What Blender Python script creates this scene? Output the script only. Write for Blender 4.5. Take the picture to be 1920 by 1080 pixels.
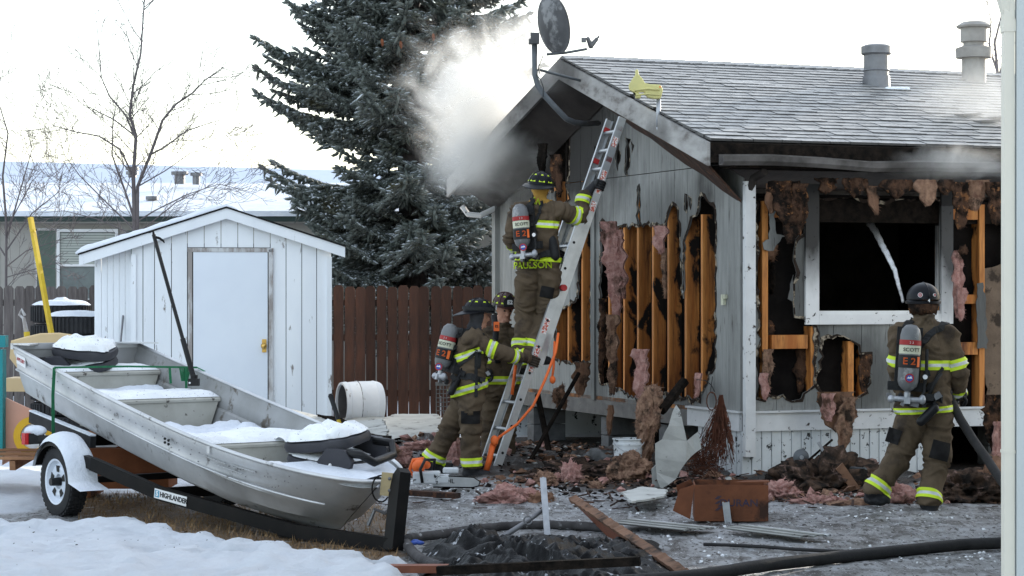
import bpy, bmesh, math, random
import numpy as np
from mathutils import Vector, Matrix, noise
from mathutils.geometry import delaunay_2d_cdt
random.seed(7); np.random.seed(7)
for o in list(bpy.data.objects): bpy.data.objects.remove(o)
SC = bpy.context.scene; COL = SC.collection
PI = math.pi; F = 4200.0; CH = 1.73; HY = 550.0
# ------------------------------------------------------------ camera, sky, sun, exposure
cam = bpy.data.objects.new('camera', bpy.data.cameras.new('camera')); COL.objects.link(cam)
cam.location = (0, 0, CH); cam.rotation_euler = (math.radians(90), 0, 0)
cam.data.sensor_width = 36; cam.data.lens = 36 * F / 1920; cam.data.shift_y = 10 / 1920
cam.data.clip_start = 0.1; cam.data.clip_end = 3000
SC.camera = cam
SUN_AZ, SUN_EL = math.radians(39), math.radians(12.5)      # azimuth from +Y towards +X
w = bpy.data.worlds.new('World'); SC.world = w; w.use_nodes = True
wn = w.node_tree; bg = wn.nodes['Background']
sky = wn.nodes.new('ShaderNodeTexSky'); sky.sky_type = 'NISHITA'; sky.sun_disc = False
sky.sun_elevation = SUN_EL; sky.sun_rotation = SUN_AZ; sky.dust_density = 1.0; sky.ozone_density = 1.0; sky.air_density = 1.0
# thin even veil of high cloud over the clear sky
veil = wn.nodes.new('ShaderNodeMix'); veil.data_type = 'RGBA'; veil.inputs[0].default_value = .38; veil.inputs[7].default_value = (5.6, 5.9, 6.3, 1)
wn.links.new(sky.outputs[0], veil.inputs[6]); wn.links.new(veil.outputs[2], bg.inputs[0]); bg.inputs[1].default_value = 0.15
sl = bpy.data.lights.new('sun', 'SUN'); sl.energy = 3.2; sl.angle = math.radians(0.6); sl.color = (1, 0.93, 0.82)
sun = bpy.data.objects.new('sun', sl); COL.objects.link(sun); sun.location = (20, 30, 25)
sd = Vector((math.sin(SUN_AZ) * math.cos(SUN_EL), math.cos(SUN_AZ) * math.cos(SUN_EL), math.sin(SUN_EL)))
sun.rotation_euler = sd.to_track_quat('Z', 'Y').to_euler()
SC.view_settings.view_transform = 'Standard'; SC.view_settings.look = 'None'
SC.view_settings.exposure = 1.42; SC.view_settings.gamma = 1.0; SC.view_settings.use_curve_mapping = False
SC.render.engine = 'CYCLES'
SC.cycles.volume_step_rate = 1.0; SC.cycles.volume_bounces = 5; SC.cycles.max_bounces = 10; SC.cycles.transparent_max_bounces = 16

# ------------------------------------------------------------ helpers
V = Vector
def P(px, py, Y): return V(((px - 960) / F * Y, Y, CH + (HY - py) / F * Y))
def G(px, py, z=0.0):
    Y = (CH - z) * F / (py - HY); return V(((px - 960) / F * Y, Y, z))
WOFF = {}
def off(o): return WOFF.get(o.name, V((0, 0, 0))) if o else V((0, 0, 0))
def thing(name, label, cat, loc=(0, 0, 0), group=None):
    o = bpy.data.objects.new(name, None); COL.objects.link(o); o.location = loc; o.empty_display_size = .1
    o['label'] = label; o['category'] = cat
    if group: o['group'] = group
    WOFF[o.name] = V(loc); return o
def tag(o, label, cat, group=None):
    o['label'] = label; o['category'] = cat
    if group: o['group'] = group
    return o
def fbm(x, y, z=0.0, o=4, s=1.0): return noise.fractal(V((x * s, y * s, z * s)), 1.0, 2.0, o)
class MB:
    def __init__(s): s.v = []; s.f = []; s.m = []; s.cm = 0
    def add(s, vs, fs):
        b = len(s.v); s.v += [tuple(p) for p in vs]
        for f in fs: s.f.append(tuple(i + b for i in f)); s.m.append(s.cm)
    def box(s, c, size, R=None):
        hx, hy, hz = size[0] / 2, size[1] / 2, size[2] / 2; c = V(c)
        vs = [V((x, y, z)) for x in (-hx, hx) for y in (-hy, hy) for z in (-hz, hz)]
        if R is not None: vs = [R @ p for p in vs]
        s.add([c + p for p in vs], [(0, 1, 3, 2), (4, 6, 7, 5), (0, 4, 5, 1), (2, 3, 7, 6), (0, 2, 6, 4), (1, 5, 7, 3)])
    def bar(s, a, b, wd, ht, up=(0, 0, 1)):
        a = V(a); b = V(b); s.box((a + b) / 2, (wd, ht, (b - a).length), frame(b - a, up))
    def tube(s, pts, r, n=8, cap=True, sx=1.0):
        pts = [V(p) for p in pts]; k = len(pts)
        rr = r if isinstance(r, (list, tuple)) else [r] * k
        vs = []; fs = []; t = (pts[1] - pts[0]).normalized()
        x = t.orthogonal().normalized()
        for i in range(k):
            t = (pts[min(i + 1, k - 1)] - pts[max(i - 1, 0)]).normalized()
            x = (x - t * x.dot(t)); x = x.normalized() if x.length > 1e-6 else t.orthogonal().normalized()
            y = t.cross(x)
            for j in range(n):
                a = 2 * PI * j / n; vs.append(pts[i] + (x * math.cos(a) * sx + y * math.sin(a)) * rr[i])
        for i in range(k - 1):
            for j in range(n):
                j2 = (j + 1) % n; fs.append((i * n + j, i * n + j2, (i + 1) * n + j2, (i + 1) * n + j))
        if cap: fs.append(tuple(range(n - 1, -1, -1))); fs.append(tuple((k - 1) * n + j for j in range(n)))
        s.add(vs, fs)
    def cyl(s, a, b, r0, r1=None, n=12): s.tube([a, b], [r0, r0 if r1 is None else r1], n)
    def lathe(s, prof, c, ax=(0, 0, 1), n=20, wob=0):
        R = frame(ax); c = V(c); k = len(prof); vs = []
        for (r, h) in prof:
            for j in range(n):
                a = 2 * PI * j / n; vs.append(c + R @ V((r * math.cos(a), r * math.sin(a), h)))
        fs = [(i * n + j, i * n + (j + 1) % n, (i + 1) * n + (j + 1) % n, (i + 1) * n + j) for i in range(k - 1) for j in range(n)]
        s.add(vs, fs)
    def limb(s, a, b, r0, r1, n=14, flat=1.0, fx=None):   # tapered capsule; flat scales thickness across fx
        a = V(a); b = V(b); t = (b - a); L = max(t.length, 1e-4); t = t / L
        x = V(fx) - t * V(fx).dot(t) if fx is not None else t.orthogonal()
        x.normalize(); y = t.cross(x); rings = []
        for i in range(5): q = -PI / 2 + PI / 2 * i / 4; rings.append((a + t * (r0 * math.sin(q)), max(r0 * math.cos(q), .001)))
        for i in range(5): q = PI / 2 * i / 4; rings.append((b + t * (r1 * math.sin(q)), max(r1 * math.cos(q), .001)))
        vs = []
        for c, r in rings:
            for j in range(n): an = 2 * PI * j / n; vs.append(c + x * (r * flat * math.cos(an)) + y * (r * math.sin(an)))
        k = len(rings)
        fs = [(i * n + j, i * n + (j + 1) % n, (i + 1) * n + (j + 1) % n, (i + 1) * n + j) for i in range(k - 1) for j in range(n)]
        fs += [tuple(range(n - 1, -1, -1)), tuple((k - 1) * n + j for j in range(n))]
        s.add(vs, fs)
    def ell(s, c, rad, R=None, n=16, m=10):
        c = V(c); vs = []; R = R or Matrix.Identity(3)
        for i in range(m + 1):
            q = -PI / 2 + PI * i / m; cr = max(math.cos(q), .01)
            for j in range(n): a = 2 * PI * j / n; vs.append(c + R @ V((rad[0] * cr * math.cos(a), rad[1] * cr * math.sin(a), rad[2] * math.sin(q))))
        fs = [(i * n + j, i * n + (j + 1) % n, (i + 1) * n + (j + 1) % n, (i + 1) * n + j) for i in range(m) for j in range(n)]
        fs += [tuple(range(n - 1, -1, -1)), tuple(m * n + j for j in range(n))]
        s.add(vs, fs)
    def prism(s, poly, mapf, d0, d1):     # poly 2d, mapf(x,y,d)->world
        tris = poly_tris(poly); k = len(poly)
        vs = [mapf(x, y, d0) for x, y in poly] + [mapf(x, y, d1) for x, y in poly]
        fs = [t for t in tris] + [tuple(i + k for i in t[::-1]) for t in tris]
        fs += [(i, (i + 1) % k, (i + 1) % k + k, i + k) for i in range(k)]
        s.add(vs, fs)
    def text(s, txt, org, right, up, size, ext=.002, sx=1.0, bold=0.0):
        right = V(right).normalized(); up = V(up).normalized(); nrm = right.cross(up)
        c = bpy.data.curves.new('t', 'FONT'); c.body = txt; c.size = size; c.extrude = ext; c.align_x = 'CENTER'; c.align_y = 'CENTER'; c.offset = bold; c.resolution_u = 3
        o = bpy.data.objects.new('t', c); COL.objects.link(o)
        me = bpy.data.meshes.new_from_object(o.evaluated_get(bpy.context.evaluated_depsgraph_get()))
        s.add([V(org) + right * (v.co.x * sx) + up * v.co.y + nrm * v.co.z for v in me.vertices], [tuple(p.vertices) for p in me.polygons])
        bpy.data.objects.remove(o); bpy.data.curves.remove(c); bpy.data.meshes.remove(me)
    def build(s, name, mats, parent=None, smooth=False, kind=None):
        o_ = off(parent); me = bpy.data.meshes.new(name)
        me.from_pydata([(x - o_.x, y - o_.y, z - o_.z) for x, y, z in s.v], [], s.f)
        mats = mats if isinstance(mats, (list, tuple)) else [mats]
        for m in mats: me.materials.append(m)
        if len(mats) > 1: me.polygons.foreach_set('material_index', s.m)
        if smooth:
            me.polygons.foreach_set('use_smooth', [True] * len(me.polygons))
            if smooth is not True: me.set_sharp_from_angle(angle=math.radians(smooth))
        me.update(); ob = bpy.data.objects.new(name, me); COL.objects.link(ob)
        if parent: ob.parent = parent; WOFF[ob.name] = o_
        else:
            WOFF[ob.name] = V((0, 0, 0))
        if kind: ob['kind'] = kind
        return ob
def rebase(o):      # move a top-level mesh's origin to its base
    n = len(o.data.vertices); a = np.empty(n * 3); o.data.vertices.foreach_get('co', a); a = a.reshape(-1, 3)
    c = V(((a[:, 0].min() + a[:, 0].max()) / 2, (a[:, 1].min() + a[:, 1].max()) / 2, a[:, 2].min()))
    a -= np.array(c); o.data.vertices.foreach_set('co', a.ravel()); o.location = c; return o
def frame(z, up=(0, 0, 1)):
    z = V(z).normalized(); up = V(up)
    if abs(z.dot(up.normalized())) > .999: up = V((0, 1, 0))
    x = up.cross(z).normalized(); y = z.cross(x); return Matrix((x, y, z)).transposed()
def inside(p, poly):
    x, y = p; c = False; n = len(poly); j = n - 1
    for i in range(n):
        xi, yi = poly[i]; xj, yj = poly[j]
        if (yi > y) != (yj > y) and x < (xj - xi) * (y - yi) / (yj - yi) + xi: c = not c
        j = i
    return c
def poly_tris(poly):
    k = len(poly); r = delaunay_2d_cdt([V(p) for p in poly], [(i, (i + 1) % k) for i in range(k)], [], 0, 1e-7)
    orig = {}
    for i, o in enumerate(r[3]):
        orig[i] = o[0] if o else 0
    out = []
    for f in r[2]:
        c = sum((r[0][i] for i in f), V((0, 0))) / len(f)
        if inside(c, poly): out.append(tuple(orig[i] for i in f))
    return out
def jag(poly, step=.03, amp=.012, seed=0):
    rnd = random.Random(seed); out = []; k = len(poly)
    for i in range(k):
        a = V(poly[i]); b = V(poly[(i + 1) % k]); d = b - a; n = max(1, int(d.length / step)); nn = V((-d.y, d.x)).normalized()
        for j in range(n):
            q = a + d * (j / n); q += nn * rnd.uniform(-amp, amp) * (1 if rnd.random() < .8 else 2.2); out.append((q.x, q.y))
    return out
def sheet(outer, holes, mapf, th):        # plate with holes; mapf(x,y,d)
    pts = []; edges = []
    for pl in [outer] + holes:
        b = len(pts); k = len(pl); pts += [V(p) for p in pl]; edges += [(b + i, b + (i + 1) % k) for i in range(k)]
    r = delaunay_2d_cdt(pts, edges, [], 0, 1e-6)
    tris = []
    for f in r[2]:
        c = sum((r[0][i] for i in f), V((0, 0))) / len(f)
        if inside(c, outer) and not any(inside(c, h) for h in holes): tris.append(tuple(f))
    m = MB()
    if not tris: return m
    used = sorted({i for t in tris for i in t}); idx = {u: i for i, u in enumerate(used)}; n = len(used)
    vs = [mapf(r[0][u].x, r[0][u].y, 0) for u in used] + [mapf(r[0][u].x, r[0][u].y, th) for u in used]
    fs = []; ed = {}
    for t in tris:
        t = [idx[i] for i in t]; fs.append(tuple(t)); fs.append(tuple(i + n for i in t[::-1]))
        for q in range(3):
            a, b = t[q], t[(q + 1) % 3]; ed[(a, b)] = 1
    for (a, b) in ed:
        if (b, a) not in ed: fs.append((b, a, a + n, b + n))
    m.add(vs, fs); return m
def clip_strip(poly, x0, x1): return poly
# ------------------------------------------------------------ materials
def node(nt, t, **k):
    n = nt.nodes.new(t)
    for a, b in k.items():
        if a in n.inputs.keys(): n.inputs[a].default_value = b
        else: setattr(n, a, b)
    return n
def c4(c): return (c[0], c[1], c[2], 1)
MATS = {}
def mat(name, c1, c2=None, rough=.7, scale=6, detail=6, bump=.0, bscale=None, metal=0.0, lo=.35, hi=.65, stretch=(1, 1, 1), c3=None, c3s=2.0, c3lo=.55, c3hi=.62, coord='Object', spec=.22, coat=0, rough2=None, sss=0, trans=0, vary=0.0):
    m = bpy.data.materials.new(name); m.use_nodes = True; nt = m.node_tree; L = nt.links.new
    b = nt.nodes['Principled BSDF']; b.inputs['Roughness'].default_value = rough; b.inputs['Metallic'].default_value = metal
    b.inputs['Specular IOR Level'].default_value = spec
    if coat: b.inputs['Coat Weight'].default_value = coat; b.inputs['Coat Roughness'].default_value = .15
    if sss: b.inputs['Subsurface Weight'].default_value = sss; b.inputs['Subsurface Radius'].default_value = (.05, .05, .06)
    tc = node(nt, 'ShaderNodeTexCoord'); mp = node(nt, 'ShaderNodeMapping'); mp.inputs['Scale'].default_value = stretch
    L(tc.outputs[coord], mp.inputs[0])
    nz = node(nt, 'ShaderNodeTexNoise', Scale=scale, Detail=detail, Roughness=.6); L(mp.outputs[0], nz.inputs[0])
    rp = node(nt, 'ShaderNodeMapRange'); rp.inputs[1].default_value = lo; rp.inputs[2].default_value = hi; L(nz.outputs[0], rp.inputs[0])
    mx = node(nt, 'ShaderNodeMix', data_type='RGBA'); L(rp.outputs[0], mx.inputs[0])
    mx.inputs[6].default_value = c4(c1); mx.inputs[7].default_value = c4(c2 or tuple(x * .75 for x in c1)); out = mx.outputs[2]
    if c3:
        n3 = node(nt, 'ShaderNodeTexNoise', Scale=c3s, Detail=8, Roughness=.65); L(mp.outputs[0], n3.inputs[0])
        r3 = node(nt, 'ShaderNodeMapRange'); r3.inputs[1].default_value = c3lo; r3.inputs[2].default_value = c3hi; L(n3.outputs[0], r3.inputs[0])
        m3 = node(nt, 'ShaderNodeMix', data_type='RGBA'); L(r3.outputs[0], m3.inputs[0]); L(out, m3.inputs[6]); m3.inputs[7].default_value = c4(c3); out = m3.outputs[2]
    if vary:
        oi = node(nt, 'ShaderNodeObjectInfo'); rv = node(nt, 'ShaderNodeMapRange'); rv.inputs[3].default_value = 1 - vary; rv.inputs[4].default_value = 1 + vary; L(oi.outputs['Random'], rv.inputs[0])
        hs = node(nt, 'ShaderNodeHueSaturation'); L(rv.outputs[0], hs.inputs['Value']); L(out, hs.inputs['Color']); out = hs.outputs[0]
    L(out, b.inputs['Base Color'])
    if bump:
        nb = node(nt, 'ShaderNodeTexNoise', Scale=bscale or scale * 4, Detail=8, Roughness=.65); L(mp.outputs[0], nb.inputs[0])
        bp = node(nt, 'ShaderNodeBump', Strength=bump, Distance=.02); L(nb.outputs[0], bp.inputs['Height']); L(bp.outputs[0], b.inputs['Normal'])
    if rough2 is not None:
        rr = node(nt, 'ShaderNodeMapRange'); rr.inputs[3].default_value = rough; rr.inputs[4].default_value = rough2; L(nz.outputs[0], rr.inputs[0]); L(rr.outputs[0], b.inputs['Roughness'])
    MATS[name] = m; m['out'] = 1; return m
def last_color(m):   # (nodetree, bsdf, socket feeding base colour)
    nt = m.node_tree; b = nt.nodes['Principled BSDF']; return nt, b, b.inputs['Base Color'].links[0].from_socket
def soot(m, blobs, col=(.015, .013, .012), nscale=3.0, amp=.6):
    """burn marks: world positions with radii (x,y,z,rx,ry,rz,strength)"""
    nt, b, out = last_color(m); L = nt.links.new
    ge = node(nt, 'ShaderNodeNewGeometry'); nz = node(nt, 'ShaderNodeTexNoise', Scale=nscale, Detail=8, Roughness=.6)
    mp0 = node(nt, 'ShaderNodeMapping'); mp0.inputs['Scale'].default_value = (1, 1, .45); L(ge.outputs['Position'], mp0.inputs[0]); L(mp0.outputs[0], nz.inputs[0])
    acc = None
    for (x, y, z, rx, ry, rz, st) in blobs:
        sb = node(nt, 'ShaderNodeVectorMath', operation='SUBTRACT'); sb.inputs[1].default_value = (x, y, z); L(ge.outputs['Position'], sb.inputs[0])
        dv = node(nt, 'ShaderNodeVectorMath', operation='DIVIDE'); dv.inputs[1].default_value = (rx, ry, rz); L(sb.outputs[0], dv.inputs[0])
        ln = node(nt, 'ShaderNodeVectorMath', operation='LENGTH'); L(dv.outputs[0], ln.inputs[0])
        ad = node(nt, 'ShaderNodeMath', operation='MULTIPLY_ADD'); L(nz.outputs[0], ad.inputs[0]); ad.inputs[1].default_value = amp * 2; ad.inputs[2].default_value = -amp; 
        sm = node(nt, 'ShaderNodeMath', operation='ADD'); L(ln.outputs['Value'], sm.inputs[0]); L(ad.outputs[0], sm.inputs[1])
        mr = node(nt, 'ShaderNodeMapRange'); mr.inputs[1].default_value = 1.15; mr.inputs[2].default_value = .55; mr.inputs[4].default_value = st; L(sm.outputs[0], mr.inputs[0])
        if acc is None: acc = mr.outputs[0]
        else:
            mm = node(nt, 'ShaderNodeMath', operation='MAXIMUM'); L(acc, mm.inputs[0]); L(mr.outputs[0], mm.inputs[1]); acc = mm.outputs[0]
    mx = node(nt, 'ShaderNodeMix', data_type='RGBA'); L(acc, mx.inputs[0]); L(out, mx.inputs[6]); mx.inputs[7].default_value = c4(col); L(mx.outputs[2], b.inputs['Base Color'])
    return m
snow = mat('snow', (.74, .77, .82), (.64, .68, .75), rough=.6, scale=5, bump=.8, bscale=28, c3=(.35, .33, .30), c3s=26, c3lo=.70, c3hi=.73, spec=.3)
snowd = mat('snow_speckled', (.84, .86, .88), (.7, .71, .72), rough=.65, scale=5, bump=.4, bscale=30, c3=(.08, .06, .05), c3s=38, c3lo=.62, c3hi=.66, spec=.3)
frost = mat('frost', (.85, .88, .92), (.8, .84, .9), rough=.5, scale=9)
treesnow = mat('tree_frost', (.58, .62, .66), (.45, .49, .52), rough=.6, scale=9)
white_p = mat('white_paint', (.80, .82, .84), (.73, .755, .785), rough=.55, scale=2, bump=.12, bscale=60, c3=(.22, .19, .17), c3s=9, c3lo=.62, c3hi=.68, stretch=(1, 1, .35), vary=.03)
door_p = mat('door_paint', (.73, .77, .82), (.68, .72, .78), rough=.5, scale=1.2, bump=.05)
bare_trim = mat('weathered_trim', (.30, .27, .25), (.55, .55, .55), rough=.8, scale=9, stretch=(1, 1, .3), lo=.45, hi=.6, bump=.3)
fence_b = mat('brown_fence_wood', (.085, .036, .021), (.038, .021, .015), rough=.8, scale=5, stretch=(2, 2, .35), bump=.3, c3=(.028, .02, .018), c3s=1.6, c3lo=.5, c3hi=.66, vary=.3, coord='Object')
fence_g = mat('grey_fence_wood', (.13, .115, .11), (.07, .06, .058), rough=.85, scale=7, stretch=(3, 3, .3), bump=.3, vary=.25)
rubber = mat('rubber', (.018, .018, .02), (.03, .03, .032), rough=.75, scale=8, bump=.1)
plastic_k = mat('black_plastic', (.008, .008, .009), (.014, .014, .015), rough=.4, scale=6)
vinyl = mat('grey_vinyl', (.035, .035, .042), (.05, .05, .057), rough=.55, scale=4, bump=.06)
alu = mat('aluminium', (.64, .645, .65), (.46, .465, .47), rough=.36, metal=.65, scale=2.2, detail=8, rough2=.58, bump=.05, bscale=14, c3=(.15, .14, .13), c3s=6, c3lo=.60, c3hi=.68, spec=.4)
alu_l = mat('ladder_aluminium', (.46, .47, .48), (.34, .35, .36), rough=.38, metal=.7, scale=5)
alu_in = mat('boat_inside_paint', (.36, .36, .36), (.28, .28, .27), rough=.6, scale=3, metal=.25, c3=(.14, .12, .1), c3s=5, c3lo=.58, c3hi=.66)
seat_al = mat('bench_paint', (.42, .41, .37), (.33, .32, .28), rough=.6, scale=4, c3=(.09, .08, .07), c3s=10, c3lo=.62, c3hi=.66)
steel = mat('galvanised_steel', (.42, .43, .45), (.3, .31, .33), rough=.45, metal=.6, scale=12)
black_st = mat('black_frame_steel', (.006, .006, .0065), (.012, .0105, .010), spec=.12, rough=.5, scale=5)
wheel_w = mat('white_wheel', (.68, .72, .8), (.6, .65, .73), rough=.4, scale=5)
siding = mat('grey_siding', (.26, .262, .25), (.20, .202, .193), rough=.7, scale=5, stretch=(5, 5, .5), bump=.25, bscale=18, c3=(.05, .042, .036), c3s=6, c3lo=.60, c3hi=.72, vary=.05, coord='Object')
white_t = mat('white_trim', (.62, .62, .62), (.52, .52, .52), rough=.6, scale=4, bump=.1, c3=(.05, .035, .03), c3s=13, c3lo=.60, c3hi=.65)
skirtm = mat('white_skirting', (.6, .62, .63), (.5, .52, .53), rough=.5, scale=3, c3=(.02, .02, .02), c3s=14, c3lo=.585, c3hi=.62)
barge = mat('barge_paint', (.36, .35, .335), (.22, .21, .20), rough=.7, scale=3, bump=.15, stretch=(1, 1, 2.5), c3=(.10, .085, .075), c3s=3, c3lo=.56, c3hi=.72)
char = mat('charred_wood', (.006, .0055, .005), (.020, .015, .012), spec=.03, rough=.85, scale=14, bump=.8, bscale=30)
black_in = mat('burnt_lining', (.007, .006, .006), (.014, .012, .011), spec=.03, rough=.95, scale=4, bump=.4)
soffit_m = mat('sooty_soffit', (.035, .029, .026), (.016, .013, .012), rough=.8, scale=3, bump=.3)
rustp = mat('scorched_plywood', (.075, .04, .028), (.025, .018, .016), rough=.85, scale=5, bump=.6, bscale=16, c3=(.11, .05, .03), c3s=9)
burnt_ins = mat('burnt_insulation', (.10, .055, .036), (.018, .014, .012), spec=.05, rough=.95, scale=9, detail=9, bump=1.2, bscale=60, lo=.42, hi=.58, c3=(.26, .12, .055), c3s=13, c3lo=.58, c3hi=.64)
edge_m = mat('scorched_edge', (.035, .025, .02), (.012, .01, .009), spec=.05, rough=.95, scale=9, bump=.5, c3=(.30, .25, .19), c3s=9, c3lo=.52, c3hi=.60)
greyhood = mat('grey_hood', (.05, .05, .055), (.035, .035, .038), rough=.9, scale=9)
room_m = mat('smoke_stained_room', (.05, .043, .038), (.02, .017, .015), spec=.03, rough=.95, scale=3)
rubble_m = mat('mixed_rubble', (.020, .017, .015), (.085, .055, .04), rough=.95, spec=.05, scale=9, bump=1.0, bscale=40, lo=.42, hi=.62, c3=(.20, .13, .11), c3s=7, c3lo=.56, c3hi=.64)
shingle = mat('frosted_shingle', (.35, .345, .33), (.21, .207, .20), rough=.5, scale=5, bump=.2, bscale=90, spec=.6, vary=.14)
shing_ed = shingle
pink = mat('pink_insulation', (.52, .31, .27), (.33, .16, .135), rough=.95, scale=18, bump=1.0, bscale=70, c3=(.10, .055, .04), c3s=5, c3lo=.53, c3hi=.64)
tanins = mat('scorched_insulation', (.34, .21, .14), (.15, .08, .055), rough=.95, scale=18, bump=1.0, bscale=60, c3=(.04, .027, .02), c3s=6, c3lo=.52, c3hi=.62)
wood_o = mat('red_brown_board', (.20, .075, .035), (.13, .05, .028), rough=.6, scale=6, stretch=(1, 1, 6), bump=.15)
cardb = mat('wet_cardboard', (.17, .062, .03), (.11, .042, .022), rough=.85, scale=5, bump=.3, c3=(.04, .02, .014), c3s=3, c3lo=.56, c3hi=.66)
kraft = mat('kraft_paper', (.22, .12, .075), (.12, .065, .04), rough=.85, scale=5, bump=.4, c3=(.05, .03, .02), c3s=4)
hosem = mat('dirty_hose', (.075, .07, .07), (.035, .032, .032), rough=.8, scale=9, bump=.3, c3=(.28, .28, .28), c3s=14, c3lo=.6, c3hi=.68)
hosek = mat('black_hose', (.02, .019, .019), (.03, .028, .028), rough=.7, scale=9, bump=.3)
tarpm = mat('black_tarp', (.004, .004, .0045), (.007, .007, .007), spec=.06, rough=.4, scale=5, bump=.4, c3=(.34, .35, .37), c3s=9, c3lo=.62, c3hi=.65)  # pale patches: ice bits plus fold highlights painted into the black
turnout = mat('turnout_cloth', (.104, .075, .048), (.076, .054, .034), rough=.9, scale=5, bump=.35, bscale=30, c3=(.035, .026, .02), c3s=5, c3lo=.52, c3hi=.70)
lime = mat('lime_band', (.55, .72, .03), (.48, .62, .03), rough=.5, scale=9)
silver = mat('silver_band', (.62, .64, .62), (.45, .47, .45), rough=.4, scale=12)
skin = mat('skin', (.42, .22, .15), (.36, .18, .12), rough=.55, scale=9)
hoodm = mat('ochre_hood', (.42, .24, .05), (.32, .18, .04), rough=.9, scale=9, bump=.2)
glovem = mat('leather_glove', (.06, .045, .032), (.03, .024, .02), rough=.7, scale=9, bump=.2)
glovek = mat('black_glove', (.02, .02, .022), (.012, .012, .012), rough=.6, scale=9)
helk = mat('black_helmet', (.006, .007, .010), (.010, .010, .012), rough=.38, scale=6, spec=.14)
helbr = mat('brown_helmet', (.05, .018, .014), (.035, .014, .012), rough=.35, scale=6)
patchk = mat('dark_reinforcement', (.022, .021, .021), (.014, .013, .013), spec=.08, rough=.85, scale=12, bump=.3)
webk = mat('black_webbing', (.014, .014, .015), (.022, .022, .022), rough=.7, scale=30)
tankg = mat('grey_cylinder', (.16, .165, .17), (.12, .122, .125), rough=.38, scale=5, c3=(.28, .28, .28), c3s=7)
redm = mat('red', (.35, .03, .03), (.28, .025, .025), rough=.5, scale=6)
cream = mat('cream', (.55, .55, .42), (.48, .48, .36), rough=.6, scale=6)
orange = mat('orange', (.85, .17, .04), (.7, .13, .03), rough=.5, scale=8)
bluem = mat('blue', (.04, .09, .35), (.04, .08, .3), rough=.5, scale=6)
whitem = mat('white', (.75, .75, .75), (.68, .68, .68), rough=.5, scale=6)
blackm = mat('black', (.015, .015, .016), (.02, .02, .02), rough=.6, scale=6)
greenstrap = mat('green_strap', (.02, .16, .07), (.02, .11, .05), rough=.7, scale=30)
yellowm = mat('yellow_paint', (.62, .43, .03), (.5, .33, .03), rough=.5, scale=8, c3=(.2, .14, .05), c3s=10, c3lo=.62)
yelpl = mat('faded_yellow_plastic', (.58, .53, .22), (.5, .46, .2), rough=.55, scale=6)
brass = mat('brass', (.65, .42, .12), (.5, .3, .08), rough=.28, metal=.9, scale=9)
teal = mat('teal_plastic', (.02, .26, .28), (.02, .2, .22), rough=.5, scale=3)
peach = mat('peach_plastic', (.72, .40, .30), (.65, .35, .26), rough=.55, scale=2)
beige = mat('beige_plastic', (.62, .47, .27), (.55, .41, .23), rough=.5, scale=2.5)
yelring = mat('yellow_plastic', (.75, .45, .03), (.68, .4, .03), rough=.5, scale=3)
palletm = mat('pallet_wood', (.36, .19, .10), (.24, .12, .065), rough=.8, scale=6, stretch=(.5, 4, 4), bump=.25, vary=.15)
crate_m = mat('crate_wood', (.22, .075, .03), (.15, .05, .02), rough=.7, scale=5, bump=.2)
bark = mat('bark', (.035, .03, .03), (.06, .05, .048), rough=.9, scale=12, bump=.6)
twigm = mat('bare_twig', (.12, .105, .11), (.16, .14, .14), rough=.9, scale=5)
needle = mat('spruce_needles', (.08, .095, .084), (.145, .16, .147), rough=.7, scale=3.0, c3=(.055, .05, .022), c3s=1.2, c3lo=.58, c3hi=.7)
conem = mat('spruce_cone', (.2, .07, .03), (.12, .04, .02), rough=.8, scale=12)
nbwall = mat('beige_wall', (.34, .325, .295), (.31, .295, .27), rough=.8, scale=2)
nbgreen = mat('dark_green_trim', (.035, .055, .05), (.03, .045, .04), rough=.6, scale=4)
glassd = mat('window_glass', (.16, .19, .19), (.12, .14, .14), rough=.12, scale=2)
blindm = mat('window_blind', (.42, .44, .40), (.36, .38, .35), rough=.6, scale=2)
nearw = mat('near_white_siding', (.47, .50, .49), (.44, .47, .46), rough=.6, scale=2)
neard = mat('near_cream_downspout', (.62, .59, .50), (.58, .55, .47), rough=.5, scale=2)
concr = mat('concrete', (.14, .14, .14), (.09, .09, .09), rough=.9, scale=8, bump=.3)
vent_m = mat('vent_metal', (.20, .20, .21), (.13, .13, .135), rough=.45, metal=.6, scale=5)
dishm = mat('dish_grey', (.085, .085, .088), (.06, .06, .062), rough=.6, scale=5, c3=(.2, .2, .2), c3s=3)
pipem = mat('grey_pipe', (.11, .12, .13), (.08, .085, .09), rough=.5, metal=.3, scale=8)
copper = mat('rusty_wire', (.10, .034, .018), (.05, .02, .012), rough=.8, scale=12)
drygrass = mat('dry_grass', (.36, .23, .11), (.20, .12, .06), rough=.9, scale=3)
orangew = mat('stud_wood', (.56, .235, .065), (.34, .11, .026), rough=.6, scale=3, stretch=(4, 4, .6), bump=.2, c3=(.10, .035, .015), c3s=2.2, c3lo=.46, c3hi=.62, coord='Object', vary=.15)

def islands(m):
    par = list(range(len(m.v)))
    def find(i):
        while par[i] != i: par[i] = par[par[i]]; i = par[i]
        return i
    for f in m.f:
        r0 = find(f[0])
        for i in f[1:]: par[find(i)] = r0
    gr = {}
    for f in m.f: gr.setdefault(find(f[0]), []).append(f)
    out = []
    for fs in gr.values():
        us = sorted({i for f in fs for i in f}); ix = {u: k for k, u in enumerate(us)}; q = MB(); q.add([m.v[u] for u in us], [tuple(ix[i] for i in f) for f in fs])
        if len(fs) > 6: out.append(q)
    return out

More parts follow.
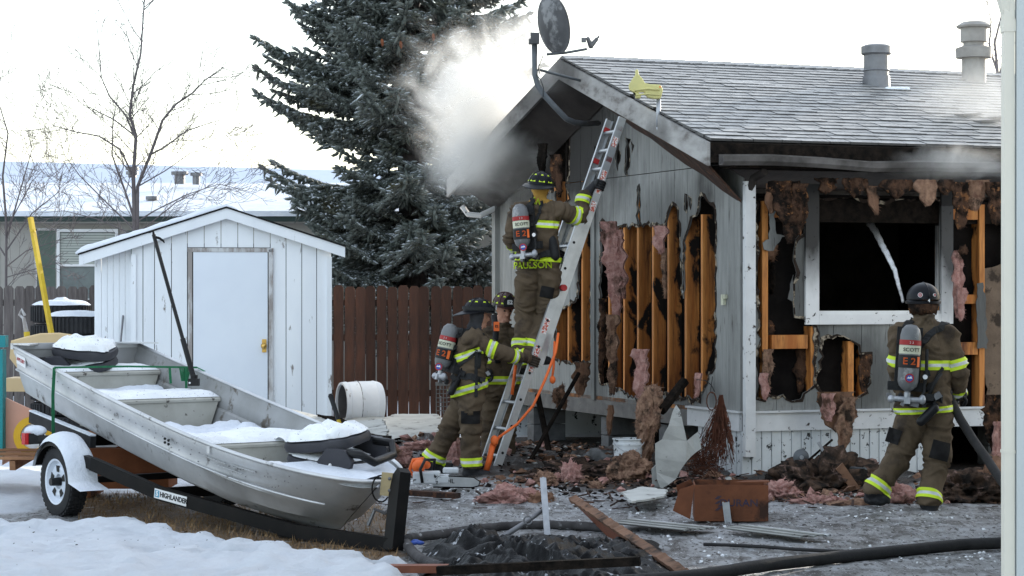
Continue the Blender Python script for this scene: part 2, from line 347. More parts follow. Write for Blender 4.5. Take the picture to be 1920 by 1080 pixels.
def frosted(m, edge_shade=(.028, .027, .027)):      # frost on upward faces; shade of the butt edges painted dark
    nt, b, out = last_color(m); L = nt.links.new; ge = node(nt, 'ShaderNodeNewGeometry'); sp = node(nt, 'ShaderNodeSeparateXYZ'); L(ge.outputs['True Normal'], sp.inputs[0])
    mr = node(nt, 'ShaderNodeMapRange'); mr.inputs[1].default_value = .5; mr.inputs[2].default_value = .8; L(sp.outputs[2], mr.inputs[0])
    mx = node(nt, 'ShaderNodeMix', data_type='RGBA'); L(mr.outputs[0], mx.inputs[0]); L(out, mx.inputs[7]); mx.inputs[6].default_value = c4(edge_shade); L(mx.outputs[2], b.inputs['Base Color'])
frosted(shingle)
def deep_char(m):      # char eats in from the hot inner edge of the studs
    nt, b, out = last_color(m); L = nt.links.new; tc = node(nt, 'ShaderNodeTexCoord'); sp = node(nt, 'ShaderNodeSeparateXYZ'); L(tc.outputs['Object'], sp.inputs[0]); ge = node(nt, 'ShaderNodeNewGeometry')
    mp = node(nt, 'ShaderNodeMapping'); mp.inputs['Scale'].default_value = (1.5, 1.5, 1.0); L(ge.outputs['Position'], mp.inputs[0]); nz = node(nt, 'ShaderNodeTexNoise', Scale=2.4, Detail=8, Roughness=.6, Distortion=.4); L(mp.outputs[0], nz.inputs[0])
    a = node(nt, 'ShaderNodeMath', operation='MULTIPLY_ADD'); L(nz.outputs[0], a.inputs[0]); a.inputs[1].default_value = .80; a.inputs[2].default_value = -.40
    s = node(nt, 'ShaderNodeMath', operation='ADD'); L(sp.outputs[0], s.inputs[0]); L(a.outputs[0], s.inputs[1]); mr = node(nt, 'ShaderNodeMapRange'); mr.inputs[1].default_value = .105; mr.inputs[2].default_value = .150; L(s.outputs[0], mr.inputs[0])
    mx = node(nt, 'ShaderNodeMix', data_type='RGBA'); L(mr.outputs[0], mx.inputs[0]); L(out, mx.inputs[6]); mx.inputs[7].default_value = (.010, .008, .007, 1); L(mx.outputs[2], b.inputs['Base Color'])
orangeb = orangew.copy(); orangeb.name = 'blocking_wood'
deep_char(orangew)
# ------------------------------------------------------------ house frame
HC = V((2.17, 21.0, 0)); HU = V((.934, .357, 0)).normalized(); HV = V((-HU.y, HU.x, 0))
def H(s, t, z): return HC + HU * s + HV * t + V((0, 0, z))
def ray(px, py): return V(((px - 960) / F, 1, (HY - py) / F))
def gpx(px, py, s=0.0):   # pixel -> (t, z) on the plane at s
    d = ray(px, py); p0 = H(s, 0, 0); k = (p0 - V((0, 0, 0))).dot(HU) / d.dot(HU); q = V((0, 0, CH)) + d * k
    return ((q - HC).dot(HV), q.z)
def lpx(px, py, t=0.0):   # pixel -> (s, z) on the long wall plane at t
    d = ray(px, py); p0 = H(0, t, 0); k = p0.dot(HV) / d.dot(HV); q = V((0, 0, CH)) + d * k
    return ((q - HC).dot(HU), q.z)
# ------------------------------------------------------------ ground
def gpoly(pts, z=0.0): return [tuple(G(x, y, z).xy) for x, y in pts]
snow_poly = gpoly([(-60, 962), (60, 972), (175, 968), (260, 965), (330, 978), (400, 990), (480, 1002), (560, 1012), (600, 1022), (650, 1018), (700, 1024), (760, 1020), (800, 1030)], .13) + [(-.9, 14.0), (-.6, 13.2), (-.5, 11.0), (-9, 11.0), (-9, 17.4)]
grass_poly = gpoly([(130, 915), (330, 895), (520, 915), (700, 940), (755, 985), (760, 1050), (640, 1070), (480, 1060), (330, 1030), (200, 1000), (130, 960)])
backsnow = gpoly([(-300, 865), (60, 880), (130, 905), (110, 940), (60, 960), (-300, 990)])
def sdist(p, poly):
    x, y = p; best = 9; n = len(poly)
    for i in range(n):
        ax, ay = poly[i]; bx, by = poly[(i + 1) % n]; dx, dy = bx - ax, by - ay
        t = max(0, min(1, ((x - ax) * dx + (y - ay) * dy) / (dx * dx + dy * dy + 1e-9)))
        best = min(best, math.hypot(ax + dx * t - x, ay + dy * t - y))
    return best if inside(p, poly) else -best
def sst(a, b, x): t = max(0, min(1, (x - a) / (b - a))); return t * t * (3 - 2 * t)
debris_c = [(0.35, 21.9, 1.6, 1.1, .16), (1.4, 21.7, 1.0, .9, .14), (3.0, 20.7, 1.2, .45, .14), (4.0, 19.8, 1.2, .9, .14), (-1.3, 23.4, 1.5, 1.1, .16), (-.4, 24, 1.2, 1.2, .12)]
_fr = random.Random(12); FOOT = []
for _p, _dx in (((-3.6, 15.6), .33), ((-2.4, 14.6), .36), ((-1.9, 14.3), -.35)):
    for _k in range(7):
        _x = _p[0] + _dx * _k + _fr.uniform(-.05, .05); _y = _p[1] - .13 * _k + (.12 if _k % 2 else -.12); FOOT.append((_x, _y, _fr.uniform(-.5, .5) + (0 if _dx > 0 else .4), _fr.uniform(.035, .06)))
def foot(x, y):
    s = 0
    for fx, fy, fa, fd in FOOT:
        dx, dy = x - fx, y - fy
        if abs(dx) < .3 and abs(dy) < .3:
            u = dx * math.cos(fa) + dy * math.sin(fa); v = -dx * math.sin(fa) + dy * math.cos(fa); r = (u / .15) ** 2 + (v / .065) ** 2; s -= fd * math.exp(-r ** 1.6); s += .014 * math.exp(-((math.sqrt(r) - 1.5) / .3) ** 2)
    return s
def gh(x, y):
    n = fbm(x, y, 0, 4, .9); e = sdist((x, y), snow_poly) + .10 * fbm(x, y, 3, 4, 2.2)
    sn = sst(-.02, .10, e)
    h = .012 * n + .02 * noise.noise(V((x * .5, y * .5, 4))) * 1.5
    h += sn * (.085 + .035 * fbm(x, y, 7, 4, 1.6) + .045 * fbm(x, y, 9, 4, 5) - .035 * max(0, .25 - abs(fbm(x, y, 12, 2, 2.6)))) + (.03 * sst(0, .15, e) * (1 - sst(.15, .55, e)))
    if sn > .5: h += foot(x, y)
    b = sdist((x, y), backsnow); h += sst(-.05, .25, b) * (.05 + .03 * fbm(x, y, 5, 4, 2))
    for cx, cy, rx, ry, hh in debris_c:
        d = math.hypot((x - cx) / rx, (y - cy) / ry)
        if d < 1: h += hh * (1 - d * d) ** 2 * (.8 + .9 * abs(fbm(x, y, 1, 4, 2.5)))
    if sn < .5 and b < 0: h += .012 * fbm(x, y, 2, 5, 5)
    return h
def build_ground():
    xs = np.arange(-6.2, 6.61, .04); ys = np.concatenate([np.arange(12.4, 18.0, .03), np.arange(18.0, 27.01, .055)]); nx, ny = len(xs), len(ys)
    vs = []; at = []
    for y in ys:
        for x in xs:
            ed = min((x + 6.2), (6.6 - x), (y - 12.4), (27 - y), .5) / .5
            vs.append((x, y, gh(x, y) * ed + (.0 if ed > 0 else 0)))
            e = sdist((x, y), snow_poly) + .10 * fbm(x, y, 3, 4, 2.2)
            b = sdist((x, y), backsnow) + .12 * fbm(x, y, 4, 4, 2)
            g = sdist((x, y), grass_poly) + .12 * fbm(x, y, 6, 4, 3)
            p = V((x, y, 0)) - HC; s_, t_ = p.dot(HU), p.dot(HV)
            dh = math.hypot(max(0, -s_), max(0, -t_)) if not (s_ > 0 and t_ > 0) else 0
            so = 1 - sst(.8, 3.4, dh + .6 * fbm(x, y, 8, 4, 1.2))
            left = sst(-2.0, -3.6, x + .5 * fbm(x, y, 2, 3, 1))
            at.append((max(sst(-.02, .05, e), sst(-.05, .1, b), left if y > 19.5 else 0), sst(-.02, .08, g), so))
    fs = [(j * nx + i, j * nx + i + 1, (j + 1) * nx + i + 1, (j + 1) * nx + i) for j in range(ny - 1) for i in range(nx - 1)]
    # apron out to the horizon
    n0 = len(vs); X0, X1, Y0, Y1 = xs[0], xs[-1], ys[0], ys[-1]; B = 1500
    vs += [(X0, Y0, 0), (X1, Y0, 0), (X1, Y1, 0), (X0, Y1, 0), (-B, -B, 0), (B, -B, 0), (B, B, 0), (-B, B, 0)]
    at += [(.9, 0, .0)] * 8
    fs += [(n0 + 4, n0 + 5, n0 + 1, n0), (n0 + 5, n0 + 6, n0 + 2, n0 + 1), (n0 + 6, n0 + 7, n0 + 3, n0 + 2), (n0 + 7, n0 + 4, n0, n0 + 3)]
    me = bpy.data.meshes.new('ground'); me.from_pydata(vs, [], fs)
    ca = me.color_attributes.new('zone', 'FLOAT_COLOR', 'POINT'); ca.data.foreach_set('color', np.array([(a, b, c, 1) for a, b, c in at], dtype=np.float32).ravel())
    me.polygons.foreach_set('use_smooth', [True] * len(fs))
    m = bpy.data.materials.new('yard_ground'); m.use_nodes = True; nt = m.node_tree; L = nt.links.new; b = nt.nodes['Principled BSDF']
    ge = node(nt, 'ShaderNodeNewGeometry'); pos = ge.outputs['Position']
    va = node(nt, 'ShaderNodeVertexColor', layer_name='zone'); sp = node(nt, 'ShaderNodeSeparateColor'); L(va.outputs[0], sp.inputs[0])
    def nz(sc, det=8, r=.62, st=None):
        n = node(nt, 'ShaderNodeTexNoise', Scale=sc, Detail=det, Roughness=r)
        if st: mp = node(nt, 'ShaderNodeMapping'); mp.inputs['Scale'].default_value = st; L(pos, mp.inputs[0]); L(mp.outputs[0], n.inputs[0])
        else: L(pos, n.inputs[0])
        return n.outputs[0]
    def mr(s, a, c, o0=0, o1=1): n = node(nt, 'ShaderNodeMapRange'); n.inputs[1].default_value = a; n.inputs[2].default_value = c; n.inputs[3].default_value = o0; n.inputs[4].default_value = o1; L(s, n.inputs[0]); return n.outputs[0]
    def mix(f, a, c):
        n = node(nt, 'ShaderNodeMix', data_type='RGBA'); L(f, n.inputs[0])
        for k, q in ((6, a), (7, c)):
            if isinstance(q, tuple): n.inputs[k].default_value = c4(q)
            else: L(q, n.inputs[k])
        return n.outputs[2]
    slush = mix(mr(nz(1.6), .35, .62), (.46, .46, .47), (.17, .165, .16))
    slush = mix(mr(nz(9, st=(1, .5, 1)), .50, .60), slush, (.46, .47, .49))
    slush = mix(mr(nz(3, st=(1, .45, 1)), .53, .64), slush, (.055, .048, .043))
    slush = mix(mr(nz(30, st=(1, .4, 1)), .55, .60), slush, (.03, .025, .022))
    slush = mix(mr(nz(45, st=(1, .4, 1)), .60, .63), slush, (.6, .61, .62))
    mud = mix(mr(nz(5), .4, .6), (.022, .019, .017), (.06, .045, .036)); mud = mix(mr(nz(16), .60, .66), mud, (.20, .18, .17))
    sf = node(nt, 'ShaderNodeMath', operation='ADD'); L(sp.outputs[2], sf.inputs[0]); L(mr(nz(3), .3, .7, -.35, .35), sf.inputs[1])
    col = mix(mr(sf.outputs[0], .35, .7), slush, mud)
    gr = mix(mr(nz(26, st=(1, 1, 1)), .35, .65), (.24, .15, .075), (.09, .055, .03)); gr = mix(mr(nz(9), .60, .66), gr, (.5, .5, .5))
    col = mix(sp.outputs[1], col, gr)
    sn = mix(mr(nz(4), .35, .65), (.84, .87, .92), (.78, .82, .88)); sn = mix(mr(nz(40), .70, .73), sn, (.22, .2, .19)); sn = mix(mr(nz(2.2), .62, .8), sn, (.62, .65, .7))
    col = mix(sp.outputs[0], col, sn); L(col, b.inputs['Base Color']); b.inputs['Roughness'].default_value = .6
    L(mr(sp.outputs[0], 0, 1, .42, .7), b.inputs['Roughness'])
    bp = node(nt, 'ShaderNodeBump', Strength=1.0, Distance=.045); L(nz(22, 12, .8), bp.inputs['Height']); L(bp.outputs[0], b.inputs['Normal'])
    me.materials.append(m); o = bpy.data.objects.new('ground', me); COL.objects.link(o); o['kind'] = 'structure'
build_ground()
# dry grass under the boat
m = MB()
for i in range(9000):
    x, y = random.uniform(-4.2, -.6), random.uniform(14.5, 19.5)
    if sdist((x, y), grass_poly) < -.05 + .1 * random.random() or sdist((x, y), snow_poly) > 0: continue
    a = random.uniform(0, 2 * PI); l = random.uniform(.03, .08); z = gh(x, y); dx, dy = math.cos(a), math.sin(a); k = random.uniform(.3, 1.3)
    m.add([(x - dy * .004, y + dx * .004, z - .01), (x + dy * .004, y - dx * .004, z - .01), (x + dx * l * k, y + dy * l * k, z + l * .7)], [(0, 1, 2)])
m.build('dry_grass', drygrass, kind='stuff')

# ------------------------------------------------------------ the burning house
house = thing('mobile_home', 'fire damaged grey mobile home with stripped siding, smoking eaves and frosted shingle roof', 'house', HC)
GW, EA, RO = 6.6, .3, .5; SL = .308; ZE = 3.14; HL = 12.0
def roofz(t): return ZE + SL * (t + EA if t < GW / 2 else GW + EA - t)
wtop = 2.62
ap = H(0, GW / 2, 0)
soot(siding, [(*H(0, 4.2, 3.5), 1.0, 2.2, 1.1, .93), (*H(0, 5.6, 3.0), .9, 1.3, .5, .75), (*H(0, 3.9, 2.6), .25, .35, 1.0, .9), (*H(2.4, 0, 2.7), 3.2, .5, .35, .95), (*H(0, 3.0, 3.75), .6, .9, .3, .7), (*H(.6, 0, 1.6), .55, .4, 1.0, .62), (*H(1.25, 0, 1.0), .45, .4, .5, .6), (*H(2.5, 0, 1.5), .5, .4, 1.0, .6), (*H(0, 1.6, 2.35), .5, 1.3, .5, .5), (*H(0, 1.2, .75), .4, 1.2, .25, .6), (*H(0, 3.5, 1.2), .4, .6, 1.0, .5)])
soot(barge, [(*H(-.5, 3.9, 4.1), .9, 1.7, .55, .75), (*H(-.5, 5.5, 3.5), .8, 1.8, .6, .6), (*H(-.5, .8, 3.2), .3, .3, .3, .5)], amp=.5)
gh_px = [
 [(1126, 418), (1158, 425), (1175, 425), (1220, 424), (1247, 423), (1253, 401), (1262, 383), (1272, 393), (1276, 440), (1277, 540), (1282, 560), (1283, 455), (1294, 421), (1308, 397), (1316, 364), (1325, 377), (1341, 392), (1341, 690), (1329, 698), (1318, 731), (1312, 747), (1280, 747), (1251, 737), (1239, 731), (1219, 747), (1186, 747), (1168, 731), (1141, 719), (1125, 715), (1127, 600)],
 [(1092, 418), (1108, 424), (1107, 676), (1070, 681), (1040, 672), (1042, 585), (1068, 575), (1084, 560), (1088, 480)],
 [(996, 262), (1015, 250), (1040, 232), (1068, 238), (1067, 330), (1060, 345), (1068, 372), (1058, 380), (1057, 470), (1040, 470), (1042, 360), (1000, 350), (1008, 300)],
 [(1158, 262), (1162, 300), (1158, 320), (1154, 300)], [(1173, 260), (1181, 262), (1180, 300), (1176, 330), (1170, 318), (1174, 300)], [(1184, 262), (1190, 275), (1186, 285)],
 [(1196, 346), (1199, 345), (1200, 424), (1196, 424)],
 [(1285, 365), (1288, 366), (1288, 395), (1285, 392)], [(1292, 372), (1296, 372), (1294, 392)]]
gholes = [jag([gpx(*p) for p in pl], .05, .018, i) for i, pl in enumerate(gh_px)]
zj = gpx(1200, 327)[1]     # horizontal joint of the gable
def gm(x, y, d): return H(d, x, y)
x = 0.0; zb = .58
while x < GW - .01:
    x1 = min(x + .305, GW)
    for k, (a, b_) in enumerate(((zb, zj - .004), (zj + .004, 9))):
        if k == 0: outer = [(x + .003, a), (x1 - .003, a), (x1 - .003, min(b_, roofz(x1) - .42)), (x + .003, min(b_, roofz(x) - .42))]
        else:
            if roofz((x + x1) / 2) - .2 < a + .02: continue
            zl, zr = max(a + .001, roofz(x) - .2), max(a + .001, roofz(x1) - .2)
            outer = [(x + .003, a), (x1 - .003, a), (x1 - .003, zr), (x + .003, zl)]
        hs = [h for h in gholes if min(p[0] for p in h) < x1 and max(p[0] for p in h) > x]
        for q_ in islands(sheet(outer, hs, gm, .012)): q_.build('siding_panel', siding, house)
    
    x = x1
mb = MB()
mb.box(H(.02, GW / 2, 1.6), (.006, GW - .1, 2.0), frame(V((0, 0, 1)), HV)) if False else None
# studs, plates of the gable
def stud_mesh(h, w_=.042, d=.14):
    m = MB(); n = 8
    for i in range(n):
        pass
    m.box((d / 2, 0, h / 2), (d, w_, h)); me = bpy.data.meshes.new('stud'); me.from_pydata(m.v, [], m.f); me.materials.append(orangew); return me
smesh = stud_mesh(1.0); yaw = math.atan2(HU.y, HU.x); cmesh = smesh.copy(); cmesh.materials.clear(); cmesh.materials.append(char)
def stud(s, t, z0, z1, along='g', me=smesh, wx=1, dx=1, name='stud'):
    o = bpy.data.objects.new(name, me); COL.objects.link(o); o.parent = house
    o.location = H(s, t, z0) - HC; o.rotation_euler = (0, 0, yaw + (PI / 2 if along == 'l' else 0)); o.scale = (dx, wx, z1 - z0); WOFF[o.name] = HC
    return o
t = .30
ST = [gpx(p, 600, .014)[0] for p in (1316, 1285.5, 1253, 1224, 1196, 1170, 1142)]
for i, tt in enumerate(ST): stud(.014, tt, .62, 2.5 + .12 * (i > 1) + .1 * (i > 3), dx=[1, 1, 1.0, 1, 1, 1, 1][i])
for tt in (3.55,): stud(.014, tt, .62, 2.9, me=cmesh)
for tt in (3.95, 4.35, 4.75): stud(.014, tt, .62, 3.0)
for tt in (5.15, 5.55, 5.95, 6.35): stud(.014, tt, .62, 2.6, me=cmesh)
for tt in (3.7, 4.0, 4.4, 4.8): stud(.014, tt, 2.72, 3.6, me=cmesh)
m = MB(); m.bar(H(.07, 0, .60), H(.07, GW, .60), .14, .04); m.build('sill_plate', orangeb, house)
# marriage-line trim
m = MB(); q = gpx(1114, 600)[0]; m.box(H(-.012, q, 1.95), (.10, .02, 2.75), frame((0, 0, 1), HU)); m.build('trim_board', siding, house)
# dark inner lining (gable and long wall) and room
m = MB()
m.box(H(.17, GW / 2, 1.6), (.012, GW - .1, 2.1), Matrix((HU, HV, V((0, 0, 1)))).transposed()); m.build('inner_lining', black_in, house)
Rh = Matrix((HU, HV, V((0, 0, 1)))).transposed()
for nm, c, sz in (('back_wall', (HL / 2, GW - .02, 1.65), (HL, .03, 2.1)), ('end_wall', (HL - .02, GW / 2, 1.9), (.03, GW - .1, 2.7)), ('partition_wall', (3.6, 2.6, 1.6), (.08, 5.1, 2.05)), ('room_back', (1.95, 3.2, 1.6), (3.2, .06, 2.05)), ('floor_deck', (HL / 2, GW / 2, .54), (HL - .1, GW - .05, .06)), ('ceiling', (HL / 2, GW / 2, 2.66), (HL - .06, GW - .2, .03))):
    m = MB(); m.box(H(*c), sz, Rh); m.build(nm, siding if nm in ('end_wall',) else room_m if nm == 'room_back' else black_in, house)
# ---- long wall
lh_px = [
 [(1418, 352), (1419, 436), (1425, 483), (1420, 523), (1423, 556), (1427, 600), (1423, 646), (1421, 700), (1423, 742), (1432, 748), (1440, 738), (1450, 742), (1468, 740), (1484, 750), (1500, 745), (1514, 730), (1524, 722), (1526, 690), (1526, 612), (1505, 600), (1488, 596), (1488, 458), (1511, 428), (1516, 385), (1518, 352), (1512, 342), (1430, 342)],
 [(1544, 636), (1579, 632), (1583, 628), (1596, 640), (1608, 650), (1612, 662), (1627, 668), (1630, 705), (1625, 740), (1612, 742), (1600, 752), (1570, 760), (1540, 745), (1533, 700), (1541, 690)],
 [(1783, 342), (1895, 342), (1895, 783), (1812, 790), (1800, 760), (1803, 700), (1797, 660), (1786, 620), (1784, 480)],
 [(1512, 342), (1784, 342), (1784, 372), (1760, 366), (1690, 370), (1650, 378), (1600, 366), (1532, 370), (1514, 368)]]
lholes = [jag([lpx(*p) for p in pl], .05, .018, 20 + i) for i, pl in enumerate(lh_px)]
wa, wb = lpx(1533, 366), lpx(1762, 588); winpoly = [(wa[0], wa[1] + .1), (wb[0], wa[1] + .1), (wb[0], wb[1]), (wa[0], wb[1])]
def lm(x, y, d): return H(x, d, y)
def rims(holes, mapf, lo, hi, seed0):
    for k, h in enumerate(holes):
        rr = random.Random(seed0 + k); n = len(h); ar = sum(h[i][0] * h[(i + 1) % n][1] - h[(i + 1) % n][0] * h[i][1] for i in range(n)); sg = 1 if ar > 0 else -1; out = []; big = abs(ar) > .08
        for i in range(n):
            t_ = (V(h[(i + 1) % n]) - V(h[i - 1])); t_.normalize(); nn = V((t_.y, -t_.x)) * sg; w_ = (.006 + .030 * max(0, .5 + noise.noise(V((h[i][0] * 7, h[i][1] * 5, seed0))) * 1.5) + rr.uniform(0, .012)) * (1 if big else .5); q = V(h[i]) + nn * w_; out.append((min(max(q.x, lo[0]), hi[0]), min(max(q.y, lo[1]), hi[1])))
        sheet(out, [h], mapf, -.003).build('scorched_edge', edge_m, house)
rims(gholes, lambda x, y, d: H(d - .002, x, y), (.02, .6), (GW, 3.9), 40)
rims(lholes, lambda x, y, d: H(x, d - .002, y), (.05, .6), (HL, 2.64), 80)
x = 0.04
while x < HL - .01:
    x1 = min(x + .305, HL); outer = [(x + .003, .57), (x1 - .003, .57), (x1 - .003, 2.64), (x + .003, 2.64)]
    hs = [h for h in lholes + [winpoly] if min(p[0] for p in h) < x1 and max(p[0] for p in h) > x]
    for q_ in islands(sheet(outer, hs, lm, .012)): q_.build('siding_panel', siding, house)
    x = x1
for px_ in (1431, 1522, 1592, 1618, 1769, 1838):
    s_ = lpx(px_, 600, .014)[0]; z1 = 1.25 if px_ in (1522, 1592, 1618) else 2.6
    if px_ in (1522,): z1 = lpx(1522, 612)[1]
    if px_ in (1592,): z1 = lpx(1592, 640)[1]
    stud(s_ + .02, .014, .6, z1, 'l', wx=1.4 if px_ != 1618 else 1)
def rail(pa, pb, hh, mm=orangeb, d=.014, nm='blocking'):
    a = lpx(*pa, d); b = lpx(*pb, d); m = MB(); m.box(H((a[0] + b[0]) / 2, d + .05, (a[1] + b[1]) / 2), (abs(b[0] - a[0]), .09, hh), Rh); m.build(nm, mm, house)
rail((1448, 641), (1515, 641), .13); rail((1783, 402), (1834, 402), .10, nm='header'); rail((1793, 652), (1834, 655), .12); rail((1450, 396), (1500, 396), .12, nm='blocking')
rail((1783, 560), (1834, 562), .09, nm='blocking')
m = MB(); a = lpx(1420, 355, .03); b = lpx(1890, 355, .03); m.box(H((a[0] + b[0]) / 2, .10, 2.52), (b[0] - a[0] + .3, .1, .22), Rh); m.build('header', char, house)
for s_ in (.15, .18): pass
for s_, z0 in ((3.4, .6), (3.0, .6)): stud(s_, .014, z0, 2.6, 'l')
# interior face lining either side of the window, seen through the holes
m = MB()
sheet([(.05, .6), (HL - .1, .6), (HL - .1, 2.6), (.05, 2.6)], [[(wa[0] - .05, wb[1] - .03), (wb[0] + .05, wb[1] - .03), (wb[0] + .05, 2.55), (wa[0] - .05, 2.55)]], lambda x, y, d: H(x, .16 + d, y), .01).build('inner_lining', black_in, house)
# tan sheathing right of the window
pl = jag([lpx(*p, .03) for p in [(1846, 505), (1860, 498), (1900, 490), (1900, 790), (1850, 790), (1846, 700), (1843, 600)]], .05, .015, 77)
sheathing_m = mat('scorched_sheathing', (.17, .12, .085), (.12, .085, .06), rough=.85, scale=6, bump=.3, c3=(.04, .028, .02), c3s=5, c3lo=.54, c3hi=.62)
sheet(pl, [], lambda x, y, d: H(x, .03 + d, y), .012).build('sheathing', sheathing_m, house)
for pl, sd_ in (([(1832, 532), (1842, 530), (1848, 560), (1850, 600), (1851, 654), (1834, 654), (1832, 600)], 5), ([(1442, 378), (1452, 372), (1461, 385), (1452, 405), (1456, 440), (1473, 442), (1462, 452), (1450, 470), (1432, 468), (1430, 455), (1443, 448), (1444, 410)], 6), ([(1476, 560), (1488, 515), (1488, 565), (1484, 566)], 8)):
    sheet(jag([lpx(*p, -.03) for p in pl], .04, .008, sd_), [], lambda x, y, d: H(x, -.03 + d, y), .01).build('torn_siding', siding, house)
# window frame: four trim boards, each a part, and inner sash
win = MB(); a0, a1 = lpx(1508, 345), lpx(1784, 607)
wtr = mat('window_trim_paint', (.70, .69, .68), (.62, .61, .6), rough=.55, scale=4, bump=.08, c3=(.03, .025, .022), c3s=16, c3lo=.62, c3hi=.65)
soot(wtr, [(*H(a0[0] + .05, 0, 2.62), .35, .35, .85, .97), (*H(a1[0], 0, 2.55), .3, .3, 1.0, .93), (*H(wa[0] + .02, 0, 2.15), .06, .05, .55, .8), (*H(2, 0, 2.68), 2.2, .6, .2, 1)], amp=.35)
win.box(H((a0[0] + wa[0]) / 2, -.018, (a0[1] + a1[1]) / 2), (wa[0] - a0[0], .03, a0[1] - a1[1]), Rh)
wfo = win.build('window', wtr, house)
for c, sz in (((a1[0] + wb[0]) / 2, (a0[1] + a1[1]) / 2), (a1[0] - wb[0], a0[1] - a1[1])), (((wa[0] + wb[0]) / 2, (a1[1] + wb[1]) / 2), (wb[0] - wa[0] - .004, wb[1] - a1[1])):
    m = MB(); m.box(H(c[0], -.018, c[1]), (sz[0], .03, sz[1]), Rh); m.build('frame', wtr, wfo)
m = MB(); m.box(H((wa[0] + wb[0]) / 2, .05, wb[1] + .015), (wb[0] - wa[0], .12, .03), Rh); m.build('sill', wtr, wfo)
for sx in (wa[0] + .012, wb[0] - .012): m = MB(); m.box(H(sx, .03, (wb[1] + wa[1]) / 2 - .1), (.02, .04, wa[1] - wb[1] - .35), Rh); m.build('sash', wtr, wfo)
# corner post / downspout, white
m = MB(); zc = lpx(1398, 350, -.05)[1]; m.box(H(.035, -.05, (zc + .15) / 2 + .05), (.105, .06, zc - .15), Rh); dsp = m.build('downspout', white_t, house)
m = MB()
m.tube([H(.035, -.05, zc - .02), H(.06, -.1, zc + .08), H(.10, -.24, 2.86)], .04, 8); m.build('downspout_elbow', soffit_m, house)
# belt board and skirting
m = MB(); m.box(H(HL / 2, -.02, .52), (HL, .035, .17), Rh); m.build('belt_board', white_t, house)
m = MB(); m.box(H(HL / 2, -.03, .615), (HL, .06, .018), Rh); m.build('belt_cap', white_t, house)
x = -.02
while x < 12:
    if not (2.05 < x < 3.6):
        m = MB(); m.box(H(x + .05, -.004, .20), (.094, .012, .47), Rh); m.box(H(x + .003, -.012, .20), (.012, .016, .47), Rh); m.build('skirting_panel', skirtm, house)
    x += .105
# gable side rim and remaining skirt
m = MB(); m.bar(H(-.02, 0.02, .52), H(-.02, 1.15, .52), .035, .17, (0, 0, 1)); m.bar(H(-.03, 0, .615), H(-.03, 1.15, .615), .06, .018); m.build('belt_board', white_t, house)
rimm = mat('weathered_rim', (.16, .15, .14), (.1, .095, .09), rough=.85, scale=6, bump=.4)
m = MB(); m.bar(H(.02, 1.15, .50), H(.02, GW, .50), .04, .16); m.build('rim_joist', rimm, house)
x = .02
while x < .9:
    m = MB(); m.box(H(-.004, x + .05, .20), (.012, .094, .47), Rh); m.box(H(-.012, x + .003, .20), (.016, .012, .47), Rh); m.build('skirting_panel', skirtm, house); x += .105
for s_, t_ in ((.25, 1.9), (.25, 3.4), (.25, 5.6), (2.4, 1.0), (3.2, .6)):
    for k in range(2 if t_ < 3 else 2):
        m = MB(); m.box(H(s_, t_, .10 + .2 * k), (.4, .2, .19), Rh); m.build('concrete_block', concr, house)
for s_ in (1.2, 3.5): 
    m = MB(); m.bar(H(s_, .2, .42), H(s_, GW - .2, .42), .1, .16); m.build('floor_beam', char, house)
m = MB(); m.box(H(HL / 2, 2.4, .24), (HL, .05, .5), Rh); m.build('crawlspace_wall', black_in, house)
m = MB(); m.box(H(HL / 2, GW, .27), (HL, .03, .54), Rh); m.build('rear_skirting', skirtm, house)
# ---- roof
rdeck = MB()
for t0, t1 in ((-EA, GW / 2), (GW / 2, GW + EA)):
    z0, z1 = roofz(t0), roofz(t1)
    vs = [H(s, t, z - dz) for s, t, z in ((-RO, t0, z0), (HL + .4, t0, z0), (HL + .4, t1, z1), (-RO, t1, z1)) for dz in (.02, .07)]
    rdeck.add(vs, [(0, 2, 4, 6), (1, 7, 5, 3), (0, 1, 3, 2), (2, 3, 5, 4), (4, 5, 7, 6), (6, 7, 1, 0)])
roof = rdeck.build('roof', soffit_m, house)
# shingles on the camera-side slope
ca = math.atan(SL); Rr = Rh @ Matrix.Rotation(ca, 3, 'X'); nrow = 26; slen = (GW / 2 + EA) / math.cos(ca); ex = slen / nrow
sh = []; far = MB()
rnd = random.Random(3); quat = (Rh @ Matrix.Rotation(ca - .055, 3, 'X')).to_euler()
for r in range(nrow):
    s = -RO - ((r * .115) % .24); 
    while s < HL + .4:
        wdt = rnd.choice((.20, .22, .26, .30)); a = max(s, -RO - .01); b = min(s + wdt, HL + .4)
        if b - a > .03:
            tt = -EA + (r + .5) * ex * math.cos(ca) - .01; c = H((a + b) / 2, tt, roofz(tt) + .004)
            vis = (a < 2.9 + .085 * 26 * 0 + tt * .75)
            sh.append((vis, c, b - a - .006, rnd.random()))
        s += wdt
pz = MB(); pz.box((0, 0, 0), (1, ex + .03, .028)); sme = bpy.data.meshes.new('shingle'); sme.from_pydata(pz.v, [], pz.f); sme.materials.append(shingle)
cnt = 0
sh.sort(key=lambda q: q[1].y)
for vis, c, wd, rr in sh:
    th = .7 + .45 * (rr ** 2)
    if vis and cnt < 298:
        cnt += 1; o = bpy.data.objects.new('shingle', sme); COL.objects.link(o); o.parent = roof; o.location = c - HC; o.rotation_euler = quat; o.scale = (wd, 1, th)
    else:
        Q = quat.to_matrix(); far.box(c, (wd, ex + .03, .018 * th), Q)
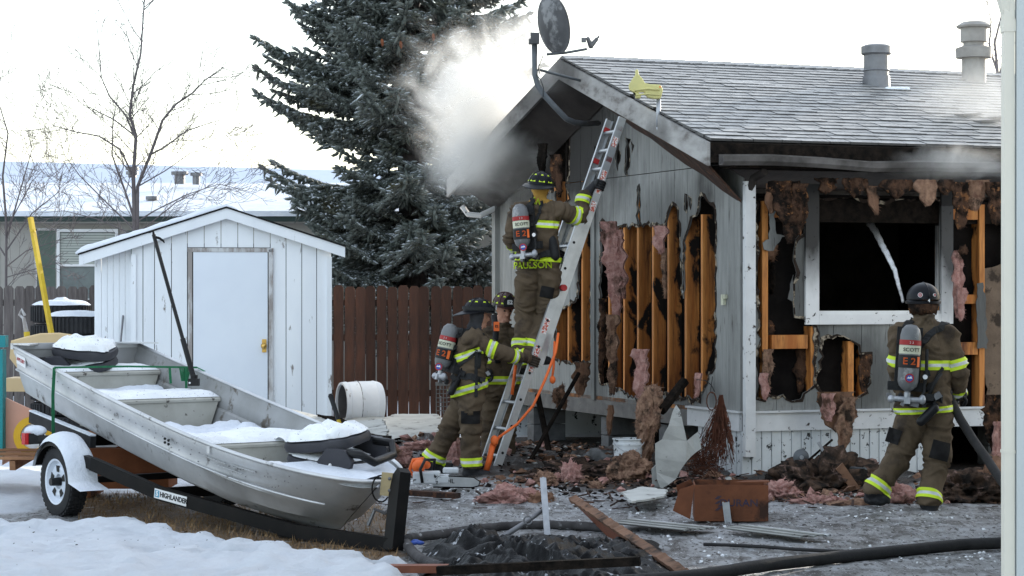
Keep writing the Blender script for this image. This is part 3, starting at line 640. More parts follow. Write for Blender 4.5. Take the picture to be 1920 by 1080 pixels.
# back slope
m_ = far
for r in range(26):
    tt = GW + EA - (r + .5) * ex * math.cos(ca); m_.box(H(HL / 2, tt, roofz(tt) + .004), (HL + .9, ex + .03, .014), Rh @ Matrix.Rotation(-ca + .055, 3, 'X'))
far.build('shingle_field', shingle, roof, kind='stuff')
rid = MB(); s = -RO
while s < HL + .4:
    for sg in (1, -1): rid.box(H(s + .1, GW / 2 - sg * .065, roofz(GW / 2) - .005), (.19, .15, .012), Rh @ Matrix.Rotation(sg * ca, 3, 'X') @ Matrix.Rotation(-.04, 3, 'Y'))
    s += .14
rid.build('ridge_cap', shingle, roof)
# barge boards (rake fascia), two
for t0, t1 in ((-EA - .02, GW / 2), (GW / 2, GW + EA + .02)):
    m = MB(); z0, z1 = roofz(t0), roofz(t1)
    vs = [H(s, t, z - dq) for t, z in ((t0, z0), (t1, z1)) for s in (-RO - .03, -RO) for dq in (.02, .235)]
    m.add(vs, [(0, 1, 3, 2), (4, 6, 7, 5), (0, 4, 5, 1), (2, 3, 7, 6), (0, 2, 6, 4), (1, 5, 7, 3)])
    m.build('barge_board', barge, house)
    # rake soffit sloping down to the wall
    m = MB(); so = rustp if t0 < 0 else soffit_m; ta = (0 if t0 < 0 else t0); tb = (t1 if t0 < 0 else GW)
    sections = [(ta + (tb - ta) * k / 8, (.66 - .16 * k / 8 if t0 < 0 else .50) + .012 * math.sin(k * 2.3)) for k in range(9)]
    vs = []; fs = []
    for k, (tt, dzz) in enumerate(sections):
        z = roofz(tt); b = len(vs); vs += [H(-RO + .01, tt, z - .20), H(-.02, tt, z - dzz), H(-.02, tt, z - dzz + .03), H(-RO + .01, tt, z - .17)]
        if k: fs += [(b - 4 + i, b - 4 + (i + 1) % 4, b + (i + 1) % 4, b + i) for i in range(4)]
    fs += [(3, 2, 1, 0), (len(vs) - 4, len(vs) - 3, len(vs) - 2, len(vs) - 1)]
    m.add(vs, fs); m.build('rake_soffit', so, house)
# front eave: fascia, soffit, gutter
m = MB(); m.box(H(HL / 2 - .05, -EA - .012, ZE - .12), (HL + .9, .025, .18), Rh); m.build('fascia', char, house)
m = MB(); m.box(H(HL / 2, -EA / 2 - .02, ZE - .24), (HL + .5, EA + .02, .02), Rh); m.build('eave_soffit', char, house)
m = MB(); g0 = -.42
gut = mat('bent_gutter', (.13, .12, .115), (.05, .045, .042), rough=.6, scale=4)
prof = [(0, .02), (-.005, -.075), (-.07, -.085), (-.105, -.05), (-.115, .0), (-.10, .0), (-.09, -.045), (-.065, -.072), (-.012, -.065), (-.008, .02)]
vs = []; fs = []
NS = 24
for k in range(NS + 1):
    s = g0 + (HL + .6) * k / NS; sag = .012 * math.sin(k * 1.7) - (.02 if 2 < k < 6 else 0)
    for (a, b) in prof: vs.append(H(s, -EA - .03 + a, ZE - .105 + b + sag - .05))
n = len(prof)
for k in range(NS): fs += [(k * n + i, k * n + (i + 1) % n, (k + 1) * n + (i + 1) % n, (k + 1) * n + i) for i in range(n)]
fs += [tuple(range(n)), tuple(NS * n + i for i in range(n - 1, -1, -1))]
m.add(vs, fs); m.build('gutter', gut, house)
m = MB(); m.box(H(HL / 2, GW + EA + .012, ZE - .12), (HL + .9, .025, .18), Rh); m.build('fascia', barge, house)
# left broken gutter and downspout seen beyond the left corner
m = MB(); q = P(930, 392, 27.1); m.tube([P(934, 388, 27.1), P(900, 404, 27.0), P(878, 402, 27.0), P(866, 386, 27.0)], .035, 6); m.build('broken_downspout', white_t, house)
m = MB(); m.box(H(-.03, GW - .05, 1.75), (.06, .11, 2.4), Rh); m.build('corner_trim', siding, house)
m = MB(); m.box(H(-.018, .05, 1.6), (.03, .10, 2.0), Rh); m.build('corner_trim', siding, house)
# yellow outlet / light box on gable
m = MB(); t_, z_ = gpx(1360, 562); m.box(H(-.02, t_, z_), (.03, .05, .10), Rh); m.box(H(-.02, t_ - .03, z_ + .03), (.03, .05, .04), Rh); m.build('yellow_tag', cream, house)
# roof vents (parts of roof)
def roofpt(px, py):
    d = ray(px, py); nrm = Rr @ V((0, 0, 1)); p0 = H(0, -EA, ZE); k = (p0 - V((0, 0, CH))).dot(nrm) / d.dot(nrm); return V((0, 0, CH)) + d * k
q = roofpt(1643, 160); vt = MB(); vt.lathe([(.135, -.05), (.135, .34)], q, n=24); vt.lathe([(.155, -.06), (.145, .10)], q, n=24)
vt.tube([q + V((.142 * math.cos(a), .142 * math.sin(a), .16)) for a in np.linspace(0, 2 * PI, 20)], .008, 5)
vo = vt.build('roof_vent', vent_m, roof, smooth=40)
m = MB(); m.lathe([(.0, .44), (.12, .44), (.165, .42), (.165, .345), (.15, .33), (.0, .33)], q, n=24); m.build('vent_cap', vent_m, house, smooth=40)
q = roofpt(1826, 152); chm = mat('chimney_metal', (.36, .34, .31), (.26, .24, .22), rough=.6, scale=5)
m = MB(); m.lathe([(.135, -.1), (.135, .26)], q, n=24); m.lathe([(.0, .26), (.2, .26), (.205, .37), (.12, .40)], q, n=24); m.lathe([(.12, .39), (.12, .44), (.15, .44), (.15, .60)], q, n=24)
m.lathe([(.0, .60), (.19, .60), (.20, .62), (.13, .665), (0, .67)], q, n=24); m.build('chimney', chm, roof, smooth=40)
for a in ((1815, 220), (1850, 232), (1875, 225)):
    m = MB(); m.box(roofpt(*a) + V((0, 0, .03)), (.28, .12, .02), Rr @ Matrix.Rotation(.3, 3, 'Z') @ Matrix.Rotation(-.25, 3, 'X')); m.build('loose_shingle', shingle, roof)
m = MB(); q = roofpt(1665, 168)
for k in range(5): m.ell(q + V((.05 * k, random.uniform(-.02, .02), .01)), (.04, .03, .02), n=8, m=5)
m.build('snow_lump', frost, roof)
# ------------------------------------------------------------ fences
def fence(x0, x1, Y, mm, mrail, label, holes=(), ztop=1.82):
    f = thing('board_fence', label, 'fence', ((x0 + x1) / 2, Y, 0))
    pl = MB(); wd = .138; pl.prism([(-wd / 2, 0), (wd / 2, 0), (wd / 2, 1.76), (wd / 2 - .03, 1.8), (-wd / 2 + .03, 1.8), (-wd / 2, 1.76)], lambda a, b, d: V((a, d, b)), 0, .016)
    me = bpy.data.meshes.new('plank'); me.from_pydata(pl.v, [], pl.f); me.materials.append(mm)
    x = x0 + wd / 2; rr = random.Random(int(x0 * 10))
    while x < x1 - wd / 3:
        o = bpy.data.objects.new('plank', me); COL.objects.link(o); o.parent = f
        o.location = (x - f.location.x, rr.uniform(-.004, .004) - .02, .01); o.rotation_euler = (rr.uniform(-.004, .004), rr.uniform(-.006, .006), rr.uniform(-.02, .02)); o.scale = (rr.uniform(.97, 1.03), 1, (ztop + rr.uniform(-.012, .012)) / 1.8)
        x += .149 + rr.uniform(-.003, .004)
    for z in (.35, 1.12, 1.60):
        m = MB(); m.box(((x0 + x1) / 2, Y + .02, z), (x1 - x0, .038, .088)); m.build('rail', mrail, f)
    x = x0 + .5
    while x < x1:
        m = MB(); m.box((x, Y + .085, .85), (.09, .09, 1.7)); m.build('post', mrail, f); x += 2.4
    return f
fence(-2.62, 3.2, 31, fence_b, fence_b, 'brown stained dog-eared board fence between white shed and burning house', ztop=1.82)
fence(-10.5, -2.66, 31.05, fence_g, fence_g, 'weathered grey board fence to the left of the white shed', ztop=1.82)
# ------------------------------------------------------------ neighbour's home behind the fence
nb = thing('neighbour_home', 'beige neighbouring home with snow covered roof and green trim behind the grey fence', 'house', (-7, 41, 0))
NY = 38.5; x0, x1 = -14, 4.5; zf = 1.73 + 150 / F * NY
m = MB(); m.box(((x0 + x1) / 2, NY + 4, (zf - .1) / 2), (x1 - x0, 8, zf - .1)); m.build('wall', nbwall, nb)
m = MB(); m.box(((x0 + x1) / 2, NY - .25, zf - .07), (x1 - x0 + .6, .04, .16)); m.build('fascia', nbgreen, nb)
m = MB(); m.box(((x0 + x1) / 2, NY - .11, zf - .16), (x1 - x0 + .5, .24, .02)); m.build('soffit', nbwall, nb)
for xx in np.arange(x0 + .3, x1, 1.22):
    m = MB(); m.box((xx, NY - .006, zf / 2), (.03, .014, zf - .3)); m.build('wall_batten', nbwall, nb)
m = MB(); zr = zf + .72; m.add([(x0 - .3, NY - .3, zf + .03), (x1 + .3, NY - .3, zf + .03), (x1 + .3, NY + 4, zr), (x0 - .3, NY + 4, zr), (x0 - .3, NY + 8.3, zf + .03), (x1 + .3, NY + 8.3, zf + .03), (x0 - .3, NY - .3, zf - .06), (x1 + .3, NY - .3, zf - .06), (x0 - .3, NY + 8.3, zf - .06), (x1 + .3, NY + 8.3, zf - .06)],
    [(0, 1, 2, 3), (3, 2, 5, 4), (6, 7, 1, 0), (6, 0, 3, 4, 8), (1, 7, 9, 5, 2), (4, 5, 9, 8), (8, 9, 7, 6)]); m.build('snowy_roof', snow, nb)
def nwin(xa, xb, za, zb, Y):
    m = MB()
    for a, b, c, d in ((xa - .05, xa, za - .05, zb + .05), (xb, xb + .05, za - .05, zb + .05), (xa, xb, zb, zb + .05), (xa, xb, za - .05, za), (xa, xb, (za + zb) / 2 - .02, (za + zb) / 2 + .02)): m.box(((a + b) / 2, Y - .03, (c + d) / 2), (b - a, .06, d - c))
    f = m.build('window', whitem, nb); m = MB(); m.box(((xa + xb) / 2, Y - .012, (za + zb) / 2), (xb - xa, .01, zb - za)); m.build('pane', glassd, f)
    m = MB(); z = (za + zb) / 2 + .04
    while z < zb: m.box(((xa + xb) / 2, Y - .022, z), (xb - xa - .01, .008, .035)); z += .045
    m.build('blind', blindm, f)
xa = (113 - 960) / F * NY; nwin(xa, xa + .95, 1.73 - 10 / F * NY, 1.73 + 115 / F * NY, NY)
shut = mat('green_shutter', (.10, .13, .11), (.08, .11, .09), rough=.6, scale=5)
for c_ in ((88 - 960) / F * NY, xa + 1.3):
    m = MB(); m.box((c_, NY - .02, 1.73 + 55 / F * NY), (.32, .03, 1.15)); m.build('shutter', shut, nb)
m = MB()
for c_ in ((68 - 960) / F * NY, (108 - 960) / F * NY): m.box((c_, NY - .024, 1.73 + 55 / F * NY), (.045, .04, 1.2))
m.box(((88 - 960) / F * NY, NY - .024, 1.73 + 120 / F * NY), (.42, .04, .045)); m.build('shutter_trim', bare_trim, nb)
def nvent(px, py, Yv, r, h, kind=0):
    q = P(px, py, Yv); m = MB(); m.cyl(q, q + V((0, 0, h)), r, n=14); m.cyl(q + V((0, 0, h)), q + V((0, 0, h + .06)), r * 1.6, r * 1.6, n=14)
    if kind: m.cyl(q + V((0, 0, h * .4)), q + V((0, 0, h * .4 + .06)), r * 1.5, n=14)
    m.build('roof_vent', vent_m, nb)
nvent(337, 345, 41.6, .10, .17); nvent(368, 346, 41.6, .07, .16); nvent(248, 333, 41.9, .08, .14, 1); nvent(285, 385, 39.7, .07, .1)
# farther long roof
fb = thing('far_home', 'long home behind the neighbour, only its snowy roof and chimney stubs showing', 'house', (-6, 62, 0))
m = MB(); m.box((-6, 64, 2.2), (34, 6, 4.4)); m.build('wall', nbwall, fb)
zt0 = 1.73 + 249 / F * 60; zt1 = 1.73 + 230 / F * 60
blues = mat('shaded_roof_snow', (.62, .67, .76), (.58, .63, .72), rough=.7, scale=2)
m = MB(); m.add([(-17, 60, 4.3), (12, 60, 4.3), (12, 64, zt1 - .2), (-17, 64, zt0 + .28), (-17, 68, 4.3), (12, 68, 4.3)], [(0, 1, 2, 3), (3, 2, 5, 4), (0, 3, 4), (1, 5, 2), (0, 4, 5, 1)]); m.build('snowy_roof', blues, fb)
# ------------------------------------------------------------ shed
sx, sy = -3.245, 25.6; SR = Matrix.Rotation(math.radians(8), 3, 'Z'); ORG = V((sx, sy, 0))      # origin: middle of the front at ground
shed = thing('garden_shed', 'small white wooden shed with snow on its roof and closed door', 'shed', ORG)
def S(x, y, z): return ORG + SR @ V((x, y, z))
wl, wr = -1.09, 1.18; zw = 2.27; za = 2.72; xa_, xr_ = -.02, 1.33; slr = (za - zw) / (xr_ - .0); DP = 2.6
def szr(x): return za - abs(x - xa_) * .325
xs_ = [wl, -.96, -.83, -.64, -.46, .48, .66, .84, 1.01, wr]
dl, dr, dt = -.40, .455, 2.19
def splank(a, b, z0, zt):
    m = MB(); vs = [(a + .004, z0), (b - .004, z0), (b - .004, zt(b) - .12), (a + .004, zt(a) - .12)]
    if a < xa_ < b: vs = [(a + .004, z0), (b - .004, z0), (b - .004, zt(b) - .12), (xa_, zt(xa_) - .12), (a + .004, zt(a) - .12)]
    m.prism(vs, lambda x, y, d: S(x, d, y), 0, .014); m.build('siding_plank', white_p, shed)
for a, b in zip(xs_[:-1], xs_[1:]):
    if a >= dl - .07 and b <= dr + .07: continue
    splank(a, b, .08, szr)
for a, b in zip([-.46, -.27, -.08, .11, .29], [-.27, -.08, .11, .29, .48]): splank(a, b, dt + .065, szr)
m = MB(); m.box(S(.045, .03, 1.2), (2.2, .02, 2.2), SR); m.build('backing', blackm, shed)
for c, sz in (((dl - .03, (dt + .1) / 2 + .02), (.05, dt - .05)), ((dr + .03, (dt + .1) / 2 + .02), (.05, dt - .05)), (((dl + dr) / 2, dt + .035), (dr - dl + .12, .045))):
    m = MB(); m.box(S(c[0], -.012, c[1]), (sz[0], .028, sz[1]), SR); m.build('door_trim', bare_trim, shed)
m = MB(); m.box(S((dl + dr) / 2, -.004, dt / 2 + .06), (dr - dl - .012, .03, dt - .10), SR); dd = m.build('door', door_p, shed)
m = MB(); m.box(S(dr - .045, -.025, 1.13), (.05, .012, .15), SR); m.build('lock_plate', brass, dd)
m = MB(); m.lathe([(0, 0), (.012, 0), (.012, .03), (.034, .04), (.036, .06), (.02, .075), (0, .078)], S(dr - .05, -.03, 1.13), SR @ V((0, -1, 0)), 16); m.build('door_knob', brass, dd, smooth=True)
# rake boards, roof
for xa1, xb1 in ((-1.67, xa_), (xa_, xr_)):
    m = MB(); m.prism([(xa1, szr(xa1) - .02), (xb1, szr(xb1) - .02), (xb1, szr(xb1) - .14), (xa1, szr(xa1) - .14)], lambda x, y, d: S(x, -.10 + d, y), 0, .025); m.build('rake_board', white_p, shed)
m = MB()
for xa1, xb1 in ((-1.68, xa_), (xa_, xr_ + .01)):
    m.prism([(xa1, szr(xa1) + .0), (xb1, szr(xb1) + .0), (xb1, szr(xb1) - .02), (xa1, szr(xa1) - .02)], lambda x, y, d: S(x, -.115 + d, y), 0, DP + .25)
m.build('roof', black_st, shed)
m = MB(); N = 14
vs = []; fs = []
nn = 30
for j in range(14):
    for i in range(nn):
        x = -1.71 + (1.82) * i / (nn - 1); y = -.10 + (DP + .2) * j / 13
        th = .055 + .03 * fbm(x * 1.3, y, 5, 4, 2) ; th *= min(1, (i + .6) / 2.0, (nn - .5 - i) / 5.0, (j + .4) / 1.3)
        th *= .35 if (j == 0 and -1.3 < x < -.9) else 1
        vs.append(S(x, y, szr(x) + .004 + max(th, 0)))
for j in range(14):
    for i in range(nn):
        x = -1.71 + (1.82) * i / (nn - 1); y = -.10 + (DP + .2) * j / 13; vs.append(S(x, y, szr(x) + .001))
fs = [(j * nn + i, j * nn + i + 1, (j + 1) * nn + i + 1, (j + 1) * nn + i) for j in range(13) for i in range(nn - 1)]
o2 = 14 * nn
fs += [(i, i + o2, i + 1 + o2, i + 1) for i in range(nn - 1)] + [(13 * nn + i, 13 * nn + i + 1, 13 * nn + i + 1 + o2, 13 * nn + i + o2) for i in range(nn - 1)]
fs += [(j * nn, (j + 1) * nn, (j + 1) * nn + o2, j * nn + o2) for j in range(13)]
m.add(vs, fs); m.build('snow_cover', snow, shed, smooth=True)
# lean-to wing at the left, set back
m = MB(); m.box(S(-1.50, .10 + DP / 2, 1.13), (.012, DP, 2.1), SR); m.build('side_wall', white_p, shed)
for k in range(6):
    a = -1.495 + .067 * k; m = MB(); m.prism([(a, .05), (a + .064, .05), (a + .064, szr(a + .07) - .13), (a, szr(a) - .13)], lambda x, y, d: S(x, .09 + d, y), 0, .014); m.build('siding_plank', white_p, shed)
m = MB(); m.box(S(wr - .01, .02 + DP / 2, 1.12), (.02, DP, 2.0), SR); m.build('side_wall', white_p, shed)
m = MB(); m.box(S(wl + .01, .06 + DP / 2, 1.12), (.02, DP, 2.0), SR); m.build('side_wall', white_p, shed)
m = MB(); m.box(S(-.2, .06 + DP, 1.12), (2.7, .02, 2.0), SR); m.build('rear_wall', white_p, shed)
m = MB(); m.box(S(wr - .025, -.014, 1.1), (.055, .026, 2.1), SR); m.build('corner_board', white_p, shed)
m = MB(); m.box(S(wl + .025, -.014, 1.1), (.055, .026, 2.15), SR); m.build('corner_board', bare_trim if 0 else white_p, shed)
# grey rod leaning on the shed
m = MB(); m.tube([P(225, 655, 25.3), P(233, 568, 25.62)], .012, 6); tag(rebase(m.build('metal_rod', vent_m)), 'short thin grey metal rod leaning against the left wing of the white shed', 'rod')
# ------------------------------------------------------------ spruce
def spruce():
    X0, Y0 = -1.62, 36.0
    tr = thing('spruce_tree', 'tall snow dusted blue spruce rising behind the fence beside the smoking house', 'tree', (X0, Y0, 0))
    m = MB(); pts = [(X0 + .05 * math.sin(k), Y0, k * 1.0) for k in range(14)]; m.tube(pts, [.26 - .018 * k for k in range(14)], 10); m.build('trunk', bark, tr)
    rr = random.Random(11); sp = []; br = MB()
    def sprig(p, d, l, r): sp.append((p.x, p.y, p.z, d.x, d.y, d.z, l, r))
    def branch(z, az, L, droop, dens=1.0, lift=.25):
        h = V((math.cos(az), math.sin(az), 0)); side = V((-h.y, h.x, 0)); n = max(6, int(L / .085 * dens)); p0 = V((X0, Y0, z)); pts = []
        for i in range(n + 1):
            u = i / n; pts.append(p0 + h * (L * u) + V((0, 0, -droop * L * math.sin(u * 2.2) * .6 + lift * L * u * u * .6)) + side * (.05 * math.sin(u * 6 + az * 7)))
        br.tube(pts, [.028 * (1 - .85 * i / n) + .004 for i in range(n + 1)], 4)
        for i in range(2, n + 1):
            u = i / n; q = pts[i]; t = (pts[i] - pts[i - 1]).normalized()
            sprig(q, t, .15, .028)
            if u < .16: continue
            for sg in (-1, 1):
                l2 = min(.16 + (1 - u) * L * .34, .62) * rr.uniform(.6, 1.15); d = (t * rr.uniform(.6, 1.0) + side * sg * rr.uniform(.7, 1.0) + V((0, 0, rr.uniform(-.30, .08)))).normalized()
                k = max(1, int(l2 / .10))
                for j in range(k):
                    qq = q + d * (.10 * j + .02) + V((0, 0, -.03 * j * j * .12)); sprig(qq, (d + V((rr.uniform(-.2, .2), rr.uniform(-.2, .2), rr.uniform(-.15, .2)))).normalized(), .15, .027)
                    if j and rr.random() < .85:
                        for s2 in (-1, 1): sprig(qq, (d * .75 + t * .5 * s2 + V((0, 0, rr.uniform(-.45, .1)))).normalized(), rr.uniform(.12, .18), .025)
            if rr.random() < .6: sprig(q, (t * .5 + V((rr.uniform(-.4, .4), rr.uniform(-.4, .4), -.8))).normalized(), rr.uniform(.12, .22), .025)
    z = 1.15
    while z < 11.4:
        nb_ = 9 if z < 7 else 5
        R = 2.35 if z < 5.0 else max(.3, 2.35 * (11.8 - z) / 6.8)
        for k in range(nb_):
            az = 2 * PI * (k + rr.random() * .8) / nb_ + z * 2.1; left = -math.cos(az); front = -math.sin(az)
            L = R * rr.uniform(.72, 1.05)
            if left > .1: L *= .88
            if 3.45 < z < 4.6: L *= (.36 + .1 * rr.random()) if left > -.1 else .8
            if z < 1.9: L *= .9
            branch(z + rr.uniform(-.13, .13), az, L, rr.uniform(.05, .40), 1.0 if z < 7 else .55)
        z += .25 if z < 7 else .42
    # the long limbs that make the left outline
    for (bx, by, tx, ty) in ((760, 120, 545, 38), (770, 190, 483, 112), (760, 250, 486, 168), (755, 255, 486, 212), (760, 210, 530, 130), (770, 225, 505, 145), (765, 245, 520, 235), (800, 300, 620, 255), (770, 360, 498, 352), (770, 340, 520, 340), (770, 370, 512, 375), (770, 150, 500, 118), (770, 90, 560, 50), (760, 40, 600, 12), (780, 420, 560, 410), (770, 60, 610, 5), (780, 80, 570, 75), (765, 300, 640, 300), (800, 180, 960, 60), (800, 120, 985, 25), (800, 300, 930, 215)):
        a, b = P(bx, by, Y0), P(tx, ty, Y0 - rr.uniform(.0, .9)); dx, dy = b.x - X0, b.y - Y0; L = math.hypot(dx, dy); z0 = b.z + .10 * L * 0
        branch(z0 + .02 * L, math.atan2(dy, dx), L, .22, 1.15, lift=.36)
    br.build('branches', bark, tr, kind='stuff')
    # expand the sprigs with numpy
    S_ = np.array(sp, dtype=np.float32); N = len(S_); rng = np.random.default_rng(5)
    ang = np.arange(4) * PI / 2
    T = [(0, 0, 0)] + [(math.cos(a) * .75, math.sin(a) * .75, .18) for a in ang] + [(math.cos(a + .6), math.sin(a + .6), .55) for a in ang] + [(0, 0, 1.05)]
    Fc = []
    for j in range(4):
        j2 = (j + 1) % 4; Fc += [(0, 1 + j2, 1 + j), (1 + j, 1 + j2, 5 + j), (1 + j2, 5 + j2, 5 + j), (5 + j, 5 + j2, 9)]
    nt0 = len(T)
    for k in range(10):
        a = k * 2.4; h = .1 + .08 * k; b = len(T); T += [(math.cos(a - .35) * .4, math.sin(a - .35) * .4, h), (math.cos(a + .35) * .4, math.sin(a + .35) * .4, h), (math.cos(a) * 2.1, math.sin(a) * 2.1, h + .25)]; Fc.append((b, b + 1, b + 2))
    T = np.array(T, dtype=np.float32); Fc = np.array(Fc)
    d = S_[:, 3:6]; d /= np.linalg.norm(d, axis=1)[:, None]; up = np.tile(np.array([0, 0, 1.0]), (N, 1)); x = np.cross(up, d); x /= np.linalg.norm(x, axis=1)[:, None] + 1e-6; y = np.cross(d, x)
    jit = rng.uniform(.85, 1.5, (N, len(T), 1))
    rad = S_[:, 7][:, None, None] * .84; ln = S_[:, 6][:, None, None]
    vs = S_[:, None, :3] + (x[:, None, :] * T[None, :, 0:1] + y[:, None, :] * T[None, :, 1:2]) * rad * jit + d[:, None, :] * T[None, :, 2:3] * ln
    fs = (Fc[None] + (np.arange(N) * len(T))[:, None, None]).reshape(-1, 3)
    def mk(name, vs, fs, mt, kind):
        vs = vs.reshape(-1, 3) - np.array([X0, Y0, 0]); me = bpy.data.meshes.new(name); me.vertices.add(len(vs)); me.vertices.foreach_set('co', vs.astype(np.float32).ravel())
        me.loops.add(len(fs) * 3); me.loops.foreach_set('vertex_index', fs.ravel().astype(np.int32)); me.polygons.add(len(fs)); me.polygons.foreach_set('loop_start', np.arange(len(fs), dtype=np.int32) * 3); me.polygons.foreach_set('loop_total', np.full(len(fs), 3, dtype=np.int32))
        me.update(calc_edges=True); me.validate(); me.materials.append(mt); o = bpy.data.objects.new(name, me); COL.objects.link(o); o.parent = tr; o['kind'] = kind; return o
    mk('crown', vs, fs, needle, 'stuff')
    keep = (rng.random(N) < .58) & (np.abs(d[:, 2]) < .6)
    K = S_[keep]; dk = d[keep]; xk = x[keep]; n = len(K)
    T2 = np.array([(0, .2, 0)] + [(math.cos(a) * .85, .75 + .35 * math.sin(a), .35) for a in ang] + [(math.cos(a) * .6, .72 + .3 * math.sin(a), .75) for a in ang] + [(0, .5, 1.0)], dtype=np.float32)
    F2 = np.array(Fc[:16]); upk = np.cross(dk, xk); upk *= np.sign(upk[:, 2:3] + 1e-6)
    j2 = rng.uniform(.6, 1.25, (n, 1, 1))
    v2 = K[:, None, :3] + (xk[:, None, :] * T2[None, :, 0:1] * .95 + upk[:, None, :] * T2[None, :, 1:2]) * K[:, 7][:, None, None] * j2 + dk[:, None, :] * T2[None, :, 2:3] * K[:, 6][:, None, None] * j2
    mk('snow_clumps', v2, (F2[None] + (np.arange(n) * len(T2))[:, None, None]).reshape(-1, 3), treesnow, 'stuff')
    c = MB()
    for (px, py) in ((716, 72), (751, 76), (812, 62)):
        q = P(px, py, 34.3); c = MB(); c.lathe([(0, 0), (.02, .02), (.027, .05), (.02, .1), (0, .13)], q, (0.1, 0, -1), 8); c.build('cone', conem, tr)
    print('sprigs', N)
spruce()
# ------------------------------------------------------------ bare trees
def bare(name, label, base, stems, seed, lim=5, spread=1.0, parts=True, group=None):
    rr = random.Random(seed); t = thing(name, label, 'tree', base, group); m = MB()
    def grow(p, d, L, r, lv):
        n = 5; pts = [p]; q = p.copy(); dd = d.copy()
        for i in range(n):
            dd = (dd + V((rr.uniform(-.16, .16), rr.uniform(-.16, .16), rr.uniform(-.05, .14)))).normalized(); q = q + dd * (L / n); pts.append(q.copy())
            if lv < lim and i >= 1:
                for k in range(rr.choice((1, 1, 2)) if lv < 3 else 1):
                    a = rr.uniform(0, 2 * PI); o = dd.orthogonal().normalized(); o = (Matrix.Rotation(a, 3, dd) @ o)
                    grow(q, (dd + o * rr.uniform(.45, 1.0) * spread).normalized(), L * rr.uniform(.42, .68), r * .55, lv + 1)
        m.tube(pts, [max(.7 * r * (1 - .12 * i), .003) for i in range(n + 1)], 4 if lv > 1 else 6, cap=False)
    tr = MB()
    for pts, r in stems:
        tr.tube(pts, [.72 * r * (1 - .8 * i / (len(pts) - 1)) for i in range(len(pts))], 6)
        P_ = [V(p) for p in pts]
        for i in range(1, len(P_)):
            for k in range(3):
                u = rr.random(); q = P_[i - 1].lerp(P_[i], u); dd = (P_[i] - P_[i - 1]).normalized(); a = rr.uniform(0, 2 * PI); o = Matrix.Rotation(a, 3, dd) @ dd.orthogonal().normalized()
                grow(q, (dd * .7 + o * rr.uniform(.4, 1.0)).normalized(), rr.uniform(.35, .8) * spread, r * .28, 3)
    tr.build('trunk', twigm, t); m.build('twigs', twigm, t, kind='stuff'); return t
B = 33.5
bare('bare_tree', 'leafless multi-stemmed tree between the white shed and the neighbour home', P(252, 783, B) * 1, [
    ([P(255, 780, B), P(252, 400, B), P(250, 330, B), P(255, 255, B), P(243, 215, B), P(250, 160, B), P(264, 100, B), P(270, 10, B), P(272, -20, B)], .055),
    ([P(255, 780, B), P(258, 350, B), P(282, 290, B), P(305, 225, B), P(330, 195, B), P(360, 175, B), P(385, 150, B), P(420, 125, B)], .045),
    ([P(254, 260, B), P(235, 215, B), P(205, 180, B), P(190, 145, B), P(183, 60, B), P(178, 15, B)], .025),
    ([P(282, 290, B), P(310, 275, B), P(350, 245, B), P(395, 230, B), P(412, 225, B)], .022),
    ([P(250, 330, B), P(225, 280, B), P(185, 255, B), P(140, 247, B), P(100, 235, B), P(85, 218, B)], .024),
    ([P(253, 255, B), P(215, 225, B), P(165, 200, B), P(148, 175, B)], .02),
    ([P(255, 420, B), P(235, 360, B), P(210, 290, B), P(212, 225, B), P(225, 160, B)], .03),
    ([P(258, 350, B), P(310, 320, B), P(360, 285, B), P(420, 280, B)], .016),
    ([P(250, 420, B), P(290, 395, B), P(350, 365, B), P(410, 345, B), P(470, 360, B)], .018),
    ([P(252, 430, B), P(200, 380, B), P(150, 330, B), P(120, 290, B), P(110, 250, B)], .02),
    ([P(255, 440, B), P(330, 380, B), P(400, 345, B), P(450, 310, B)], .014), ([P(252, 440, B), P(180, 410, B), P(120, 395, B), P(70, 400, B)], .014)], 5, lim=5, spread=.9)
B = 34.0
bare('bare_tree', 'leafless tangled bush-like tree at the far left edge before the beige wall', P(10, 790, B), [
    ([P(10, 785, B), P(12, 420, B), P(5, 330, B), P(15, 250, B), P(0, 200, B), P(-20, 120, B)], .035),
    ([P(12, 450, B), P(40, 350, B), P(60, 280, B), P(45, 220, B)], .022), ([P(12, 470, B), P(60, 400, B), P(110, 360, B), P(120, 300, B)], .02),
    ([P(12, 500, B), P(50, 470, B), P(110, 450, B), P(160, 440, B)], .016), ([P(10, 480, B), P(-40, 400, B), P(-60, 300, B)], .02), ([P(12, 430, B), P(60, 340, B), P(90, 310, B)], .016),
    ([P(12, 520, B), P(80, 500, B), P(140, 510, B)], .012)], 9, lim=5, spread=.9)
B = 60
bare('bare_tree', 'pale leafless tree rising beyond the roof ridge by the chimney', P(1870, 670, B), [
    ([P(1872, 670, B), P(1870, 130, B), P(1865, 80, B), P(1880, 20, B), P(1878, -20, B)], .07), ([P(1872, 140, B), P(1855, 90, B), P(1858, 40, B), P(1850, 0, B)], .05), ([P(1871, 150, B), P(1890, 90, B), P(1895, 40, B)], .05),
    ([P(1845, 150, B), P(1820, 110, B), P(1800, 90, B)], .03)], 21, lim=4, spread=1.0)
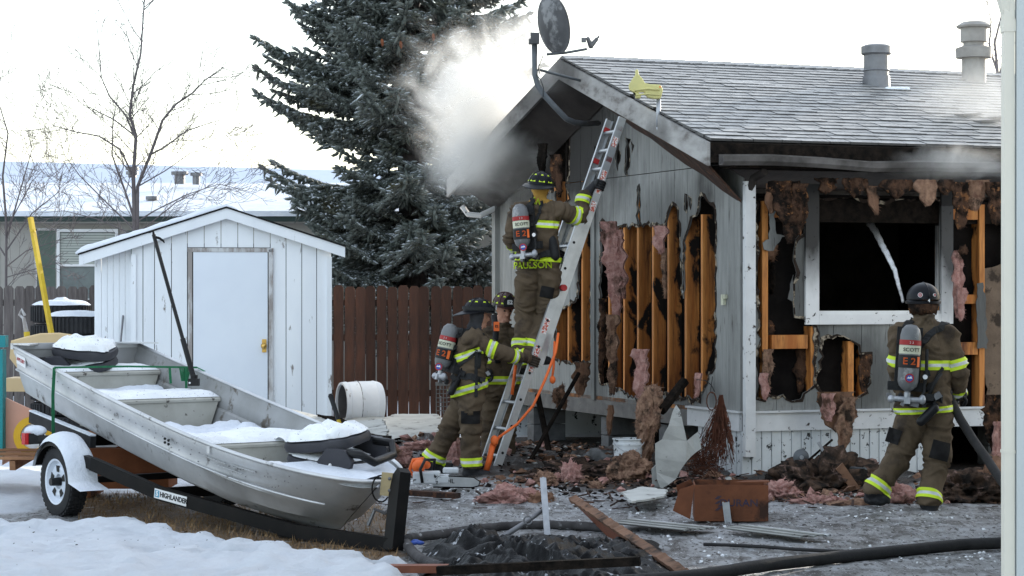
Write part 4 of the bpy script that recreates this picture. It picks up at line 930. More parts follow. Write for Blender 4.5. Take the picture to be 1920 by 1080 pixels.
# ------------------------------------------------------------ tyres
def tyre(c, R=.37, wd=.20, tilt=0, label='', snowy=True):
    t = thing('tyre', label, 'tyre', V(c) - V((0, 0, wd / 2)), 'old tyres stacked beside the shed'); m = MB()
    prof = [(R * .55, -wd * .42), (R * .7, -wd * .5), (R * .93, -wd * .47), (R, -wd * .32), (R, wd * .32), (R * .93, wd * .47), (R * .7, wd * .5), (R * .55, wd * .42), (R * .6, 0), (R * .55, -wd * .42)]
    m.lathe(prof, c, n=36)
    for k in range(44):
        a = 2 * PI * k / 44; m.box(V(c) + V((math.cos(a) * (R + .004), math.sin(a) * (R + .004), 0)), (.016, .028, wd * .8), Matrix.Rotation(a, 3, 'Z'))
    m.build('tread', rubber, t, smooth=35)
    if snowy:
        m = MB(); n, k = 28, 7; vs = []; zt = V(c) + V((0, 0, wd * .46))
        for i in range(k + 1):
            rad = R * 1.0 * i / k
            for j in range(n):
                a = 2 * PI * j / n; h = .065 * (1 - (i / k) ** 5) + .012 * fbm(c[0] + rad * math.cos(a), rad * math.sin(a), 2, 3, 4) + .03 * (i < 2 and c[0] < -5.6); rq = rad * (1 + (.03 * fbm(math.cos(a), math.sin(a), c[0], 3, 3) if i == k else 0))
                vs.append(zt + V((rq * math.cos(a), rq * math.sin(a), h)))
        m.add(vs, [(i * n + j, i * n + (j + 1) % n, (i + 1) * n + (j + 1) % n, (i + 1) * n + j) for i in range(k) for j in range(n)]); m.build('snow_cap', snow, t, smooth=True)
ca_, cb_ = P(115, 600, 28.2), P(146, 620, 27.4)
for k in range(6):
    z = .12 + k * .245; wh = ('topmost', 'second from top', 'third from top', 'fourth from top', 'fifth from top', 'lowest')[5 - k]
    tyre((ca_.x, ca_.y, z + .13) , .37, .235, label=f'{wh} black tyre of the rear stack near the grey fence', snowy=(k == 5))
    tyre((cb_.x, cb_.y, z) , .365, .235, label=f'{wh} black tyre of the front stack against the shed wing', snowy=(k == 5))
# yellow posts
m = MB(); m.box((P(62, 435, 27) + P(98, 635, 26.8)) / 2, (.05, .05, (P(62, 435, 27) - P(106, 690, 26.7)).length), frame(P(62, 435, 27) - P(98, 635, 26.8))); m.ell(P(62, 434, 27), (.035, .035, .03), n=8, m=5)
m.v = [(x, y, z) for x, y, z in m.v]; tag(rebase(m.build('yellow_post', yellowm)), 'yellow wooden post with snowy tip leaning in front of the stacked tyres', 'post')
t = thing('paddle', 'small wooden paddle with yellow tip standing beside the grey fence', 'paddle', P(48, 640, 26.5)); m = MB(); m.tube([P(50, 680, 26.5), P(49, 620, 26.5), P(44, 595, 26.5)], [.03, .03, .02], 8); m.build('shaft', bare_trim, t); m = MB(); m.tube([P(53, 660, 26.45), P(50, 622, 26.45)], .036, 8); m.build('tip', yellowm, t)
m = MB(); m.tube([P(44, 597, 26.5), P(36, 590, 26.5), P(40, 580, 26.5), P(47, 592, 26.5)], .018, 6); m.build('grip', bare_trim, t)
# ------------------------------------------------------------ near building at the right edge
nbd = thing('near_building', 'pale siding corner of a nearby building cutting off the right edge', 'building', (2.35, 9.4, 0))
m = MB(); xL = (1903 - 960) / F * 9
m.prism([(xL, 9.0), (xL + 3, 8.9), (xL + 5.6, 17.2), (xL * 17.2 / 9 + .5, 17.2)], lambda x, y, d: V((x, y, d)), 0, 4.4); m.build('wall', nearw, nbd)  # unseen rear end lengthened so its shadow reaches the foreground
m = MB(); m.box((xL + .045, 8.985, 2.2), (.085, .02, 4.38)); m.build('corner_board', nearw, nbd)
for k in range(22): m = MB(); m.box((xL + 1.55, 8.955, .1 + .2 * k), (2.9, .014, .19), Matrix.Rotation(-.03, 3, 'X')); m.build('siding_board', nearw, nbd)
m = MB(); xd = (1894 - 960) / F * 8.98; m.box((xd + .0, 9.02, 1.6), (.042, .06, 2.75)); m.box((xd, 9.02, 1.73 - 297 / F * 9), (.048, .066, .012)); m.box((xd, 9.02, 1.73 + 502 / F * 9), (.050, .066, .05)); m.tube([(xd, 9.02, 2.9), (xd, 9.02, 2.84), (xd, 9.02, 2.80)], .028, 8)
m.tube([(xd + .01, 9.02, 2.80), (xd - .0, 9.02, 2.86), (xd - .035, 9.0, 2.96), (xd - .04, 9, 3.1)], .03, 8)
m.build('downspout', neard, nbd)
# ------------------------------------------------------------ boat on its trailer
BA = V((.604, -.797, 0)); BN = V((-.797, -.604, 0))      # forward, near side
bow = P(716, 903, 15.45); BL = 4.68
def gz(u): return 1.285 + (bow.z - 1.285) * u - .035 * math.sin(u * PI)
def cen(u): return V((bow.x, bow.y, 0)) - BA * (BL * (1 - u))
def hw(u): # half width at gunwale
    return .58 + .05 * math.sin(min(u, .6) / .6 * PI / 2) if u < .6 else .63 * math.sqrt(max(0, 1 - ((u - .6) / .4) ** 2.3))
def Bp(u, w, dz): c = cen(u); return c + BN * w + V((0, 0, gz(u) + dz))
boat = thing('aluminium_boat', 'weathered aluminium fishing boat with snow inside, tilted bow down on its trailer', 'boat', cen(.5))
def hullprof(u, inset=0.0):
    h = max(hw(u) - inset, .004); k = 1 - max(0, (u - .72) / .28) ** 2 * .55; dp = .50 * (1 - .16 * max(0, (u - .6) / .4)) - inset * .8
    # from gunwale down to keel: (w, dz)
    return [(h, 0), (h * .985 + .012 * k, -.05), (h * .965, -.10), (h * .95, -.18), (h * .955, -.20), (h * .925, -.215), (h * .88, -.30), (h * .82 * k, -.39 * dp / .5), (h * .74 * k, -.42 * dp / .5), (h * .40 * k, -.48 * dp / .5), (0, -.52 * dp / .5)]
def hull(inset, us):
    vs = []; n = 11
    for u in us:
        pr = hullprof(u, inset); row = [(w, z) for w, z in pr] + [(-w, z) for w, z in pr[-2::-1]]
        # bow rake: lower points sit back
        for w, z in row:
            rk = .72 * (-z / .5) * sst(.62, 1.0, u)
            c = Bp(u, w, z) - BA * rk; vs.append(c)
    k = 2 * n - 1
    return vs, [(i * k + j, (i + 1) * k + j, (i + 1) * k + j + 1, i * k + j + 1) for i in range(len(us) - 1) for j in range(k - 1)], k
us = [0, .06] + list(np.linspace(.12, .9, 22)) + [.925, .95, .97, .985, .995, 1.0]
m = MB(); vs, fs, kk = hull(0, us); m.add(vs, fs); m.add(vs[:kk], [tuple(range(kk))])
m.build('hull', alu, boat, smooth=32)
m = MB(); vs, fs, kk = hull(.018, us[:-3]); m.add(vs, [f[::-1] for f in fs]); m.add([v + BA * .015 for v in vs[:kk]], [tuple(range(kk))]); m.build('inner_hull', alu_in, boat, smooth=32)
for sg in (1, -1):
    m = MB(); m.tube([Bp(u, sg * (hw(u) + .004), .0) for u in us], .017, 6); m.build('gunwale', alu, boat, smooth=True)
    m = MB(); m.tube([Bp(u, sg * (hw(u) * .955 + .006), -.195) for u in us[:-4]], .009, 5); m.build('hull_rib', alu, boat, smooth=True)
# transom: raised corner brackets
m = MB()
for sg in (1, -1):
    m.prism([(0, .0), (.34, .0), (.0, .16)], lambda x, y, d: Bp(0, sg * (.60 - y * 1.6), .012) + BA * x + V((0, 0, d)), 0, .012)
m.bar(Bp(0, .60, .0), Bp(0, -.60, .0), .05, .05); m.build('transom_rail', alu, boat)
# benches
def bench(u0, u1, dz, nm='bench', snowth=.05, mt=snowd):
    uc = (u0 + u1) / 2; w0, w1 = hw(u0) - .05, hw(u1) - .05; m = MB()
    q = [Bp(u0, w0, dz), Bp(u0, -w0, dz), Bp(u1, -w1, dz + 0), Bp(u1, w1, dz)]; zt = (q[0].z + q[2].z) / 2
    for p in q: p.z = zt + (p.z - zt) * .35
    lo = [(p.lerp((q[0] + q[1]) / 2 if i < 2 else (q[2] + q[3]) / 2, .16)) + V((0, 0, -.25)) for i, p in enumerate(q)]; m.add(q + lo, [(0, 1, 2, 3), (0, 4, 5, 1), (1, 5, 6, 2), (2, 6, 7, 3), (3, 7, 4, 0)])
    b = m.build(nm, seat_al, boat)
    m = MB(); m.tube([q[3] + V((0, 0, -.02)), q[2] + V((0, 0, -.02))], .018, 6); m.tube([q[0] + V((0, 0, -.02)), q[1] + V((0, 0, -.02))], .018, 6); m.build('bench_lip', seat_al, b)
    m = MB(); nx, ny = 22, 9; vs = []
    for j in range(ny):
        for i in range(nx):
            a = i / (nx - 1); c = j / (ny - 1); p = (q[0].lerp(q[1], a)).lerp(q[3].lerp(q[2], a), c); e = min(1, min(i, nx - 1 - i, j, ny - 1 - j) * .8)
            vs.append(p + V((0, 0, .004 + snowth * e * (.75 + .5 * fbm(p.x * 3, p.y * 3, 0, 3)) * (1 if a > .12 or nm != 'bench' else .3))))
    m.add(vs, [(j * nx + i, j * nx + i + 1, (j + 1) * nx + i + 1, (j + 1) * nx + i) for j in range(ny - 1) for i in range(nx - 1)]); m.build('snow_on_bench', mt, b, smooth=True)
bench(.215, .31, -.14); bench(.55, .64, -.12, snowth=.07); bench(.02, .10, -.14)
# loose snow in the bottom and on the fore deck
def snowfield(u0, u1, w0, w1, dz0, dz1, amp=.04, mt=snow, nm='snow_drift', nx=26, ny=20):
    m = MB(); vs = []
    for j in range(ny):
        for i in range(nx):
            u = u0 + (u1 - u0) * j / (ny - 1); lim = max(hw(u) * .9, .01); w = (w0 + (w1 - w0) * i / (nx - 1)) * lim; dz = dz0 + (dz1 - dz0) * j / (ny - 1)
            p = Bp(u, w, dz); e = min(1, min(j, ny - 1 - j) / 3); vs.append(p + V((0, 0, (amp * fbm(p.x * 2, p.y * 2, 3, 4, 1.5) + amp) * e)))
    m.add(vs, [(j * nx + i, j * nx + i + 1, (j + 1) * nx + i + 1, (j + 1) * nx + i) for j in range(ny - 1) for i in range(nx - 1)]); m.build(nm, mt, boat, smooth=True)
snowfield(.33, .54, -.95, .6, -.34, -.30, .08); snowfield(.10, .21, -.9, .9, -.26, -.30, .06); snowfield(.62, .99, -.96, .96, -.30, -.05, .05, snowd); snowfield(.62, .80, -.98, -.3, -.10, -.16, .05, snowd)
m = MB(); vs = []      # fore deck
for u in np.linspace(.86, .985, 8):
    for w in np.linspace(-.94, .94, 9): vs.append(Bp(u, w * hw(u), -.012 + .035 * (1 - abs(w)) + .01 * fbm(u * 20, w * 2, 0)))
m.add(vs, [(j * 9 + i, j * 9 + i + 1, (j + 1) * 9 + i + 1, (j + 1) * 9 + i) for j in range(7) for i in range(8)]); m.build('snow_on_deck', snow, boat, smooth=True)
# rivets, oar socket, sticker
m = MB()
for k in range(4): q = Bp(.585 + .012 * (k % 2), hw(.59) * .985 + .012, -.10 - .028 * (k // 2)); m.ell(q, (.011, .011, .011), n=6, m=4)
m.build('bolt', blackm, boat)
m = MB()
for k in range(40): u = .04 + .92 * k / 40; q = Bp(u, hw(u) * .965 + .004, -.10); m.ell(q, (.004, .004, .004), n=5, m=3)
for k in range(26): u = .3 + .6 * random.random(); q = Bp(u, hw(u) * .955 + .002, -.05 - .12 * random.random()); m.ell(q, (.005, .005, .005), n=5, m=3)
m.build('rivets', vent_m, boat, kind='stuff')
for u, sg in ((.62, -1), (.72, 1)):
    m = MB(); m.box(Bp(u, sg * (hw(u) - .01), -.03), (.05, .04, .07), frame(V((0, 0, 1)), BA)); m.build('oar_socket', alu, boat)
def side_plane(u, dz): return Bp(u, hw(u) * .975 + .004, dz)
q0, q1 = side_plane(.012, -.07), side_plane(.085, -.07); rt = (q1 - q0).normalized(); q = (q0 + q1) / 2; upv = (V((0, 0, 1)) - BN * -.12); upv = (upv - rt * upv.dot(rt)).normalized(); nr = rt.cross(upv); q = side_plane(.032, -.085) + nr * .012
m = MB(); m.box(q, (.185, .085, .004), Matrix((rt, upv, nr)).transposed()); st = m.build('name_sticker', whitem, boat)
m = MB(); m.text('APPLEBY', q + nr * .003, rt, upv, .043, .001, bold=.0006); m.build('lettering', redm, st)
# painted stripe remnants on bow quarter
m = MB()
for (u0, u1, dz) in ((.70, .76, -.10), (.73, .80, -.13), (.775, .83, -.09)):
    m.bar(side_plane(u0, dz) + BN * .006, side_plane(u1, dz) + BN * .006, .012, .004)
m.build('worn_stripes', alu_l, boat)
# green strap across the boat
us_ = .155; m = MB()
def strap(m, pts, wd=.022, th=.003):
    for a, b in zip(pts[:-1], pts[1:]): m.bar(a, b, wd, th, BA) if 0 else m.box((V(a) + V(b)) / 2, (wd, th, (V(b) - V(a)).length + .004), frame(V(b) - V(a), BN if abs((V(b) - V(a)).normalized().dot(BN)) < .9 else V((0, 0, 1))) @ Matrix.Rotation(PI / 2, 3, 'Z'))
h = hw(.19)
strap(m, [Bp(.185, h + .03, -.62), Bp(.185, h + .035, -.2), Bp(.185, h + .022, .02)], .028)
strap(m, [Bp(.185, h + .022, .022), Bp(.20, 0, .035), Bp(.215, -h, .03)], .016); strap(m, [Bp(.215, -h, .03), Bp(.235, -h - .02, .02)], .02)
strap(m, [Bp(.212, -h + .25, .03), Bp(.212, -h + .24, -.10)], .022); strap(m, [Bp(.213, -h + .10, .02), Bp(.22, -h + .11, -.36)], .022)
for k in range(6): strap(m, [Bp(.21, -h + .05 + .02 * k, .03), Bp(.214, -h + .09 + .01 * k, -.08)], .014)
gs = m.build('tie_down_strap', greenstrap); tag(rebase(gs), 'green tie-down strap drawn across the stern of the aluminium boat', 'strap')
# seats folded down, on the boat
def boat_seat(name, label, px, py, Yd, R, sc=1.0, open_=0.0):
    o = P(px, py, Yd); t = thing(name, label, 'chair', o)
    def slab(nm, mtl, c, sz, rot, snow_th=0, n=20, gap=0):
        m = MB(); vs = []; hx, hy, hz = sz; rows = [(-1, .80), (-.7, .97), (0, 1.0), (.7, .97), (1, .80)]
        for (zz, sq) in rows:
            for j in range(n):
                a = 2 * PI * j / n; cx = math.copysign(abs(math.cos(a)) ** .55, math.cos(a)); cy = math.copysign(abs(math.sin(a)) ** .55, math.sin(a))
                vs.append(o + R @ (V(c) + rot @ V((hx * cx * sq, hy * cy * sq, hz * zz))))
        fs = [(i * n + j, i * n + (j + 1) % n, (i + 1) * n + (j + 1) % n, (i + 1) * n + j) for i in range(4) for j in range(n)] + [tuple(range(n - 1, -1, -1)), tuple(4 * n + j for j in range(n))]
        m.add(vs, fs); ob = m.build(nm, mtl, t, smooth=50)
        if snow_th:
            m = MB(); vs = []; kr = 6
            for i in range(kr + 1):
                f = i / kr
                for j in range(n * 2):
                    a = PI * j / n; cx = math.copysign(abs(math.cos(a)) ** .55, math.cos(a)); cy = math.copysign(abs(math.sin(a)) ** .55, math.sin(a))
                    ed = (.92 + .16 * fbm(math.cos(a) * 2, math.sin(a) * 2, i * .2 + px, 4, 2)) if i == kr else 1
                    p = V((hx * cx * f * ed, hy * cy * f * ed, hz + snow_th * (1 - f ** 5) * (1 + .8 * fbm(cx * f, cy * f, px, 4, 2.5)) + .002)); vs.append(o + R @ (V(c) + rot @ p))
            q = n * 2; m.add(vs, [(i * q + j, i * q + (j + 1) % q, (i + 1) * q + (j + 1) % q, (i + 1) * q + j) for i in range(kr) for j in range(q)]); m.build('snow_cap', snowd, ob, smooth=True)
        return ob
    I = Matrix.Identity(3)
    slab('seat_base', vinyl, (0, 0, 0), (.26 * sc, .22 * sc, .045), I, .02)
    slab('backrest', vinyl, (-.02 * sc, .0, .125 + open_ * .08), (.27 * sc, .22 * sc, .045), Matrix.Rotation(-.10 - open_, 3, 'Y'), .06)
    for sg in (-1, 1):
        m = MB(); m.prism([(.17 * sc, -.03), (.30 * sc, .02), (.32 * sc, .10), (.26 * sc, .17), (.12 * sc, .16), (.05 * sc, .05)], lambda x, y, d: o + R @ V((x, sg * .215 * sc + d, y)), -.02, .02); m.build('hinge', vinyl, t)
    m = MB(); m.tube([o + R @ V((.22 * sc, -.2 * sc, .14)), o + R @ V((.36 * sc, -.19 * sc, .15)), o + R @ V((.42 * sc, -.12 * sc, .09)), o + R @ V((.42 * sc, .12 * sc, .09)), o + R @ V((.36 * sc, .19 * sc, .15)), o + R @ V((.22 * sc, .2 * sc, .14))], .03, 8); m.build('seat_shell', plastic_k, t, smooth=True)
    m = MB(); m.cyl(o + R @ V((0, 0, -.03)), o + R @ V((0, 0, -.13)), .05, .08); m.build('swivel', plastic_k, t)
    for sg in (-1, 1):
        m = MB(); m.ell(o + R @ V((.16 * sc, sg * .24 * sc, .05)), (.012, .01, .012), n=8, m=5); m.build('bolt', whitem, t)
    return t
Rz = lambda a: Matrix.Rotation(math.radians(a), 3, 'Z')
boat_seat('folded_chair', 'folded grey boat seat with snow on top at the bow of the boat', 618, 862, 16.05, Rz(-28) @ Matrix.Rotation(.14, 3, 'Y') @ Matrix.Rotation(.15, 3, 'X'), 1.08, .12)
boat_seat('folded_chair', 'folded grey boat seat capped with snow near the stern of the boat', 162, 688, 18.98, Rz(172) @ Matrix.Rotation(.16, 3, 'Y') @ Matrix.Rotation(-.18, 3, 'X'), .98, .16)
# ---- trailer
ax = V((-3.5, 17.5, 0)) + V((.797, .604, 0)) * .70; tr = thing('boat_trailer', 'black boat trailer carrying the aluminium boat, white rimmed wheel in snow', 'trailer', ax)
tip = V((-.83, 15.05, 0)) 
WR = .272
def wheel(c, lab=None):
    ob = MB(); n_ = BN; prof = [(WR * .60, -.07), (WR * .78, -.082), (WR * .95, -.075), (WR, -.05), (WR * .99, 0), (WR, .05), (WR * .95, .075), (WR * .78, .082), (WR * .60, .07)]
    ob.lathe(prof, c, n_, 40); R = frame(n_)
    for k in range(40):
        a = 2 * PI * k / 40
        for off_ in (-.055, -.02, .02, .055):
            a2 = a + (off_ * 3)
            ob.box(V(c) + R @ V((math.cos(a2) * WR * .995, math.sin(a2) * WR * .995, off_)), (.018, .024, .026), R @ Matrix.Rotation(a2, 3, 'Z'))
    ty = ob.build('wheel', rubber, tr, smooth=35)
    m = MB(); m.lathe([(WR * .62, -.06), (WR * .66, .075), (WR * .60, .07), (WR * .57, .05), (WR * .52, .035), (WR * .40, .052), (WR * .22, .045), (WR * .20, .02), (0, .02)], c, n_, 36); m.build('rim', wheel_w, ty, smooth=30)
    m = MB()
    for k in range(5):
        a = 2 * PI * k / 5 + .3; 
        m.prism([(WR * .28, -.018), (WR * .46, -.03), (WR * .46, .03), (WR * .28, .018)], lambda x, y, d: V(c) + R @ Matrix.Rotation(a, 3, 'Z') @ V((x, y, .0505 + d)), 0, .004)
    m.build('rim_slot', blackm, ty)
    m = MB(); m.cyl(V(c) + n_ * .03, V(c) + n_ * .115, .034, .03, 14); m.build('hub', plastic_k, ty)
wc = V((-3.5, 17.5, WR - .01)) ; wheel(wc); wheel(wc - BN * 1.4)
m = MB(); m.bar(wc, wc - BN * 1.4, .05, .05); m.build('axle', black_st, tr)
# fender
def fender(c, nm='fender'):
    m = MB(); n = 16; vs = []
    for i in range(n + 1):
        a = math.radians(158 - 150 * i / n + 0); r = WR + .035 + (.03 * (i / n) ** 2); p = c - BA * (math.cos(a) * -r) * -1 + V((0, 0, math.sin(a) * r))
        p = c + BA * (math.cos(a) * r) + V((0, 0, math.sin(a) * r))
        for wv, dz in ((.115, -.03), (.11, 0), (-.10, 0), (-.105, -.03)): vs.append(p + BN * wv + V((0, 0, dz)))
    m.add(vs, [(i * 4 + j, i * 4 + j + 1, (i + 1) * 4 + j + 1, (i + 1) * 4 + j) for i in range(n) for j in range(3)])
    f = m.build(nm, black_st, tr, smooth=40)
    m = MB(); vs = []; k = 9
    for i in range(n + 5):
        u = i / n; a = math.radians(160 - 158 * min(u, 1)); r = WR + .04 + .03 * min(u, 1) ** 2; p = c + BA * (math.cos(a) * r) + V((0, 0, math.sin(a) * r))
        if u > 1: p += BA * (.05 * (i - n)) + V((0, 0, -.012 * (i - n)))
        up_ = V((0, 0, 1)) * .8 + (p - c).normalized() * .4
        for j in range(k):
            w_ = -.12 + .25 * j / (k - 1); h_ = .06 * math.sqrt(max(0, 1 - ((j - (k - 1) / 2) / ((k - 1) / 2)) ** 2)) * min(1, i / 2, max(.05, (n + 4 - i) / 5.0)) * (1 + .25 * fbm(p.x * 4, p.y * 4, p.z * 4, 3)) * (.35 + .65 * max(0, math.sin(a)) if u <= 1 else .55)
            vs.append(p + BN * w_ + up_ * h_)
    m.add(vs, [(i * k + j, i * k + j + 1, (i + 1) * k + j + 1, (i + 1) * k + j) for i in range(n + 4) for j in range(k - 1)]); m.build('snow_on_fender', snow, f, smooth=True)
fender(wc)
fender(wc - BN * 1.4)
# frame rails: side beam visible from the wheel to the tongue
sb0 = wc + BA * .30 - BN * .02 + V((0, 0, .16)); sb1 = G(640, 1020, 0) + V((0, 0, .10))
tong0 = V((ax.x, ax.y, .42)); 
pA = P(175, 870, 17.2); pB = P(300, 925, 16.75); pC = P(560, 997, 15.8); pD = P(735, 1022, 15.1)
for nm, pts in (('side_beam', [pA, pB, pC]), ('tongue', [pC - BA * .25, pC, pD])):
    m = MB()
    for a, b in zip(pts[:-1], pts[1:]): m.bar(a - (b - a).normalized() * .01, b, .05, .10)
    m.build(nm, black_st, tr)
far_ = [p - BN * 1.25 for p in (pA, pB)] + [pC + V((.15, .15, 0))]
m = MB()
for a, b in zip(far_[:-1], far_[1:]): m.bar(a, b, .05, .1)
m.build('side_beam', black_st, tr)
m = MB(); m.bar(pA - BA * .9 + V((0, 0, .12)), pA, .05, .09); m.bar(pA - BN * 1.2 - BA * .9 + V((0, 0, .12)), pA - BN * 1.2, .05, .09); m.bar(pA - BA * .88 + V((0, 0, .12)), pA - BN * 1.2 - BA * .88 + V((0, 0, .12)), .05, .09)
m.build('cross_member', black_st, tr); m = MB(); m.bar(pB, pB - BN * 1.1, .05, .08); m.build('cross_member', black_st, tr)
m = MB()
for sg in (.55, -.55): m.bar(cen(.06) + BN * sg + V((0, 0, .70)), cen(.30) + BN * sg + V((0, 0, .55)), .05, .09)
m.build('bunk', rubber, tr)
m = MB()
for sg in (.55, -.55): m.bar(cen(.06) + BN * sg + V((0, 0, .755)), cen(.30) + BN * sg + V((0, 0, .605)), .05, .012)
m.build('snow_strip', snow, tr)
for sg in (.55, -.55):
    for u in (.10, .26): m = MB(); c_ = cen(u) + BN * sg; m.cyl(V((c_.x, c_.y, .36)), V((c_.x, c_.y, .64 - (u - .1) * .9)), .02); m.build('bunk_bracket', black_st, tr)
# tail light
q = P(62, 822, 17.75); m = MB(); m.bar(q, q + V((.30, -.05, .0)), .05, .05); m.box(q + V((-.0, -.01, 0)), (.10, .09, .085), frame(V((0, 0, 1)), BA)); tl = m.build('tail_light', blackm, tr)
m = MB(); m.box(q + V((-.045, -.045, 0)), (.05, .06, .09), frame(V((0, 0, 1)), BA)); m.build('lens', mat('red_lens', (.5, .02, .02), (.42, .02, .02), rough=.25, scale=5), tl)
m = MB(); m.ell(q + V((.02, 0, .06)), (.09, .06, .045)); m.build('snow_cap', snow, tl, smooth=True)
# decal on the side beam
a_, b_ = pB, pC; rt = (b_ - a_).normalized(); upv = V((0, 0, 1)); upv = (upv - rt * upv.dot(rt)).normalized(); nr = rt.cross(upv)
if nr.y > 0: nr = -nr
q = P(327, 929, 16.66); kk_ = (q - a_).dot(rt); q = a_ + rt * kk_ + nr * .029 + upv * .0
m = MB(); m.box(q, (.36, .072, .003), Matrix((rt, upv, rt.cross(upv))).transposed()); dc = m.build('maker_decal', whitem, tr)
m = MB(); m.text('HIGHLANDER', q + rt * .035 + nr * .002, rt, upv, .052, .001, .93, bold=.0018); m.build('lettering', blackm, dc)
m = MB(); m.box(q - rt * .148 + nr * .002, (.048, .052, .001), Matrix((rt, upv, rt.cross(upv))).transposed()); m.build('logo_square', mat('decal_blue', (.10, .35, .5), (.08, .3, .45), rough=.5, scale=5), dc)
m = MB(); m.text('S', q - rt * .148 + nr * .0035, rt, upv, .055, .0008, bold=.002); m.build('logo_letter', whitem, dc)
# winch post
pt = P(752, 886, 15.18); pb = P(737, 1035, 15.1); pb.z = max(pb.z, .0)
m = MB(); Rp = frame(pt - pb, BA); L_ = (pt - pb).length
m.prism([(-.055, 0), (.055, 0), (.055, L_ - .0), (.02, L_ + .03), (-.055, L_ - .04)], lambda x, y, d: pb + Rp @ V((d, x, y)), -.045, .045); m.build('winch_post', black_st, tr)
m = MB(); c_ = P(728, 908, 15.2); m.box(c_, (.10, .05, .155), Matrix.Rotation(.1, 3, 'Y')); wi = m.build('winch', mat('winch_plate', (.35, .28, .16), (.25, .2, .12), rough=.5, scale=9, metal=.4), tr)
m = MB(); m.tube([c_ + V((-.05 + .06 * math.cos(a) , -.0, -.03 + .09 * math.sin(a))) for a in np.linspace(.5, 5.6, 16)], .006, 5); m.build('winch_cable', black_st, wi)
for zz in (-.04, .04): m = MB(); m.ell(c_ + V((.01, -.03, zz)), (.012, .008, .012), n=8, m=5); m.build('bolt', vent_m, wi)
m = MB(); a_ = P(716, 1000, 15.4); m.tube([P(690, 985, 15.5), P(703, 955, 15.5), P(722, 962, 15.4), P(735, 952, 15.35), P(748, 940, 15.25)], .014, 6); m.build('safety_chain', vent_m, tr)
# ------------------------------------------------------------ pike pole standing in the boat
t = thing('pike_pole', 'black fireman pike pole with double hook standing up against the boat gunwale', 'pole', P(366, 718, 18.55)); a, b = P(364, 712, 18.5), P(288, 440, 18.75)
m = MB(); m.tube([a, a.lerp(b, .28)], .022, 8); m.tube([a.lerp(b, .28), b], .016, 8); m.build('shaft', plastic_k, t)
m = MB(); m.tube([b, b + V((-.005, 0, .03)), b + V((-.03, 0, .02)), b + V((-.06, 0, .015))], [.012, .010, .007, .003], 6); m.tube([b + V((.01, 0, -.02)), b + V((.05, 0, -.03)), b + V((.085, 0, -.055)), b + V((.09, 0, -.07))], [.012, .011, .009, .004], 6); m.build('hook', black_st, t)
m = MB(); m.box(a + V((0, -.01, -.02)), (.09, .06, .06)); m.cyl(a + V((0, 0, -.02)), a + V((0, 0, .04)), .03); m.build('foot_bracket', plastic_k, t)
m = MB(); m.ell(a + V((-.03, -.045, -.025)), (.009, .006, .009), n=8, m=5); m.build('bolt', whitem, t)
# ------------------------------------------------------------ plastic toys, pallet and crates at the left
toy = thing('plastic_playhouse', 'plastic toy playhouse with teal post, peach wall and yellow ring at left edge', 'playhouse', P(10, 900, 19.4))
m = MB(); m.box(P(-8, 755, 19.3), (.15, .14, .92)); m.box(P(2, 640, 19.3), (.10, .12, .10)); m.build('post', teal, toy, smooth=False)
m = MB(); m.prism([(P(4, 0, 19.35).x, P(0, 872, 19.35).z), (P(62, 0, 19.35).x, P(0, 840, 19.35).z), (P(62, 0, 19.35).x, P(0, 770, 19.35).z), (P(8, 0, 19.35).x, P(0, 745, 19.35).z), (P(4, 0, 19.35).x, P(0, 800, 19.35).z)], lambda x, y, d: V((x, 19.35 + d, y)), 0, .04); m.build('wall_panel', peach, toy)
c_ = P(62, 818, 19.25); m = MB(); nn = 40; vs = []
for (r, y) in ((.11, 0), (.17, 0), (.17, .03), (.11, .03)):
    for j in range(nn): a = 2 * PI * j / nn; vs.append(c_ + V((r * math.cos(a), y, r * math.sin(a))))
m.add(vs, [(i * nn + j, i * nn + (j + 1) % nn, ((i + 1) % 4) * nn + (j + 1) % nn, ((i + 1) % 4) * nn + j) for i in range(4) for j in range(nn)]); m.build('ring', yelring, toy, smooth=40)
m = MB(); m.ell(c_ + V((0, .02, 0)), (.11, .01, .11), n=30); m.build('ring_snow', snow, toy)
tb = thing('beige_toy_boat', 'beige moulded plastic toy with round porthole holes behind the boat stern', 'toy', P(95, 665, 20.2))
q = lambda x, y: (P(x, y, 20.2).x, P(x, y, 20.2).z)
outer = [q(*p) for p in ((18, 672), (20, 642), (45, 635), (75, 628), (110, 627), (140, 631), (163, 642), (190, 660), (190, 700), (40, 700))]
def circ(x, y, r, n=14): c = q(x, y); return [(c[0] + r * math.cos(2 * PI * i / n), c[1] + r * math.sin(2 * PI * i / n)) for i in range(n)]
sheet(outer, [circ(60, 658, .052), circ(92, 662, .052)], lambda x, y, d: V((x, 20.2 + d, y)), .06).build('panel', beige, tb)
for (cx, cy) in ((60, 658), (92, 662)):
    m = MB(); pp = circ(cx, cy, .056, 18); m.tube([V((a, 20.195, b)) for a, b in pp] + [V((pp[0][0], 20.195, pp[0][1]))], .01, 6); m.build('porthole_rim', beige, tb, smooth=True)
m = MB(); m.box(P(95, 720, 20.35), (.75, .4, .12)); m.build('base', beige, tb)
m = MB(); pts = [V((a, 20.23, b)) for a, b in outer[1:8]]; m.tube(pts, .016, 6); m.build('rim', beige, tb, smooth=True)
